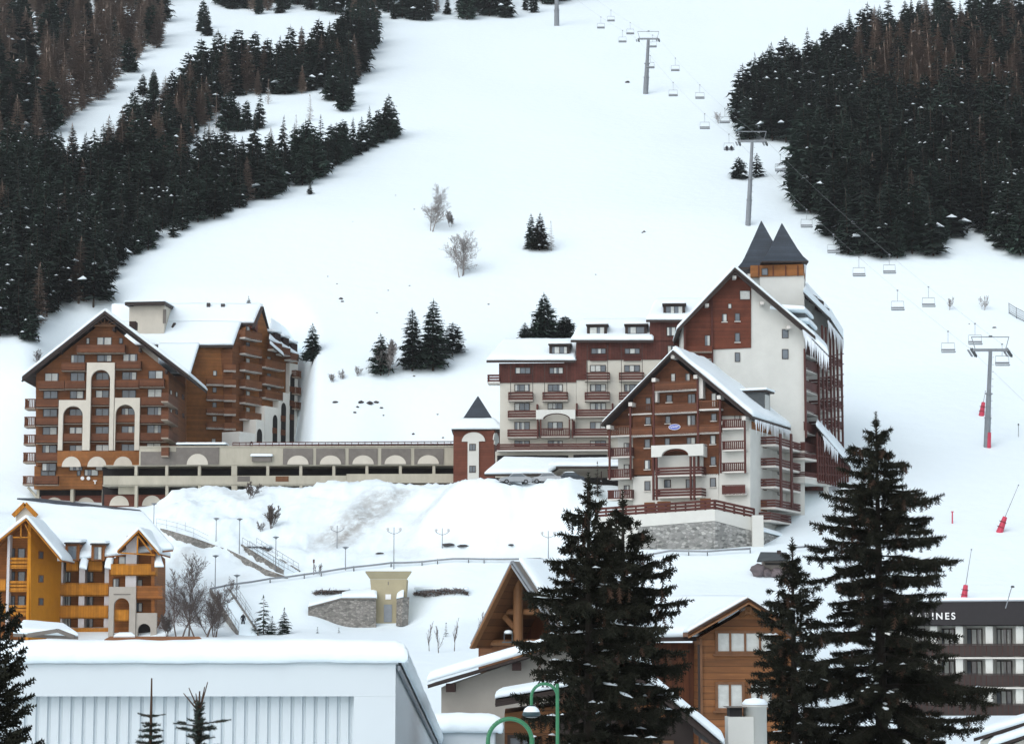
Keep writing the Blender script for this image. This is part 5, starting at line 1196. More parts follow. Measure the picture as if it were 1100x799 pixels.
for x0, x1, y0, y1, n in ((768.5, 832.5, 677, 702, 4), (768.5, 800, 732, 763, 2), (804, 832, 732, 763, 2)):
    w_ = window(BC, x0, y0, x1, y1, BH, n, frame='framel', cur=.95, fw=.14, fd=.12)
    mb = MB(); BC.pbx(mb, x0-2, y1+.2, x1+2, y1+2.2, .003, .2, 'framel'); mb.build('sill', w_)
window(BC, 768, 794, 800, 812, BH, 2, frame='framel')
# wide main roof
mb = MB(); q = [P(575, 691, 122.5), P(751, 688, 122.5), P(806, 652, 129.5), P(600, 648, 129.5)]; mb.slab(q, .22, 'dark'); rf2 = mb.build('roof', BH)
sb = MB(); sb.snow([p+Vector((0, 0, .224)) for p in q], .45, nx=30, ny=12, seed=6, over=.0); sb.build('snow_cover', rf2, True)
# log porch gable facing left
PG_ = Fac(512, 118.5, 604, 115.5, 650)
PO = BH
la = PG_.p(552, 607, 1.); ll = PG_.p(508, 696, 1.); lr = PG_.p(598, 676, 1.); bk = -PG_.n*9
mb = MB(); mb.slab([ll, la, la+bk, ll+bk], .2, 'porch'); mb.slab([la, lr, lr+bk, la+bk], .2, 'greycon'); prf = mb.build('porch_roof', BH)
sb = MB(); o = Vector((0, 0, .204)); sb.snow([la+o+bk*.05, lr+o+bk*.04, lr+o+bk, la+o+bk], .35, seed=4, over=.0, nx=16, ny=12); sb.build('snow_cover', prf, True)
mb = MB()
for e in (ll, lr): mb.bar(la+PG_.n*.05, e+PG_.n*.05, .1, .40, 'log' if e is ll else 'steel', PG_.n); mb.bar(la+PG_.n*.12+Vector((0, 0, .2)), e+PG_.n*.12+Vector((0, 0, .2)), .1, .12, 'steel', PG_.n)
mb.build('barge_board', prf)
mb = MB(); p = PG_.p(556.5, 700, -.2); t = PG_.p(556.5, 617, -.2); mb.tube((p.x, p.y, p.z-3), t, .27, .24, 'log', 14); mb.build('log_post', BH)
mb = MB()
for (x0, y0), (x1, y1), d in (((532, 657), (580, 657), -.5), ((541, 661), (553, 674), -.4), ((530, 688), (545, 662), -1.0), ((538, 690), (550, 640), -1.6), ((512, 690), (600, 690), -.5)): mb.tube(PG_.p(x0, y0, d), PG_.p(x1, y1, d), .16, .16, 'log', 10)
mb.build('porch_beam', BH)
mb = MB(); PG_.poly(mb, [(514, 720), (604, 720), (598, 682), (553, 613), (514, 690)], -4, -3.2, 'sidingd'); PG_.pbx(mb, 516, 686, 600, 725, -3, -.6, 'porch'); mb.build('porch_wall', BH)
c = PG_.p(546, 690, .1); k = .0475
LT = thing('lantern', 'small black metal lantern with snow cap under the log porch', 'lantern', c)
mb = MB(); mb.box(c.x-.32, c.y-.32, c.z, c.x+.32, c.y+.32, c.z+.06, 'steeld')
for sx in (-.2, .2):
    for sy in (-.2, .2): mb.tube(c+Vector((sx, sy, .06)), c+Vector((sx, sy, .42)), .03, .03, 'steeld', 5)
mb.box(c.x-.24, c.y-.24, c.z+.42, c.x+.24, c.y+.24, c.z+.46, 'steeld'); mb.build('cage', LT)
sb = MB(); sb.lathe(c+Vector((0, 0, .463)), [(.2, 0), (.22, .07), (.15, .15), (.01, .18)], 'snow', 12); sb.build('snow_cap', LT, True)
# ================================================================== grey-walled house with low snow roof
GH = Fac(466, 98, 640, 98, 740)
GW = thing('grey_house', 'grey plastered house end under low snow-laden roof between white shed and spruce', 'house', P(540, 800, 98))
mb = MB(); GH.poly(mb, [(474, 860), (640, 860), (640, 690), (606, 693), (474, 738)], -7, 0, 'greyst'); mb.build('wall', GW)
l = GH.p(459.5, 739, 1.2); r = GH.p(606, 696, 1.2); bk = Vector((0, 9, 0)); mb = MB(); mb.slab([l, r, r+bk, l+bk], .14, 'dark'); mb.bar(l+Vector((0, 0, .1)), r+Vector((0, 0, .1)), .1, .32, 'dark', GH.n); rf = mb.build('roof', GW)
sb = MB(); o = Vector((0, 0, .26)); sb.snow([l+o, r+o, r+o+bk, l+o+bk], .42, nx=24, ny=10, seed=2, over=.06, edge=.2); sb.build('snow_cover', rf, True)
r2 = P(700, 720, 97); mb = MB(); mb.slab([r, r2, r2+bk, r+bk], .14, 'dark'); rf2 = mb.build('roof', GW)
sb = MB(); sb.snow([r+o, r2+o, r2+o+bk, r+o+bk], .42, nx=14, ny=8, seed=3, over=0); sb.build('snow_cover', rf2, True)
for x, y in ((484, 734), (555, 711)):
    mb = MB(); GH.pbx(mb, x-5, y, x+5, y+9, .003, 1.15, 'darkred'); mb.build('corbel', GW)
# ================================================================== brown house with steep roof edge
BR = Fac(540, 70, 760, 70, 770)
BB = thing('brown_house', 'brown timber house half hidden behind the big double spruce, steep snowy roof edge', 'house', P(650, 850, 70))
mb = MB(); BR.poly(mb, [(542, 900), (742, 900), (742, 795), (690, 745), (542, 766)], -6, 0, 'siding'); BR.pbx(mb, 600, 770, 745, 900, .004, .1, 'dark'); mb.build('wall', BB)
a = BR.p(689, 731, .8); l = BR.p(532, 757, .8); r = BR.p(778, 806, .8); bk = Vector((0, 7, 0))
mb = MB(); mb.slab([l, a, a+bk, l+bk], .15, 'dark'); mb.slab([a, r, r+bk, a+bk], .15, 'dark'); mb.bar(a, r, .1, .3, 'dark', BR.n); mb.bar(a, l, .1, .25, 'dark', BR.n); rf = mb.build('roof', BB)
o = Vector((0, 0, .2)); sb = MB(); sb.snow([l+o, a+o, a+o+bk, l+o+bk], .2, seed=5, over=.02, nx=20); sb.snow([a+o, r+o, r+o+bk, a+o+bk], .3, seed=6, over=.04, nx=24, edge=.15); sb.build('snow_cover', rf, True)
window(BR, 545, 789, 575, 815, BB, 2, frame='dark', cur=0); window(BR, 688, 795, 724, 820, BB, 2, frame='framel', cur=0, d=.1)
# ================================================================== chimney in front of the timber chalet
ch = P(800, 799, 74); k = 74/F
CHM = thing('chimney', 'white rendered chimney with dark slot and snow-capped round flue', 'chimney', ch)
mb = MB(); zt = P(800, 769, 74).z; mb.box(ch.x-19*k, ch.y-.5, ch.z-9.5, ch.x+8*k, ch.y+.6, zt, 'white'); mb.box(ch.x-17*k, ch.y-.49, zt+.003, ch.x-4*k, ch.y+.5, zt+.28, 'void'); z2 = P(800, 762.5, 74).z; mb.box(ch.x-20*k, ch.y-.6, zt+.283, ch.x+1*k, ch.y+.7, z2+.12, 'greycon'); mb.build('stack', CHM)
c = Vector((ch.x+11*k, ch.y-.1, ch.z-3)); zf = P(800, 759, 74).z-c.z; mb = MB(); mb.lathe(c, [(.37, 0), (.37, zf), (.41, zf+.01), (.41, zf+.06), (.02, zf+.07)], 'white', 16); fl = mb.build('flue', CHM, True)
sb = MB(); sb.lathe(c+Vector((0, 0, zf+.075)), [(.40, 0), (.41, .06), (.3, .17), (.01, .22)], 'snow', 16); sb.build('snow_cap', fl, True)
# ================================================================== white shed in the foreground
WB = thing('white_shed', 'white metal-clad shed with rounded snow roof and ribbed recessed panel in the foreground', 'shed', P(200, 830, 60))
x0 = P(-260, 712, 60).x; x1 = P(425, 712, 60).x; zt = P(400, 713, 60).z; zp = P(300, 747.5, 60).z; xp = P(380, 760, 60).x; zb = zt-9; dep = 34; drop = 3.55
mb = MB(); mb.box(x0, 60, zp, x1, 60.7, zt, 'panel'); mb.box(xp, 60, zb, x1, 60.7, zp-.002, 'panel')
mb.hexa([(x1-.4, 60.71, zb), (x1, 60.71, zb), (x1, 60+dep, zb), (x1-.4, 60+dep, zb)], [(x1-.4, 60.71, zt), (x1, 60.71, zt), (x1, 60+dep, zt-drop), (x1-.4, 60+dep, zt-drop)], 'panel'); mb.build('wall', WB)
mb = MB(); i = 0; x = x0; per = .30
pts = []
while x < xp-.05:
    for dx, dy in ((0, 0), (.20, 0), (.225, .07), (.275, .07)): 
        if x+dx < xp-.01: pts.append((x+dx, 60.42+dy))
    x += per
pts.append((xp-.003, 60.42))
for a, b in zip(pts[:-1], pts[1:]): mb.face([(a[0], a[1], zb), (b[0], b[1], zb), (b[0], b[1], zp-.003), (a[0], a[1], zp-.003)], 'panel')
mb.build('ribbed_panel', WB)
mb = MB(); mb.hexa([(x0, 60.0, zt+.003), (x1+.05, 60.0, zt+.003), (x1+.05, 60+dep, zt-drop+.003), (x0, 60+dep, zt-drop+.003)], [(x0, 60.0, zt+.06), (x1+.05, 60.0, zt+.06), (x1+.05, 60+dep, zt-drop+.06), (x0, 60+dep, zt-drop+.06)], 'panel')
mb.bar((x1+.09, 60.0, zt-.1), (x1+.09, 60+dep, zt-drop-.1), .06, .12, 'steel'); rf = mb.build('roof', WB)
def soft_snow(name, parent, x0, x1, y0, y1, zf, t, bulge, seed, nx=160, ny=40):
    """roof snow with a rounded overhanging lip on every edge; zf(y) is the roof height"""
    mb = MB(); k = mb.mi('snow'); V = []
    prof = [(-.02, -.04), (-bulge*.6, -.06), (-bulge*.85, .08), (-bulge, .28), (-bulge*.85, .52), (-bulge*.4, .78), (.12, .93), (.35, 1.0)]
    ys = [(y0+a, b) for a, b in prof]+[(y0+.35+(y1-y0-.7)*j/ny, 1.0) for j in range(1, ny)]+[(y1-a, b) for a, b in reversed(prof)]
    xs = [(x0+a, b) for a, b in prof]+[(x0+.35+(x1-x0-.7)*j/nx, 1.0) for j in range(1, nx)]+[(x1-a, b) for a, b in reversed(prof)]
    for y, fy in ys:
        for x, fx in xs:
            w = noise.noise(Vector((x*.5+seed, y*.5, 1)))*.06+noise.noise(Vector((x*1.7, y*1.7, seed)))*.025
            f = min(fx, fy); yy = min(max(y, y0), y1)
            V.append((x, y+(w*.8 if fy < .9 and y < (y0+y1)/2 else 0), zf(yy)+t*f+w*(.7+.5*f)))
    U = len(xs); mb.v = V
    for a in range(len(ys)-1):
        for b in range(U-1): mb.f.append((a*U+b, a*U+b+1, (a+1)*U+b+1, (a+1)*U+b)); mb.m.append(k)
    return mb.build(name, parent, True)
soft_snow('snow_cover', rf, x0, x1+.12, 59.98, 60+dep, lambda y: zt+.062-drop*(y-60)/dep, .60, .22, 3)
# low annex behind the shed's right end
q = [P(440, 792, 91), P(534, 792, 91)]
AX = thing('shed_annex', 'low white annex with plump snow roof at the back corner of the white shed', 'shed', P(500, 820, 92))
zt2 = P(500, 785.5, 91).z; mb = MB(); mb.box(q[0].x, 91, zt2-6, P(531, 790, 91).x, 99, zt2, 'panel'); mb.build('wall', AX)
soft_snow('snow_cover', AX, q[0].x, P(531, 790, 91).x+.1, 90.95, 99, lambda y: zt2+.003-.04*(y-91), .72, .25, 8, 40, 20)
# pale metal roofs peeping over the shed
q = [P(14, 683.5, 150), P(84, 686.5, 150), P(70, 678, 156), P(24, 673, 156)]
o = thing('barn_roof', 'snowy grey roof peak peeping over the white shed below the ochre chalet', 'roof', q[0]); mb = MB(); mb.slab(q, .2, 'greycon'); mb.bar(P(30, 682, 149.6), P(62, 677, 149.6), .2, .25, 'greycon'); mb.bar(P(62, 677, 149.6), P(80, 684, 149.6), .2, .25, 'greycon'); mb.build('roof_sheet', o)
sb = MB(); sb.snow([p+Vector((0, 0, .204)) for p in q], .35, seed=2, over=0); sb.build('snow_cover', o, True)
mb = MB(); mb.box(q[0].x+.5, 150.5, q[0].z-8, q[1].x-.5, 155.5, q[0].z-.3, 'pale'); mb.build('wall', o)
q = [P(112, 688.2, 150), P(218, 688.6, 150), P(214, 684.9, 154), P(118, 684.9, 154)]
o = thing('tile_roof', 'thin reddish roof line peeping over the white shed under the bare tree', 'roof', q[0]); mb = MB(); mb.slab(q, .10, 'orangeb'); mb.build('roof_sheet', o); mb = MB(); mb.box(q[0].x+.3, 150.4, q[0].z-8, q[1].x-.3, 153.5, q[0].z-.2, 'pale'); mb.build('wall', o)
sb = MB(); sb.snow([P(122, 684.4, 152.5), P(145, 684.4, 152.5), P(143, 682.4, 154), P(126, 682.4, 154)], .25, over=0); sb.build('snow_cover', o, True)
# ================================================================== green crook street lamps
def crook(xr, xl, yt, ybar, Y, pole_top, label, r, lantern):
    k = Y/F; top = P((xl+xr)/2, yt, Y); R_ = (xr-xl)/2*k; g = P(xr, 900, Y); o = thing('crook_lamp', label, 'street lamp', (g.x, g.y, -1), 'green crook street lamps')
    xc = (P(xl, yt, Y).x+P(xr, yt, Y).x)/2; zc = top.z-R_; zp = P(xr, pole_top, Y).z
    mb = MB(); mb.tube((xc+R_+.002, Y, -1), (xc+R_+.002, Y, max(zp, zc)), r*1.25, r*1.15, 'green', 10); mb.build('pole', o)
    mb = MB(); pts = [Vector((xc+R_*math.cos(math.pi*j/18), Y-.01, zc+R_*math.sin(math.pi*j/18))) for j in range(19)]; zl = P(xl, ybar, Y).z
    pts.append(Vector((xc-R_, Y-.01, zl))); mb.path(pts, r, 'green', 10); mb.build('crook_arm', o)
    c = Vector((xc-R_, Y-.01, zl)); s = k*10 if lantern else .32
    mb = MB(); mb.lathe(c-Vector((0, 0, s*1.25)), [(.02, 0), (s*.8, .02), (s*1.0, s*.25), (s*.9, s*.5), (s*.5, s*1.0), (.05, s*1.25)], 'teal', 18); ln = mb.build('lantern_hood', o, True)
    mb = MB(); mb.lathe(c-Vector((0, 0, s*1.6)), [(.02, s*.28), (s*.4, s*.3), (s*.7, s*.35)], 'lampw', 16); mb.build('globe', ln, True)
    sb = MB(); sb.lathe(c-Vector((0, 0, s*.92)), [(s*.86, s*.12), (s*.86, s*.3), (s*.7, s*.58), (s*.4, s*.8), (.01, s*.88)], 'snow', 18); sb.build('snow_cap', ln, True)
    return o
crook(598.5, 571, 734, 757, 53, 734, 'green crook lamp with snow-capped dark lantern in front of the brown house', .036, True)
crook(571, 524.5, 771.5, 830, 34, 792, 'nearer green crook lamp whose arch rises by the white annex', .032, False)
# ================================================================== chairlift
pyl = [(598, -28, 28, 745., 'thin grey lift pylon at the top edge, beside the upper forest'), (696.5, 42, 101, 580., 'grey lift pylon high on the open piste'), (808, 152, 242, 450., 'grey lift pylon rising behind the twin slate spires'), (1064, 376, 480, 338., 'nearest tall grey lift pylon with red padded foot')]
tops = []
def make_pylon(px, yt, yb, Y, label):
    xb = {598: 598, 696.5: 693.5, 808: 803.5, 1064: 1060}[px]
    g = ground_at(xb, yb); t = P(px, yt, g.y-2.5); o = thing('lift_pylon', label, 'lift pylon', g, 'chairlift pylons up the slope'); ax = (t-g).normalized(); k = g.y/F
    r = 2.6*k if Y < 400 else 2.2*k
    mb = MB(); m1 = g.lerp(t, .55); m0 = g.lerp(t, .3); mb.tube(g-ax*1.5, m0, r*1.35, r*1.3, 'steel', 12); mb.tube(m0, m1, r*1.15, r*1.05, 'steel', 12); mb.tube(m1, t, r*.9, r*.75, 'steel', 12)
    for f in (.3, .55): mb.tube(g.lerp(t, f)-ax*.1, g.lerp(t, f)+ax*.1, r*1.5, r*1.5, 'steel', 12)
    for j in range(12): q = g.lerp(t, .1+.075*j); mb.box(q.x+r, q.y-.03, q.z-.02, q.x+r+.25, q.y+.03, q.z+.02, 'steeld')
    mb.build('mast', o)
    W_ = 2.55; mb = MB(); mb.bar(t+Vector((-W_, 0, 0)), t+Vector((W_, 0, 0)), .35, .4, 'steel'); mb.build('cross_arm', o)
    mb = MB(); u = Vector((0, 0, 1.9))
    for s in (-1, 1): mb.bar(t+Vector((s*(W_-.35), 0, .1)), t+Vector((s*(W_+.15), 0, 0))+u, .1, .1, 'steel', Vector((0, 1, 0)))
    mb.bar(t+Vector((-W_-.2, 0, 0))+u, t+Vector((W_+.2, 0, 0))+u, .12, .12, 'steel'); mb.bar(t+Vector((-.2, 0, .1))+u, t+Vector((.3, 0, .1))+u, .2, .2, 'steeld'); mb.build('work_frame', o)
    sd_ = Vector((0, .9, .42)).normalized()
    for s in (-1, 1):
        mb = MB(); c = t+Vector((s*W_, 0, -.35)); mb.bar(c-sd_*1.7-Vector((s*.0, 0, 0)), c+sd_*1.7, .16, .3, 'steeld')
        mb.bar(c-sd_*1.6+Vector((-.42, 0, -.1)), c+sd_*1.6+Vector((-.42, 0, -.1)), .3, .06, 'steel')
        for j in range(6):
            q = c+sd_*(-1.5+.6*j)+Vector((.14, 0, -.02)); mb.tube(q, q+Vector((.14, 0, 0)), .24, .24, 'steeld', 10)
        mb.build('sheave_train', o)
    if Y < 400:
        mb = MB(); q = g+Vector((.0, -r*1.0, 0)); mb.tube(g+Vector((r*.6, -r*.8, -.4)), g+ax*2.1+Vector((r*.6, -r*.8, 0)), .32, .3, 'red', 8); mb.build('padding', o)
    tops.append(t); return o
for a in pyl: make_pylon(*a)
lines = []
ex = [tops[0]+(tops[0]-tops[1])*.8]+tops+[tops[-1]+(tops[-1]-tops[-2])*.5]
for s, lb in ((-1, 'left-hand steel haul rope of the chairlift'), (1, 'right-hand steel haul rope of the chairlift')):
    pts = []
    for i in range(len(ex)-1):
        a, b = ex[i]+Vector((s*2.75, 0, .05)), ex[i+1]+Vector((s*2.75, 0, .05)); sag = .012*(b-a).length
        for j in range(16): t = j/16; pts.append(a.lerp(b, t)-Vector((0, 0, sag*4*t*(1-t))))
    pts.append(ex[-1]+Vector((s*2.75, 0, .05))); lines.append(pts)
    M['cable'] = mk('rope_steel', (.22, .24, .25), .5, .05, 1)
    mb = MB(); mb.path(pts, .013, 'cable', 4); o = mb.build('haul_rope', None, base=pts[20]); tag(o, lb, 'cable')
def make_chair():
    o = thing('lift_chair', 'x', 'lift chair', Vector((0, 0, 0)), 'chairs hanging on the lift ropes'); H = 3.1
    mb = MB(); mb.tube((0, 0, 0), (0, .12, -.9), .035, .035, 'cable', 5); mb.tube((0, .12, -.9), (0, .2, -1.7), .035, .035, 'cable', 5); mb.box(-.12, -.15, -.08, .12, .15, .08, 'steel'); mb.build('hanger', o)
    mb = MB(); mb.bar((-.95, .2, -1.7), (.95, .2, -1.7), .06, .07, 'steel')
    for s in (-1, 1): mb.tube((s*.95, .2, -1.7), (s*1.02, .25, -H+.05), .028, .028, 'cable', 5); mb.tube((s*1.02, .25, -H+.05), (s*1.02, -.3, -H), .03, .03, 'cable', 5)
    mb.build('frame', o)
    mb = MB(); mb.box(-1.0, -.32, -H-.06, 1.0, .18, -H+.04, 'steeld'); mb.build('seat', o)
    mb = MB(); mb.hexa([(-1.0, .2, -H+.22), (1.0, .2, -H+.22), (1.0, .27, -H+.22), (-1.0, .27, -H+.22)], [(-1.0, .26, -H+.52), (1.0, .26, -H+.52), (1.0, .33, -H+.52), (-1.0, .33, -H+.52)], 'steel'); mb.build('backrest', o)
    return o
chair = make_chair(); first = True
def place_chair(px, py, li, label):
    global first
    best = None
    pts = lines[li]
    for a, b in zip(pts[:-1], pts[1:]):
        for j in range(24):
            q = a.lerp(b, j/24); u, v = proj(q-Vector((0, 0, 3.1))); d = (u-px)**2+.15*(v-py)**2
            if best is None or d < best[0]: best = (d, q)
    q = best[1]
    if first: chair.location = q; chair['label'] = label; first = False; return chair
    return dup(chair, q, label=label)
LLEFT = [(646, 25), (669, 44), (699, 71), (724, 99), (758, 133), (784, 155), (870, 222), (896, 266), (923, 296), (965, 332), (1019, 376)]
LRIGHT = [(657, 18), (677, 36), (701, 53), (725, 78), (752, 106), (779, 131), (838, 186), (955, 298), (997, 335), (1047, 375), (1074, 421)]
ordn = ['topmost', 'second', 'third', 'fourth', 'fifth', 'sixth', 'seventh', 'eighth', 'ninth', 'tenth', 'lowest']
chairs = []
for li, (L_, nm) in enumerate(((LLEFT, 'left-hand'), (LRIGHT, 'right-hand'))):
    for k, (px, py) in enumerate(L_):
        occ = (li == 0 and k == 5)
        chairs.append(place_chair(px, py, li, ('lift chair carrying two riders' if occ else 'empty grey lift chair')+', %s from top on the %s rope' % (ordn[k], nm) if k not in (0, 10) else 'empty grey lift chair, %s one on the %s rope' % (ordn[k], nm)))
# ================================================================== people
def person(name, label, joints, edges, radii, loc, rz=0., group=None, cloth='cloth', scale=1.):
    me = bpy.data.meshes.new('p'); me.from_pydata(joints, edges, []); o = bpy.data.objects.new('p', me); COL.objects.link(o)
    sk = o.modifiers.new('s', 'SKIN'); o.modifiers.new('u', 'SUBSURF').levels = 1
    for v, r in zip(me.skin_vertices[0].data, radii): v.radius = (r, r)
    me.skin_vertices[0].data[0].use_root = True
    bpy.context.view_layer.update(); m2 = bpy.data.meshes.new_from_object(o.evaluated_get(bpy.context.evaluated_depsgraph_get())); bpy.data.objects.remove(o)
    m2.materials.clear(); m2.materials.append(M[cloth]); m2.materials.append(M['skin'])
    for p in m2.polygons:
        p.use_smooth = True
        c = p.center
        if c.z > joints[HEADI][2]-.07 and c.z < joints[HEADI][2]+.06 and c.y < joints[HEADI][1]-.03: p.material_index = 1
    r = bpy.data.objects.new(name, m2); COL.objects.link(r); r.location = loc; r.rotation_euler = (0, 0, rz); r.scale = (scale,)*3; tag(r, label, 'person', group); return r
HEADI = 4
J = [(0, 0, .95), (0, 0, 1.15), (0, -.01, 1.40), (0, 0, 1.53), (0, -.01, 1.66), (.10, 0, .90), (.13, -.06, .50), (.13, .0, .08), (.13, -.14, .04), (-.10, 0, .90), (-.13, .08, .50), (-.14, .16, .08), (-.14, .03, .04),
     (.19, 0, 1.40), (.26, .02, 1.13), (.27, -.10, .90), (-.19, 0, 1.40), (-.27, .04, 1.13), (-.25, -.08, .90)]
EDG = [(0, 1), (1, 2), (2, 3), (3, 4), (0, 5), (5, 6), (6, 7), (7, 8), (0, 9), (9, 10), (10, 11), (11, 12), (2, 13), (13, 14), (14, 15), (2, 16), (16, 17), (17, 18)]
RD = [.16, .15, .17, .065, .115, .11, .085, .06, .055, .11, .085, .06, .055, .09, .06, .045, .09, .06, .045]
g = ground_at(261, 677)
person('person', 'person dressed in black walking on the lower stairs', J, EDG, RD, g+Vector((0, 0, .3)), .4)
JS = [(0, 0, .12), (0, .02, .35), (0, .0, .58), (0, 0, .72), (0, -.02, .86), (.10, -.02, .10), (.12, -.45, .10), (.12, -.48, -.32), (.12, -.64, -.36), (-.10, -.02, .10), (-.12, -.45, .10), (-.12, -.48, -.32), (-.12, -.64, -.36),
      (.19, 0, .58), (.25, -.1, .33), (.18, -.33, .25), (-.19, 0, .58), (-.25, -.1, .33), (-.18, -.33, .25)]
cl = chairs[5].location
for s, lb in ((-.45, 'dark clothed skier on the left half of an occupied lift chair'), (.45, 'dark clothed skier on the right half of an occupied lift chair')):
    person('person', lb, JS, EDG, RD, Vector(cl)+Vector((s, -.05, -3.1+.02)), 0., 'skiers riding the chairlift')
# ================================================================== snow lances with red pads, markers
def lance(px, pyb, pyt, tip, label, w=3.2):
    g = ground_at(px, pyb); k = g.y/F; t = P(px+(tip[0]-px)*((pyb-pyt)/max(1, pyb-tip[1])), pyt, g.y); e = P(tip[0], tip[1], g.y); o = thing('snow_lance', label, 'snow gun', g, 'red padded snow lances')
    mb = MB(); mb.tube(g-Vector((0, 0, .3)), t, w*k*1.25, w*k*.75, 'red', 8)
    for f in (.3, .65): mb.tube(g.lerp(t, f)-(t-g)*.01, g.lerp(t, f)+(t-g)*.01, w*k*1.3, w*k*1.3, 'redrail', 8)
    mb.build('padding', o)
    mb = MB(); mb.tube(t, e, .05, .03, 'cable', 6); mb.tube(e-(e-t)*.02, e+(e-t)*.02, .08, .08, 'steel', 6); mb.build('lance', o); return o
lance(1073, 571, 555, (1094, 521), 'red padded snow lance leaning right, on the piste at right edge')
lance(1035, 643.5, 628, (1043.5, 590), 'red padded snow lance rising just above the hotel roof')
lance(1054, 446, 432, (1058.5, 420), 'red padded snow lance just left of the nearest lift pylon', 2.6)
for px, y0, y1, m, lb, ct in ((1023, 562, 549, 'red', 'thin red piste marker pole on the open slope', 'marker pole'), (1094, 469, 455, 'steeld', 'thin dark piste pole near the right edge above the snow lances', 'marker pole')):
    g = ground_at(px, y0); t = P(px, y1, g.y); mb = MB(); r = .09 if m == 'red' else .05
    mb.tube(g-Vector((0, 0, .3)), t, r, r, m if m == 'red' else 'cable', 6); mb.tube(t-Vector((0, 0, .25 if m != 'red' else .1)), t, r*2.2, r*2.2, m, 6); tag(mb.build('piste_pole', None, base=g), lb, ct)
# roof aerial and safety net
p = P(1080, 646, 212); mb = MB(); mb.tube(p-Vector((0, 0, .6)), p+Vector((.6, 0, 1.3)), .05, .04, 'steel', 5); mb.lathe(p+Vector((.7, 0, 1.25)), [(.02, 0), (.18, .05), (.14, .2), (.01, .22)], 'steeld', 8); q = mb.build('roof_lamp', HO)
g = [ground_at(x, y) for x, y in ((1084, 337), (1092, 342), (1102, 347), (1114, 352))]; o = thing('safety_net', 'grey piste safety net on posts at the right edge', 'fence', g[0]); mb = MB(); nb = MB()
for a in g: mb.tube(a-Vector((0, 0, .3)), a+Vector((0, 0, 1.9)), .05, .05, 'steeld', 5)
for a, b in zip(g[:-1], g[1:]):
    for j in range(5): nb.tube(a+Vector((0, 0, .2+.4*j)), b+Vector((0, 0, .2+.4*j)), .02 if j in (1, 2, 3) else .05, .02 if j in (1, 2, 3) else .05, 'steeld', 4)
    for j in range(9): q = a.lerp(b, j/9); nb.tube(q+Vector((0, 0, .2)), q+Vector((0, 0, 1.8)), .015, .015, 'steeld', 4)
mb.build('posts', o); nb.build('netting', o)
# ================================================================== cars
def make_car(label, loc, rz, paint):
    o = thing('parked_car', label, 'car', Vector((0, 0, 0)), 'cars parked by the buildings'); L, W_ = 4.2, 1.72
    side = [(-2.1, .35), (-2.08, .75), (-1.7, .88), (-1.0, .95), (-.45, 1.38), (.75, 1.42), (1.45, .98), (2.0, .90), (2.1, .55), (2.05, .32)]
    mb = MB(); mb.prism([Vector((x, -W_/2, z)) for x, z in side], Vector((0, W_, 0)), paint); mb.build('body', o)
    for s in (-1, 1):
        mb = MB(); y = s*(W_/2+.004); pts = [(-.85, .97), (-.40, 1.31), (.70, 1.34), (1.25, 1.0)]; mb.prism([Vector((x, y, z)) for x, z in pts], Vector((0, s*.02, 0)), 'glass'); mb.build('side_window', o)
    mb = MB(); mb.hexa([(-1.0, -.75, .97), (-1.0, .75, .97), (-.98, .75, .985), (-.98, -.75, .985)], [(-.5, -.68, 1.36), (-.5, .68, 1.36), (-.48, .68, 1.37), (-.48, -.68, 1.37)], 'glass'); mb.build('windscreen', o)
    for x in (-1.3, 1.3):
        for s in (-1, 1):
            mb = MB(); mb.tube((x, s*(W_/2-.17), .31), (x, s*(W_/2+.02), .31), .31, .31, 'tyre', 14); w_ = mb.build('wheel', o); mb = MB(); mb.tube((x, s*(W_/2+.021), .31), (x, s*(W_/2+.03), .31), .18, .18, 'steel', 10); mb.build('rim', w_)
    for s in (-1, 1):
        mb = MB(); mb.box(-2.12, s*.6-.16, .62, -2.05, s*.6+.16, .76, 'lampw'); mb.build('headlight', o)
    sb = MB(); sb.snow([(-.4, -.66, 1.41), (.75, -.66, 1.43), (.75, .66, 1.43), (-.4, .66, 1.41)], .16, nx=8, ny=6, edge=.2, over=0); sb.build('snow_cap', o, True)
    o.location = loc; o.rotation_euler = (0, 0, rz); return o
def gz(px, Y, d=0): x = (px-CX)/F*Y; return Vector((x, Y, h(x, Y)+d))
for px, py, Y, rz, pt, lb in ((553.5, 520, 308.6, .15, 'carpaint', 'silver car parked before the carport, nearest the entrance tower'), (588, 519.5, 309.6, -.2, 'carpaint', 'pale car parked at the step of the carport roof'), (610, 519, 311, .3, 'cardark', 'dark car parked in the shade of the carport'), (374, 530.5, 334.5, .2, 'carpaint', 'silver car parked behind the snow bank under the parking deck')):
    q = P(px, py, Y); make_car(lb, q, rz, pt)
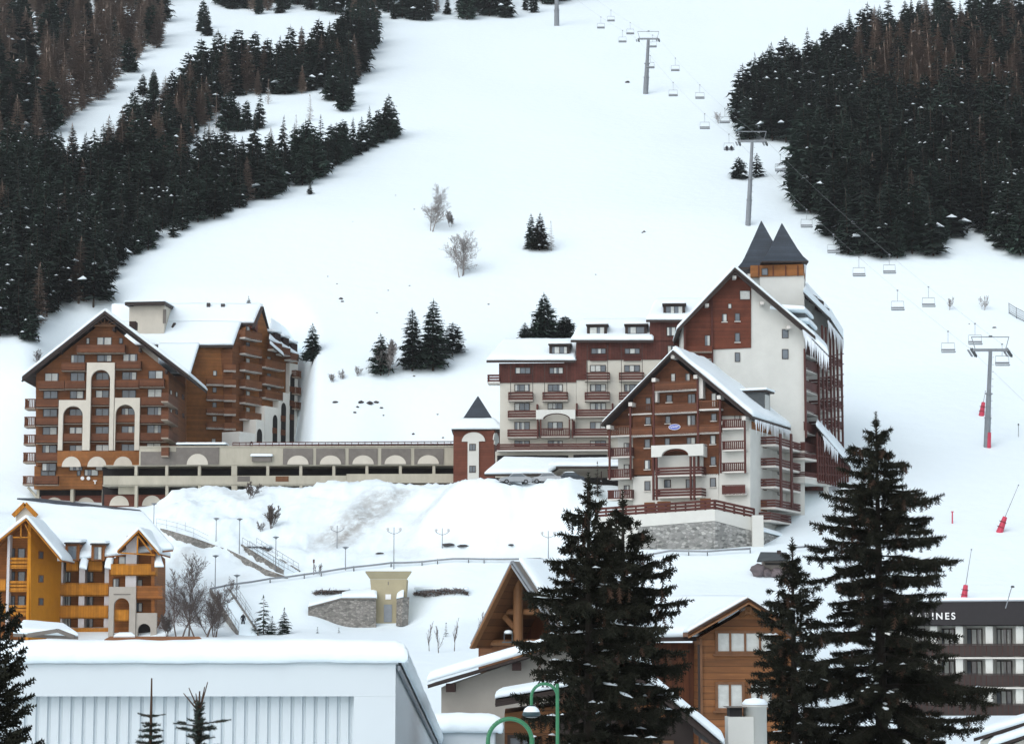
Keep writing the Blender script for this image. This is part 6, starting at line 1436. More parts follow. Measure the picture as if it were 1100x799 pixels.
# ================================================================== vegetation
def tri(mb, a, b, c, k): i = len(mb.v); mb.v += [tuple(a), tuple(b), tuple(c)]; mb.f.append((i, i+1, i+2)); mb.m.append(k)
def conifer(seed, H=10., R_=2.2, levels=26, per=7, needle='needle', snowp=.05, shape=.85, thin=1., droop=.35, bare=.06, tw='bark', sub=4, snowm='snow'):
    """far conifer: tapered trunk, whorls of ragged drooping sprays, a few sprays carrying snow"""
    rg = random.Random(seed); mb = MB(); k = mb.mi(needle); ks = mb.mi(snowm); mb.tube((0, 0, -.8), (0, 0, H*.97), H*.016, .02, tw, 6, cap=False)
    lean = rg.uniform(-.02, .02)
    for i in range(levels):
        t = (i+rg.random()*.8)/levels; z = H*(bare+(.97-bare)*t); r0 = R_*(1-t)**shape*(1 if t > .12 else .75+t*2)
        n = max(4, int(per*(1-.35*t))); a0 = rg.random()*6.28
        for j in range(n):
            a = a0+6.283*j/n+rg.uniform(-.35, .35); r = r0*rg.uniform(.55, 1.12)+.06*H*.1; ca, sa = math.cos(a), math.sin(a)
            zz = z+rg.uniform(-.5, .5)*H/levels; dz = -droop*r*rg.uniform(.6, 1.3)+.12*r; w = r*.26*thin*rg.uniform(.7, 1.3)
            root = Vector((lean*zz+ca*.03, sa*.03, zz)); tip = Vector((ca*r+lean*zz, sa*r, zz+dz)); mid = root.lerp(tip, .55)+Vector((0, 0, .10*r)); sd = Vector((-sa, ca, 0))*w; dn = Vector((0, 0, -w*.7))
            tri(mb, root, mid+sd+dn, tip, k); tri(mb, root, tip, mid-sd+dn, k)
            for q in range(sub):
                f = rg.uniform(.3, 1.0); p = root.lerp(tip, f)+Vector((0, 0, .08*r*(1-f))); s = w*rg.uniform(.5, 1.2)*(1.25-f*.6); b = rg.uniform(-1.2, 1.2)
                d = Vector((math.cos(a+b), math.sin(a+b), -rg.uniform(.25, .8)))*s*1.5; e = Vector((-math.sin(a+b), math.cos(a+b), 0))*s*.35
                tri(mb, p-e, p+e, p+d, k)
            if rg.random() < snowp*(1.2 if t < .8 else .5):
                f = rg.uniform(.45, .95); p = root.lerp(tip, f)+Vector((0, 0, .14*r+.05)); s = w*rg.uniform(.7, 1.3)
                i0 = len(mb.v); mb.v += [tuple(p+Vector((ca, sa, -.2))*s), tuple(p+sd*.7), tuple(p-Vector((ca, sa, -.1))*s*.8), tuple(p-sd*.7), tuple(p+Vector((0, 0, s*.45)))]
                for q in range(4): mb.f.append((i0+q, i0+(q+1) % 4, i0+4)); mb.m.append(ks)
    tri(mb, (lean*H-.1, 0, H*.93), (lean*H+.1, .02, H*.93), (lean*H, 0, H*1.02), k)
    return mb
def bough(mb, p, d, L, r, lvl, rg, k, spread, n, rmin, first=.25):
    """a leader that keeps rising and throws side branches, shorter towards its tip"""
    segs = (8, 5, 3, 2)[lvl]; q = p; d = d.normalized()
    for s in range(segs):
        f = (s+1)/segs; d = (d+Vector((rg.gauss(0, .09), rg.gauss(0, .09), rg.gauss(.03, .05)))).normalized(); e = q+d*(L/segs); r1 = max(rmin, r*(1-.75*f)); r0 = max(rmin, r*(1-.75*(f-1/segs)))
        mb.tube(q, e, r0, r1, k, 5 if r > .06 else 3, cap=False)
        if lvl < 3 and f > first:
            for _ in range(n if lvl < 2 else 2):
                if rg.random() < .15: continue
                a = rg.random()*6.283; o = d.orthogonal().normalized(); o2 = d.cross(o); b = q.lerp(e, rg.random())
                nd = d*rg.uniform(.6, 1.0)+(o*math.cos(a)+o2*math.sin(a))*spread*rg.uniform(.7, 1.3)+Vector((0, 0, .22))
                bough(mb, b, nd, L*(.62-.34*f)*rg.uniform(.7, 1.15), max(rmin, r1*.6), lvl+1, rg, k, spread, n, rmin, .15)
        q = e
def bare_tree(seed, H, mat='twig', stems=1, depth=4, spread=.55, r=None, n=3, rmin=.014, upk=.18):
    rg = random.Random(seed); tb = MB(); cb = MB()
    for s in range(stems):
        off = Vector((rg.gauss(0, .06*H), rg.gauss(0, .06*H), 0)) if stems > 1 else Vector((0, 0, 0)); d = Vector((off.x*.9/max(H, .1)*4+rg.gauss(0, .05), off.y*.9/max(H, .1)*4+rg.gauss(0, .05), 1)).normalized()
        r0 = (r or H*.013)*rg.uniform(.75, 1.1); hh = H*rg.uniform(.75, 1.0)
        tb.tube(off-d*.6, off+d*hh*.14, r0*1.25, r0, mat, 7, cap=False)
        bough(cb, off+d*hh*.13, d, hh*.87, r0, 0 if depth > 3 else 1, rg, mat, spread, n, rmin, .12)
    return tb, cb
def put_tree(name, label, cat, tb, cb, loc, group=None, tn='trunk', cn='crown'):
    o = thing(name, label, cat, Vector((0, 0, 0)), group); tb.build(tn, o); cb.build(cn, o); o.location = loc; return o
# ------------------------------------------------------------------ forests
def inside(poly, x, y):
    r = False; n = len(poly)
    for i in range(n):
        x0, y0 = poly[i]; x1, y1 = poly[(i+1) % n]
        if (y0 > y) != (y1 > y) and x < (x1-x0)*(y-y0)/(y1-y0)+x0: r = not r
    return r
class Protos:
    def __init__(s, name, gens): s.name = name; s.me = [g.mesh(name) for g in gens]
sp_far = Protos('spruce_tree', [conifer(k, 10, (2.3, 2.9, 2.5, 3.3, 2.1, 2.8, 3.1)[k], 24, 9, 'needle' if k % 2 else 'needle2', (.02, .035, .012)[k % 3], (.75, .5, .85, .45, .6, .4, .7)[k], 1.3, (.35, .2, .45, .12, .3, .1, .4)[k]) for k in range(7)])
pine_far = Protos('pine_tree', [conifer(20+k, 10, 3.1, 20, 9, 'needle2', .028, .55, 1.35, .15, .16) for k in range(3)])
la_far = Protos('larch_tree', [conifer(40+k, 10, 2.1, 38, 13, 'larch', .004, .6, .62, .10, .06, 'larch', 6) for k in range(4)])
def forest(poly, spacing, hgt, mix, rng, taken, maxn=400, py_limit=None):
    xs = [p[0] for p in poly]; ys = [p[1] for p in poly]; out = []; fails = 0
    while fails < 180 and len(out) < maxn:
        x = rng.uniform(min(xs), max(xs)); y = rng.uniform(min(ys), max(ys))
        if not inside(poly, x, y): continue
        g = ground_at(x, y, 330.)
        sp = spacing*rng.uniform(.85, 1.2); key = (int(g.x//6), int(g.y//6)); ok = True
        for i in (-1, 0, 1):
            for j in (-1, 0, 1):
                for q in taken.get((key[0]+i, key[1]+j), ()):
                    if (q.x-g.x)**2+(q.y-g.y)**2 < sp*sp: ok = False
        if not ok: fails += 1; continue
        fails = 0; taken.setdefault(key, []).append(g); r = rng.random(); kind = 'larch' if r < mix[0] else ('pine' if r < mix[0]+mix[1] else 'spruce')
        out.append((g, kind, hgt*rng.choice((.6, .8, .95, 1.05, 1.15, 1.3))*rng.uniform(.92, 1.08)))
    return out
rngf = random.Random(77); tk = {}
LF = []
LF += forest([(-30, 165), (60, 150), (78, 128), (140, 96), (165, 68), (178, 30), (176, -25), (-30, -25)], 3.3, 12.5, (.74, .03), rngf, tk, 260)
LF += forest([(-30, 172), (40, 172), (95, 196), (130, 178), (175, 186), (230, 182), (300, 186), (330, 176), (395, 160), (424, 141), (425, 146), (380, 168), (330, 197), (290, 212), (240, 232), (205, 247), (150, 275), (118, 305), (105, 330), (60, 343), (20, 362), (-30, 372)], 2.75, 9.4, (.03, .10), rngf, tk, 700)
LF += forest([(110, 178), (140, 150), (190, 118), (215, 100), (240, 112), (215, 140), (200, 160), (160, 184)], 2.9, 9.4, (.28, .1), rngf, tk, 90)
LF += forest([(208, 92), (250, 82), (300, 84), (355, 72), (385, 50), (375, 22), (398, 22), (398, 52), (378, 92), (330, 100), (300, 104), (255, 104), (222, 108)], 3.0, 11.5, (.16, .05), rngf, tk, 120)
LF += forest([(180, -10), (260, 18), (340, 12), (380, 20), (420, 22), (520, 24), (600, 12), (650, -6), (640, -16), (420, -12), (180, -30)], 3.6, 11.5, (.08, .04), rngf, tk, 130)
LF += forest([(216, 26), (232, 34), (222, 44), (212, 38)], 4, 8, (0, 0), rngf, tk, 4)
LF += forest([(242, 138), (280, 138), (280, 141.5), (242, 142)], 2.6, 8, (0, .1), rngf, tk, 9)
LF += forest([(352, 122), (376, 121), (374, 100), (356, 106)], 3.5, 9, (0, .3), rngf, tk, 6); LF += forest([(150, 98), (170, 100), (168, 107), (152, 106)], 3, 6, (0, .3), rngf, tk, 4)
LF += [(ground_at(x, y, 330.), 'spruce', hh) for x, y, hh in ((423, 146, 7.5), (414, 150, 9), (406, 154, 8), (397, 158.5, 9.5), (388, 163, 8), (379, 167.5, 9), (370, 172, 8.5), (361, 178, 9.5), (352, 184, 8), (343, 190, 9), (325, 199, 9))]
RF = []
RF += forest([(787, 130), (800, 150), (830, 152), (858, 164), (900, 150), (930, 110), (905, 60), (850, 82), (808, 98)], 3.2, 10., (.0, .55), rngf, tk, 120)
RF += forest([(852, 226), (893, 234), (900, 262), (906, 277), (960, 279), (1005, 276), (1012, 262), (1042, 254), (1066, 250), (1074, 270), (1130, 284), (1180, 280), (1180, 150), (960, 130), (905, 150), (872, 175)], 3.2, 12.5, (.02, .05), rngf, tk, 420)
RF += forest([(945, 150), (1000, 158), (1015, 120), (990, 78), (950, 90)], 3.3, 13.5, (.85, 0), rngf, tk, 50); RF += forest([(1040, 130), (1180, 150), (1180, 70), (1050, 78)], 3.3, 13.5, (.75, 0), rngf, tk, 80)
RF += forest([(905, 140), (1180, 150), (1180, 30), (1000, 42), (940, 55), (905, 75)], 3.5, 12, (.45, .04), rngf, tk, 300)
RF += forest([(940, 48), (1000, 36), (1060, 30), (1120, 34), (1120, 14), (1010, 14), (950, 30)], 6, 10.5, (.12, .0), rngf, tk, 16)
LBL = {('L', 'spruce'): ('dark green spruce in the dense forest covering the left slope', 'spruces of the left forest'), ('L', 'larch'): ('brown bare larch among the upper trees of the left forest', 'larches of the left forest'), ('L', 'pine'): ('dark broad pine growing among spruces of the left forest', 'pines of the left forest'),
       ('R', 'spruce'): ('dark green spruce in the dense forest beyond the twin spires on the right', 'spruces of the right forest'), ('R', 'larch'): ('brown bare larch rising above the spruces of the right forest', 'larches of the right forest'), ('R', 'pine'): ('dark broad pine on the left lobe of the right forest', 'pines of the right forest')}
PR = {'spruce': sp_far, 'larch': la_far, 'pine': pine_far}
allt = [('L', *t) for t in LF]+[('R', *t) for t in RF]
lim = {'spruce': 290, 'larch': 290, 'pine': 290}; rest = {}
for kind in PR:
    sel = sorted([t for t in allt if t[2] == kind], key=lambda t: -t[3]/t[1].y)
    vis = [t for t in sel if -20 < proj(t[1])[0] < 1120]; hid = [t for t in sel if t not in vis]
    one = vis[:lim[kind]]; rest[kind] = vis[lim[kind]:]+hid
    for side, g, kd, hh in one:
        o = bpy.data.objects.new(PR[kd].name, rngf.choice(PR[kd].me)); COL.objects.link(o); o.location = g-Vector((0, 0, .2)); s = hh/10; w = s*rngf.uniform(.85, 1.2)
        o.scale = (w, w, s); o.rotation_euler = (rngf.gauss(0, .035), rngf.gauss(0, .035), rngf.random()*6.28); lb, gr = LBL[(side, kd)]; tag(o, lb, 'tree', gr)
def merge_rest():
    V = []; Fc = []; Mi = []; mats = []; off = 0
    for kind, lst in rest.items():
        for side, g, kd, hh in lst:
            me = rngf.choice(PR[kd].me); n = len(me.vertices); co = np.empty(n*3); me.vertices.foreach_get('co', co); co = co.reshape(-1, 3); a = rngf.random()*6.28; s = hh/10
            R2 = np.array([[math.cos(a), -math.sin(a), 0], [math.sin(a), math.cos(a), 0], [0, 0, 1]]); V.append(co@R2.T*s+np.array(tuple(g)))
            for m_ in me.materials:
                if m_ not in mats: mats.append(m_)
            mp_ = [mats.index(m_) for m_ in me.materials]
            for p in me.polygons: Fc.append(tuple(off+i for i in p.vertices)); Mi.append(mp_[p.material_index])
            off += n
    if not V: return
    me = bpy.data.meshes.new('distant_forest'); me.from_pydata(np.concatenate(V).tolist(), [], Fc)
    for m_ in mats: me.materials.append(m_)
    me.polygons.foreach_set('material_index', Mi); me.update(); o = bpy.data.objects.new('distant_forest', me); COL.objects.link(o); tag(o, 'farther dark trees filling the forests on both slopes', 'forest', kind='stuff')
merge_rest()
print('trees', len(LF), len(RF), {k: len(v) for k, v in rest.items()})
# ------------------------------------------------------------------ single conifers
def single(px, pyb, pyt, seed, label, name='spruce_tree', R_=.24, needle='needle', levels=26, per=8, shape=.8, snowp=.02, droop=.3, bare=.05, y0=40., off=0, thin=1.0, sub=5, cat='tree', group=None):
    g = ground_at(px, pyb, y0); H = (pyb-pyt)/F*g.y*1.02
    mb = conifer(seed, H, H*R_, levels, per, needle, snowp, shape, thin, droop, bare, sub=sub)
    tb = MB(); tb.tube((0, 0, -.8), (0, 0, H*.5), H*.017, H*.012, 'bark', 8, cap=False)
    return put_tree(name, label, cat, tb, mb, g, group)
single(571, 268, 229, 1, 'taller narrow dark spruce of the pair standing alone on the piste', R_=.27, shape=.55, levels=34, per=10); single(579.5, 269, 228, 2, 'right dark spruce of the lone pair on the piste, brownish', R_=.34, needle='needlen', shape=.6, levels=32, per=10)
single(336, 388, 347, 3, 'single bushy spruce beside the right end of the brown block', R_=.36, shape=.6, levels=32, per=10)
single(443, 398, 331, 4, 'left tall dark spruce of the clump on the slope between both buildings', R_=.25, levels=44, per=11, shape=.42, droop=.2); single(465, 398, 321, 5, 'tallest dark spruce of the clump between both buildings', R_=.25, levels=46, per=11, shape=.42, droop=.2)
single(486, 382, 346, 6, 'small leaning pine at the right of the spruce clump', 'pine_tree', R_=.50, shape=.4, per=7, bare=.1, needle='needle2', droop=.1); single(409, 403, 358, 7, 'ragged grey-green pine wrapped in bare twigs left of the spruce clump', 'pine_tree', R_=.38, shape=.5, needle='needle', levels=30, per=9, droop=.15)
single(585, 372, 314, 8, 'tall dark spruce rising behind the white apartment wing', R_=.40, shape=.6, per=12, levels=40, droop=.2, y0=335); single(564, 372, 346, 9, 'short spruce behind the left roof of the white wing', R_=.52, shape=.55, per=10, levels=30, y0=335); single(607, 370, 339, 10, 'broad dark pine right of the tall spruce behind the white wing', 'pine_tree', R_=.58, shape=.4, per=12, levels=30, needle='needle2', y0=335, droop=.12)
single(333, 209, 193, 11, 'tiny spruce alone at the lower edge of the left forest', R_=.3); single(267, 331, 318, 12, 'tiny conifer peeping above the snowy roof of the brown block', R_=.35, y0=400)
single(31, 366, 338, 13, 'shaggy dark spruce at the bottom corner of the left forest', R_=.55, shape=.5, y0=340)
single(794, 192, 168, 14, 'low spreading pine left of the lift pylon above the spires', 'pine_tree', R_=.55, shape=.4, per=8, needle='needle2'); single(813, 190, 164, 15, 'small upright pine right of the lift pylon above the spires', 'pine_tree', R_=.42, shape=.5, needle='needle2', per=5)
single(913, 40, 9, 16, 'lone small spruce on snow above the right forest', R_=.28, y0=400); single(948, 42, 10, 17, 'lone spruce at the top edge of the right forest', R_=.26, y0=400)
single(283, 681, 640, 18, 'thin young pine beside the lower stairs', 'pine_tree', R_=.34, levels=16, per=5, shape=.55, needle='needle', snowp=.0); single(305, 681, 653, 19, 'small dense young spruce right of the lower stairs', R_=.42, levels=22, per=8); single(292, 681, 662, 20, 'short bushy conifer between the two young trees by the stairs', R_=.5, levels=16, per=7); single(274, 682, 668, 21, 'little conifer clump at the foot of the lower stairs', R_=.6, levels=12, per=6)
single(479, 683.5, 669, 22, 'tiny conifer among thin poles on the snow below the road', R_=.3, levels=12, per=5); single(341, 680, 673.5, 23, 'tiny conifer sprig under the left end of the stone wall', R_=.4, levels=8, per=5); single(364, 680, 674, 24, 'tiny conifer sprig under the middle of the stone wall', R_=.4, levels=8, per=5)
single(642, 533, 496, 25, 'small thin conifer in front of the carport', R_=.22, levels=18, per=6, needle='needlen')
for k, (px, yb, yt) in enumerate(((461, 699, 666), (471, 701, 671), (488, 699, 667), (513, 690, 660))):
    g = ground_at(px, yb); t = P(px, yt, g.y); tb, cb = bare_tree(300+k, (t-g).length, 'twigd', 1, 2, .25, r=.05, n=2); put_tree('sapling', ('leftmost', 'second', 'third', 'rightmost')[k]+' of four thin bare saplings on the snow left of the log porch', 'sapling', tb, cb, g, 'thin bare saplings')
# ------------------------------------------------------------------ bare trees and shrubs
def btree(px, pyb, pyt, seed, label, mat='twig', stems=1, depth=5, spread=.5, n=3, rmin=.018, name='bare_tree', r=None, upk=.18, cat='tree'):
    g = ground_at(px, pyb); H = (pyb-pyt)/F*g.y; tb, cb = bare_tree(seed, H, mat, stems, depth, spread, r, n, rmin, upk)
    zs = [v[2] for v in cb.v]; s = H/max(zs); o = put_tree(name, label, cat, tb, cb, g); o.scale = (s, s, s); return o
btree(461, 248, 198, 31, 'feathery bare tree higher on the piste left of centre', stems=2, spread=.95, n=3, rmin=.013); btree(495, 297, 244, 32, 'round bare tree with several stems below the feathery one', stems=3, spread=1.0, n=3, rmin=.013)
btree(484, 244, 226, 33, 'small bare bush leaning beside the feathery bare tree', stems=2, depth=4, rmin=.018)
g = ground_at(592, 270); H = 34/F*g.y; tb = MB(); tb.tube((0, 0, -.5), (0, 0, H*.5), .08, .05, 'twig', 6); put_tree('larch_tree', 'thin pale bare larch right of the lone spruce pair', 'tree', tb, conifer(60, H, H*.2, 26, 6, 'twig', 0, .7, .16, .05, .06, 'twig', 2), g)
btree(415, 402, 364, 34, 'bare grey bush growing through the ragged pine', stems=3, depth=4, spread=.6)
for k, (px, yb, yt, lb) in enumerate(((368, 408, 395, 'low bare bush, middle of the row left of the ragged pine'), (358, 411, 401, 'lowest bare bush at the left end of the row above the deck'), (384, 404, 392, 'bare bush at the right end of the row beside the ragged pine'))): btree(px, yb, yt, 40+k, lb, stems=4, depth=3, spread=.75, name='bare_bush', cat='bush')
btree(772, 133, 118, 45, 'bare grey bush at the left tip of the right forest', stems=4, depth=3, spread=.8, name='bare_bush', cat='bush'); btree(1019, 333, 319, 46, 'faint bare bush left of the nearest lift pylon', stems=3, depth=3, spread=.6, name='bare_bush', cat='bush'); btree(1056, 333, 317, 47, 'faint bare bush just above the nearest lift pylon', stems=3, depth=3, spread=.6, name='bare_bush', cat='bush')
btree(41, 392, 374, 48, 'dark bare bush behind the left eave of the brown block', 'twigd', stems=4, depth=3, spread=.8, name='bare_bush', cat='bush')
btree(203, 683, 592, 49, 'tall bare tree right of the ochre chalet', 'twigd', 1, 6, .75, 3, .013); btree(192, 684, 610, 50, 'slender bare tree leaning against the ochre chalet corner', 'twigd', 2, 5, .75, 2, .013); btree(217, 684, 622, 57, 'slender bare tree right of the tall bare tree', 'twigd', 2, 5, .75, 2, .013)
btree(232, 684, 632, 51, 'dense brown bare thicket beside the lower stairs', 'twigd', 6, 4, .8, 2, .013, 'bare_bush', cat='bush'); btree(180, 684, 655, 58, 'low bare bush under the ochre chalet arch', 'twigd', 5, 4, .8, 2, .013, 'bare_bush', cat='bush')
btree(291, 568, 540, 52, 'dark bare shrub on the snow bank below the deck', 'twigd', 4, 4, .55, 2, .02, 'bare_bush', cat='bush'); btree(281, 571, 559, 53, 'low dark shrub at the foot of the bare bank shrub', 'twigd', 4, 3, .8, 2, .02, 'bare_bush', cat='bush')
btree(170, 536, 508, 54, 'small bare tree against the lower parking deck', 'twigd', 3, 4, .6, 2, .016); btree(268, 536, 516, 55, 'small bare shrub before the parking deck columns', 'twigd', 3, 4, .6, 2, .016, 'bare_bush', cat='bush'); btree(342, 617, 604, 56, 'small brown shrub beside the red topped marker post', 'twigd', 3, 3, .6, 2, .018, 'bare_bush', cat='bush')
for k, (px, yb, yt) in enumerate(((232, 138, 98), (305, 155, 128), (333, 130, 100), (318, 152, 122), (288, 112, 84), (225, 158, 126))):
    g = ground_at(px, yb, 330); H = (yb-yt)/F*g.y; tb = MB(); tb.tube((0, 0, -.5), (0, 0, H*.5), .1, .06, 'larch', 6); put_tree('larch_tree', 'pale bare larch standing between the bands of the left forest', 'tree', tb, conifer(70+k, H, H*.2, 26, 6, 'larch', 0, .7, .22, .05, .06, 'larch', 3), g, 'pale larches in the clearing')
# ------------------------------------------------------------------ rocks poking out of the slope
rr = random.Random(8)
rk = [(388, 432, 5), (397, 433, 6), (404, 432, 4), (381, 443, 3), (384, 437, 3), (410, 438, 3), (412, 446, 2), (360, 432, 4), (470, 445, 2), (444, 466, 3), (445, 404, 2), (366, 321, 4), (368, 324, 3), (352, 297, 1.5), (362, 305, 1.5), (405, 336, 1.5), (440, 307, 1.5), (417, 312, 1.5), (525, 327, 2.2), (674, 89, 5), (692, 249, 3), (690, 250, 2), (640, 295, 1.5), (476, 470, 2), (425, 210, 1.3), (445, 225, 1.5), (379, 238, 1), (1068, 352, 3), (560, 465, 2), (1041, 348, 1.5)]
rp = []
for k in range(4):
    mb = MB(); boulder(mb, Vector((0, 0, 0)), (1, .8, .55), rr); rp.append(mb.mesh('rock'))
for px, py, w_ in rk:
    g = ground_at(px, py); o = bpy.data.objects.new('rock', rr.choice(rp)); COL.objects.link(o); s = w_*.66/F*g.y; o.location = g; o.scale = (s*1.2, s, s); o.rotation_euler = (0, 0, rr.random()*6); tag(o, 'small dark rock poking through the snow of the slope', 'rock', 'rocks on the piste')
for k, (px, py, w_, hh, lb) in enumerate(((482, 585, 14, 4, 'grey rock band showing through snow under the right double lamp'), (497, 586, 12, 3, 'flat grey rock beside the larger rock band near the double lamp'), (549, 585, 6, 2, 'small grey rock on the bank below the carport'), (408, 594, 9, 2, 'flat grey rock behind the double lamp above the tan building'))):
    g = ground_at(px, py); mb = MB(); kx = g.y/F*.5; boulder(mb, g, (w_*kx, .9, hh*kx), rr); o = mb.build('rock', None, base=g); tag(o, lb, 'rock')
# ------------------------------------------------------------------ near spruces
def near_spruce(seed, H, zlow, R_, step, snow=.05, prof=None, gap=.12, tuft=.16, tpm=9, bn=(6, 8), ascend=.25, hang=.55, shape=.95, tipmat='browntip', needle='needlen'):
    """detailed spruce: branch spines with side twigs, every twig a fishbone of needles; only the part above zlow has branches"""
    rg = random.Random(seed); tb = MB(); nb = MB(); sb = MB(); k = nb.mi(needle); kc = nb.mi(tipmat); kb = nb.mi('barkd')
    tb.tube((0, 0, -1), (0, 0, H*.5), H*.018, H*.011, 'barkd', 10, cap=False); tb.tube((0, 0, H*.5), (0, 0, H), H*.011, .02, 'barkd', 8, cap=False)
    V = nb.v; Fs = nb.f; Ms = nb.m
    def twig(p, d, L, mat):
        n = max(3, int(L/.055)); a = d.orthogonal().normalized(); b = d.cross(a)
        ph = rg.random()*6.28; w = tuft
        for j in range(n):
            f = (j+.5)/n; q = p+d*(L*f)
            for s in (0, 1, 2):
                an = ph+j*1.1+s*2.094; o = a*math.cos(an)+b*math.sin(an); ln = w*(1.1-.6*f)*rg.uniform(.7, 1.2); e = q+o*ln+d*ln*.8; i = len(V); t = d*.022
                V.append((q.x-t.x, q.y-t.y, q.z-t.z)); V.append((q.x+t.x*1.6, q.y+t.y*1.6, q.z+t.z*1.6)); V.append((e.x, e.y, e.z)); Fs.append((i, i+1, i+2)); Ms.append(mat)
        e = p+d*L*1.12; i = len(V); o = a*.03
        V.append(tuple(p-o)); V.append(tuple(p+o)); V.append(tuple(e)); Fs.append((i, i+1, i+2)); Ms.append(mat)
    z = zlow
    while z < H*.985:
        t = z/H; r0 = R_*(((H-z)/(H-zlow))**shape)+.06 if prof is None else float(np.interp(z, prof[0], prof[1])); n = rg.randint(*bn); a0 = rg.random()*6.28
        if t > .9: n = max(4, n-2)
        for j in range(n):
            a = a0+6.283*j/n+rg.uniform(-.3, .3); r = r0*rg.choice((.55, .75, .9, 1., 1.1, 1.18))*rg.uniform(.9, 1.1); ca, sa = math.cos(a), math.sin(a); zz = z+rg.uniform(-.5, .5)*step
            up_ = ascend*(t-.45)*1.6+rg.gauss(0, .10); pts = []
            for s in range(7):
                f = s/6; pts.append(Vector((ca*r*f, sa*r*f, zz+r*(up_*f-hang*.42*f*f+hang*.22*f**4)+rg.gauss(0, .01*r))))
            for s in range(6):
                rad = max(.006, .028*r*(1-s/6)*.55); nb.tube(pts[s], pts[s+1], rad, rad*.8, 'barkd', 3, cap=False)
            nt = max(3, int(r*tpm))
            for q in range(nt):
                f = .18+.82*(q+rg.random())/nt; x = f*6; i0 = min(5, int(x)); p = pts[i0].lerp(pts[i0+1], x-i0); dr = (pts[i0+1]-pts[i0]).normalized()
                for sgn in (-1, 1):
                    if rg.random() < gap: continue
                    lt = (.16+.30*r*(1-f)*.5+.12*rg.random())*(1.0 if r > .6 else .7); sdv = Vector((-sa, ca, 0))*sgn; d = (dr*.75+sdv*rg.uniform(.4, 1.0)+Vector((0, 0, -rg.uniform(.15, .9)*hang*1.3))).normalized(); twig(p, d, lt, k)
                if rg.random() < .85 and hang > .3: twig(p, Vector((rg.gauss(0, .2), rg.gauss(0, .2), -1)).normalized(), rg.uniform(.10, .42), kc if rg.random() < .14 else k)
            twig(pts[5], (pts[6]-pts[5]).normalized(), r*.22+.1, k)
            if rg.random() < snow and r > .5 and t < .9:
                ks = sb.mi('snow')
                for _ in range(rg.randint(1, 3)):        # small uneven pads of snow on the branch
                    f0 = rg.uniform(.3, .92); x = f0*6; i0 = min(5, int(x)); p = pts[i0].lerp(pts[i0+1], x-i0); dr = (pts[i0+1]-pts[i0]).normalized(); sdv = Vector((-sa, ca, 0)); L_ = rg.uniform(.06, .24); w_ = rg.uniform(.035, .09); i = len(sb.v); off = sdv*rg.uniform(-.12, .12)
                    for y in range(9):
                        an = y*.698; m_ = rg.uniform(.6, 1.15); sb.v.append(tuple(p+off+dr*(math.cos(an)*L_*m_)+sdv*(math.sin(an)*w_*1.5*m_)+Vector((0, 0, .03))))
                    sb.v.append(tuple(p+off+Vector((0, 0, .03+w_*rg.uniform(.5, .9)))))
                    for y in range(9): sb.f.append((i+y, i+(y+1) % 9, i+9)); sb.m.append(ks)
        z += step*rg.uniform(.75, 1.25)*(1 if t < .85 else .8)
    for j in range(5):
        a = j*1.257; twig(Vector((0, 0, H*.985)), Vector((math.cos(a)*.5, math.sin(a)*.5, 1)).normalized(), .25, k)
    twig(Vector((0, 0, H*.97)), Vector((0, 0, 1)), H*.03+.25, k)
    return tb, nb, sb
def put_near(px_top, py_top, Y, py_low, R_px, seed, label, name='spruce_tree', cat='tree', **kw):
    t = P(px_top, py_top, Y); z0 = h(t.x, Y); H = t.z-z0; zl = P(px_top, py_low, Y).z-z0; pr = kw.pop('profile', None)
    if pr: pr = sorted([(P(px_top, y, Y).z-z0, r*Y/F) for y, r in pr]); kw['prof'] = ([a for a, b in pr], [b for a, b in pr])
    tb, nb, sb = near_spruce(seed, H, zl, R_px/F*Y, kw.pop('step', .30), **kw)
    o = thing(name, label, cat, Vector((0, 0, 0))); tb.build('trunk', o); c = nb.build('crown', o)
    if sb.v: tag(sb.build('snow_load', o, True), kind='stuff')
    o.location = (t.x, Y, z0); return o
print('near')
put_near(632, 518, 60, 812, 90, 1, 'taller left-hand spruce of the big double spruce before the timber chalet', step=.31, tpm=10, snow=.34, tuft=.12, gap=.28, bn=(5, 7), profile=[(518, 3), (540, 13), (560, 22), (600, 36), (650, 60), (690, 76), (735, 66), (812, 66)])
put_near(669, 536, 62, 812, 80, 2, 'right-hand spruce of the big double spruce before the timber chalet', step=.32, tpm=10, snow=.36, tuft=.12, gap=.28, bn=(5, 7), profile=[(536, 3), (560, 14), (600, 36), (626, 62), (650, 68), (700, 64), (740, 56), (812, 62)])
put_near(941, 450, 82, 850, 128, 3, 'tallest near spruce, before the flat-roofed hotel with lettering', step=.33, tpm=9, snow=.2, gap=.30, bn=(5, 7), profile=[(450, 3), (480, 24), (520, 38), (560, 58), (610, 74), (645, 62), (655, 48), (664, 50), (672, 84), (700, 96), (770, 112), (850, 112)])
put_near(851, 585, 80, 850, 66, 4, 'smaller ragged spruce directly left of the tallest near spruce', step=.31, tpm=8, snow=.3, gap=.30, bn=(5, 7), profile=[(585, 3), (620, 14), (650, 26), (690, 38), (740, 42), (850, 48)])
put_near(0, 650, 45, 830, 42, 5, 'dark spruce cut by the left edge before the white shed', step=.19, tpm=13, gap=.25, snow=.0, ascend=1.0, hang=.30, tuft=.085, bn=(5, 7), shape=.6)
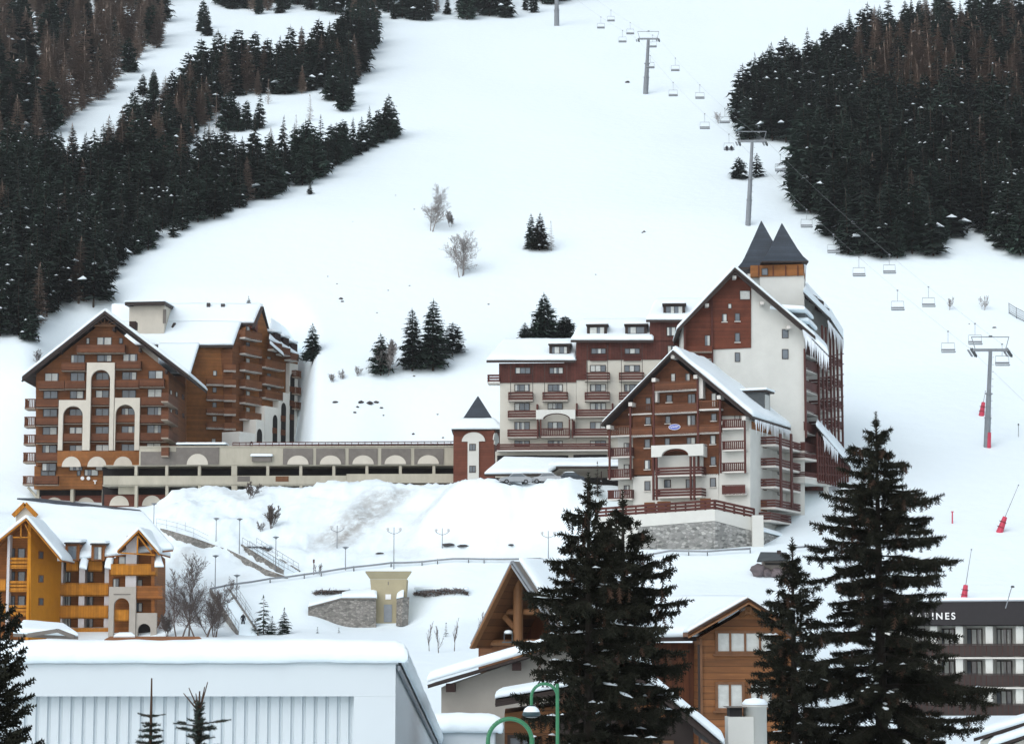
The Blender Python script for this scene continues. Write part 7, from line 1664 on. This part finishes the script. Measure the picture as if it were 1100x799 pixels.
def young(px, py, Y, whorls, label, forks=(), r=.026, lean=0.):
    t = P(px, py, Y); z0 = h(t.x, Y); H = t.z-z0; k = Y/F; rg = random.Random(int(px)); tb = MB(); nb = MB(); nk = nb.mi('needley')
    tb.tube((0, 0, -1), (0, 0, H*.8), .13, .05, 'bark', 8, cap=False); tb.tube((0, 0, H*.8), (0, 0, H), .05, r*.5, 'browntip', 7, cap=True)
    def tw(p, d, L, w):
        d = d.normalized(); a = d.orthogonal().normalized(); b = d.cross(a); nb.tube(p, p+d*L, .014, .006, 'bark', 4, cap=False); n = int(L/.016)
        for j in range(n):
            f = (j+.3)/n; q = p+d*(L*f)
            for s in range(7):
                an = rg.random()*6.28; o = a*math.cos(an)+b*math.sin(an); e = q+o*w*rg.uniform(.7, 1.1)+d*w*.7; i = len(nb.v); x = d.cross(o)*.006
                nb.v += [tuple(q-x), tuple(q+x), tuple(e)]; nb.f.append((i, i+1, i+2)); nb.m.append(nk)
    for y, rp, n, asc, w in whorls:
        z = H-(y-py)*k; a0 = rg.random()*.5
        for j in range(n):
            a = a0+6.283*j/n; L = rp*k*rg.uniform(.75, 1.1); d = Vector((math.cos(a), math.sin(a), asc*rg.uniform(.6, 1.3))); tw(Vector((0, 0, z+rg.uniform(-.03, .03))), d, L, w)
            if L > .3:
                for s in (-1, 1): tw(Vector((0, 0, z))+d.normalized()*L*.5, d+Vector((-math.sin(a), math.cos(a), 0))*s*.8, L*.4, w)
    for dx, dy in forks: nb.tube((0, 0, H-.36), (dx*k, rg.uniform(-.1, .1), H-.36+dy*k), .018, .008, 'browntip', 6)
    o = thing('young_spruce', label, 'tree', Vector((0, 0, 0))); tb.build('trunk', o); nb.build('crown', o); o.location = (t.x, Y, z0); return o
low = [(806+10*i, 26+5*i, 7, .25, .05) for i in range(12)]
young(163, 728, 40, [(768, 17, 5, .12, .03), (777, 12, 6, .0, .045), (783, 13, 7, .0, .045), (790, 14, 7, .05, .05), (797, 16, 7, .1, .05)]+low, 'slim young spruce with bare pointed leader before the ribbed shed panel')
young(214.5, 742, 40, [(757+4*i, 7, 6, .6, .045) for i in range(12)]+[(777, 36, 4, .18, .04), (784, 26, 5, .15, .05), (792, 18, 6, .2, .05)]+low, 'young spruce with forked candle shoots before the ribbed shed panel', [(-18, 20), (-11, 26), (-4, 20), (5, 27), (9, 32)])
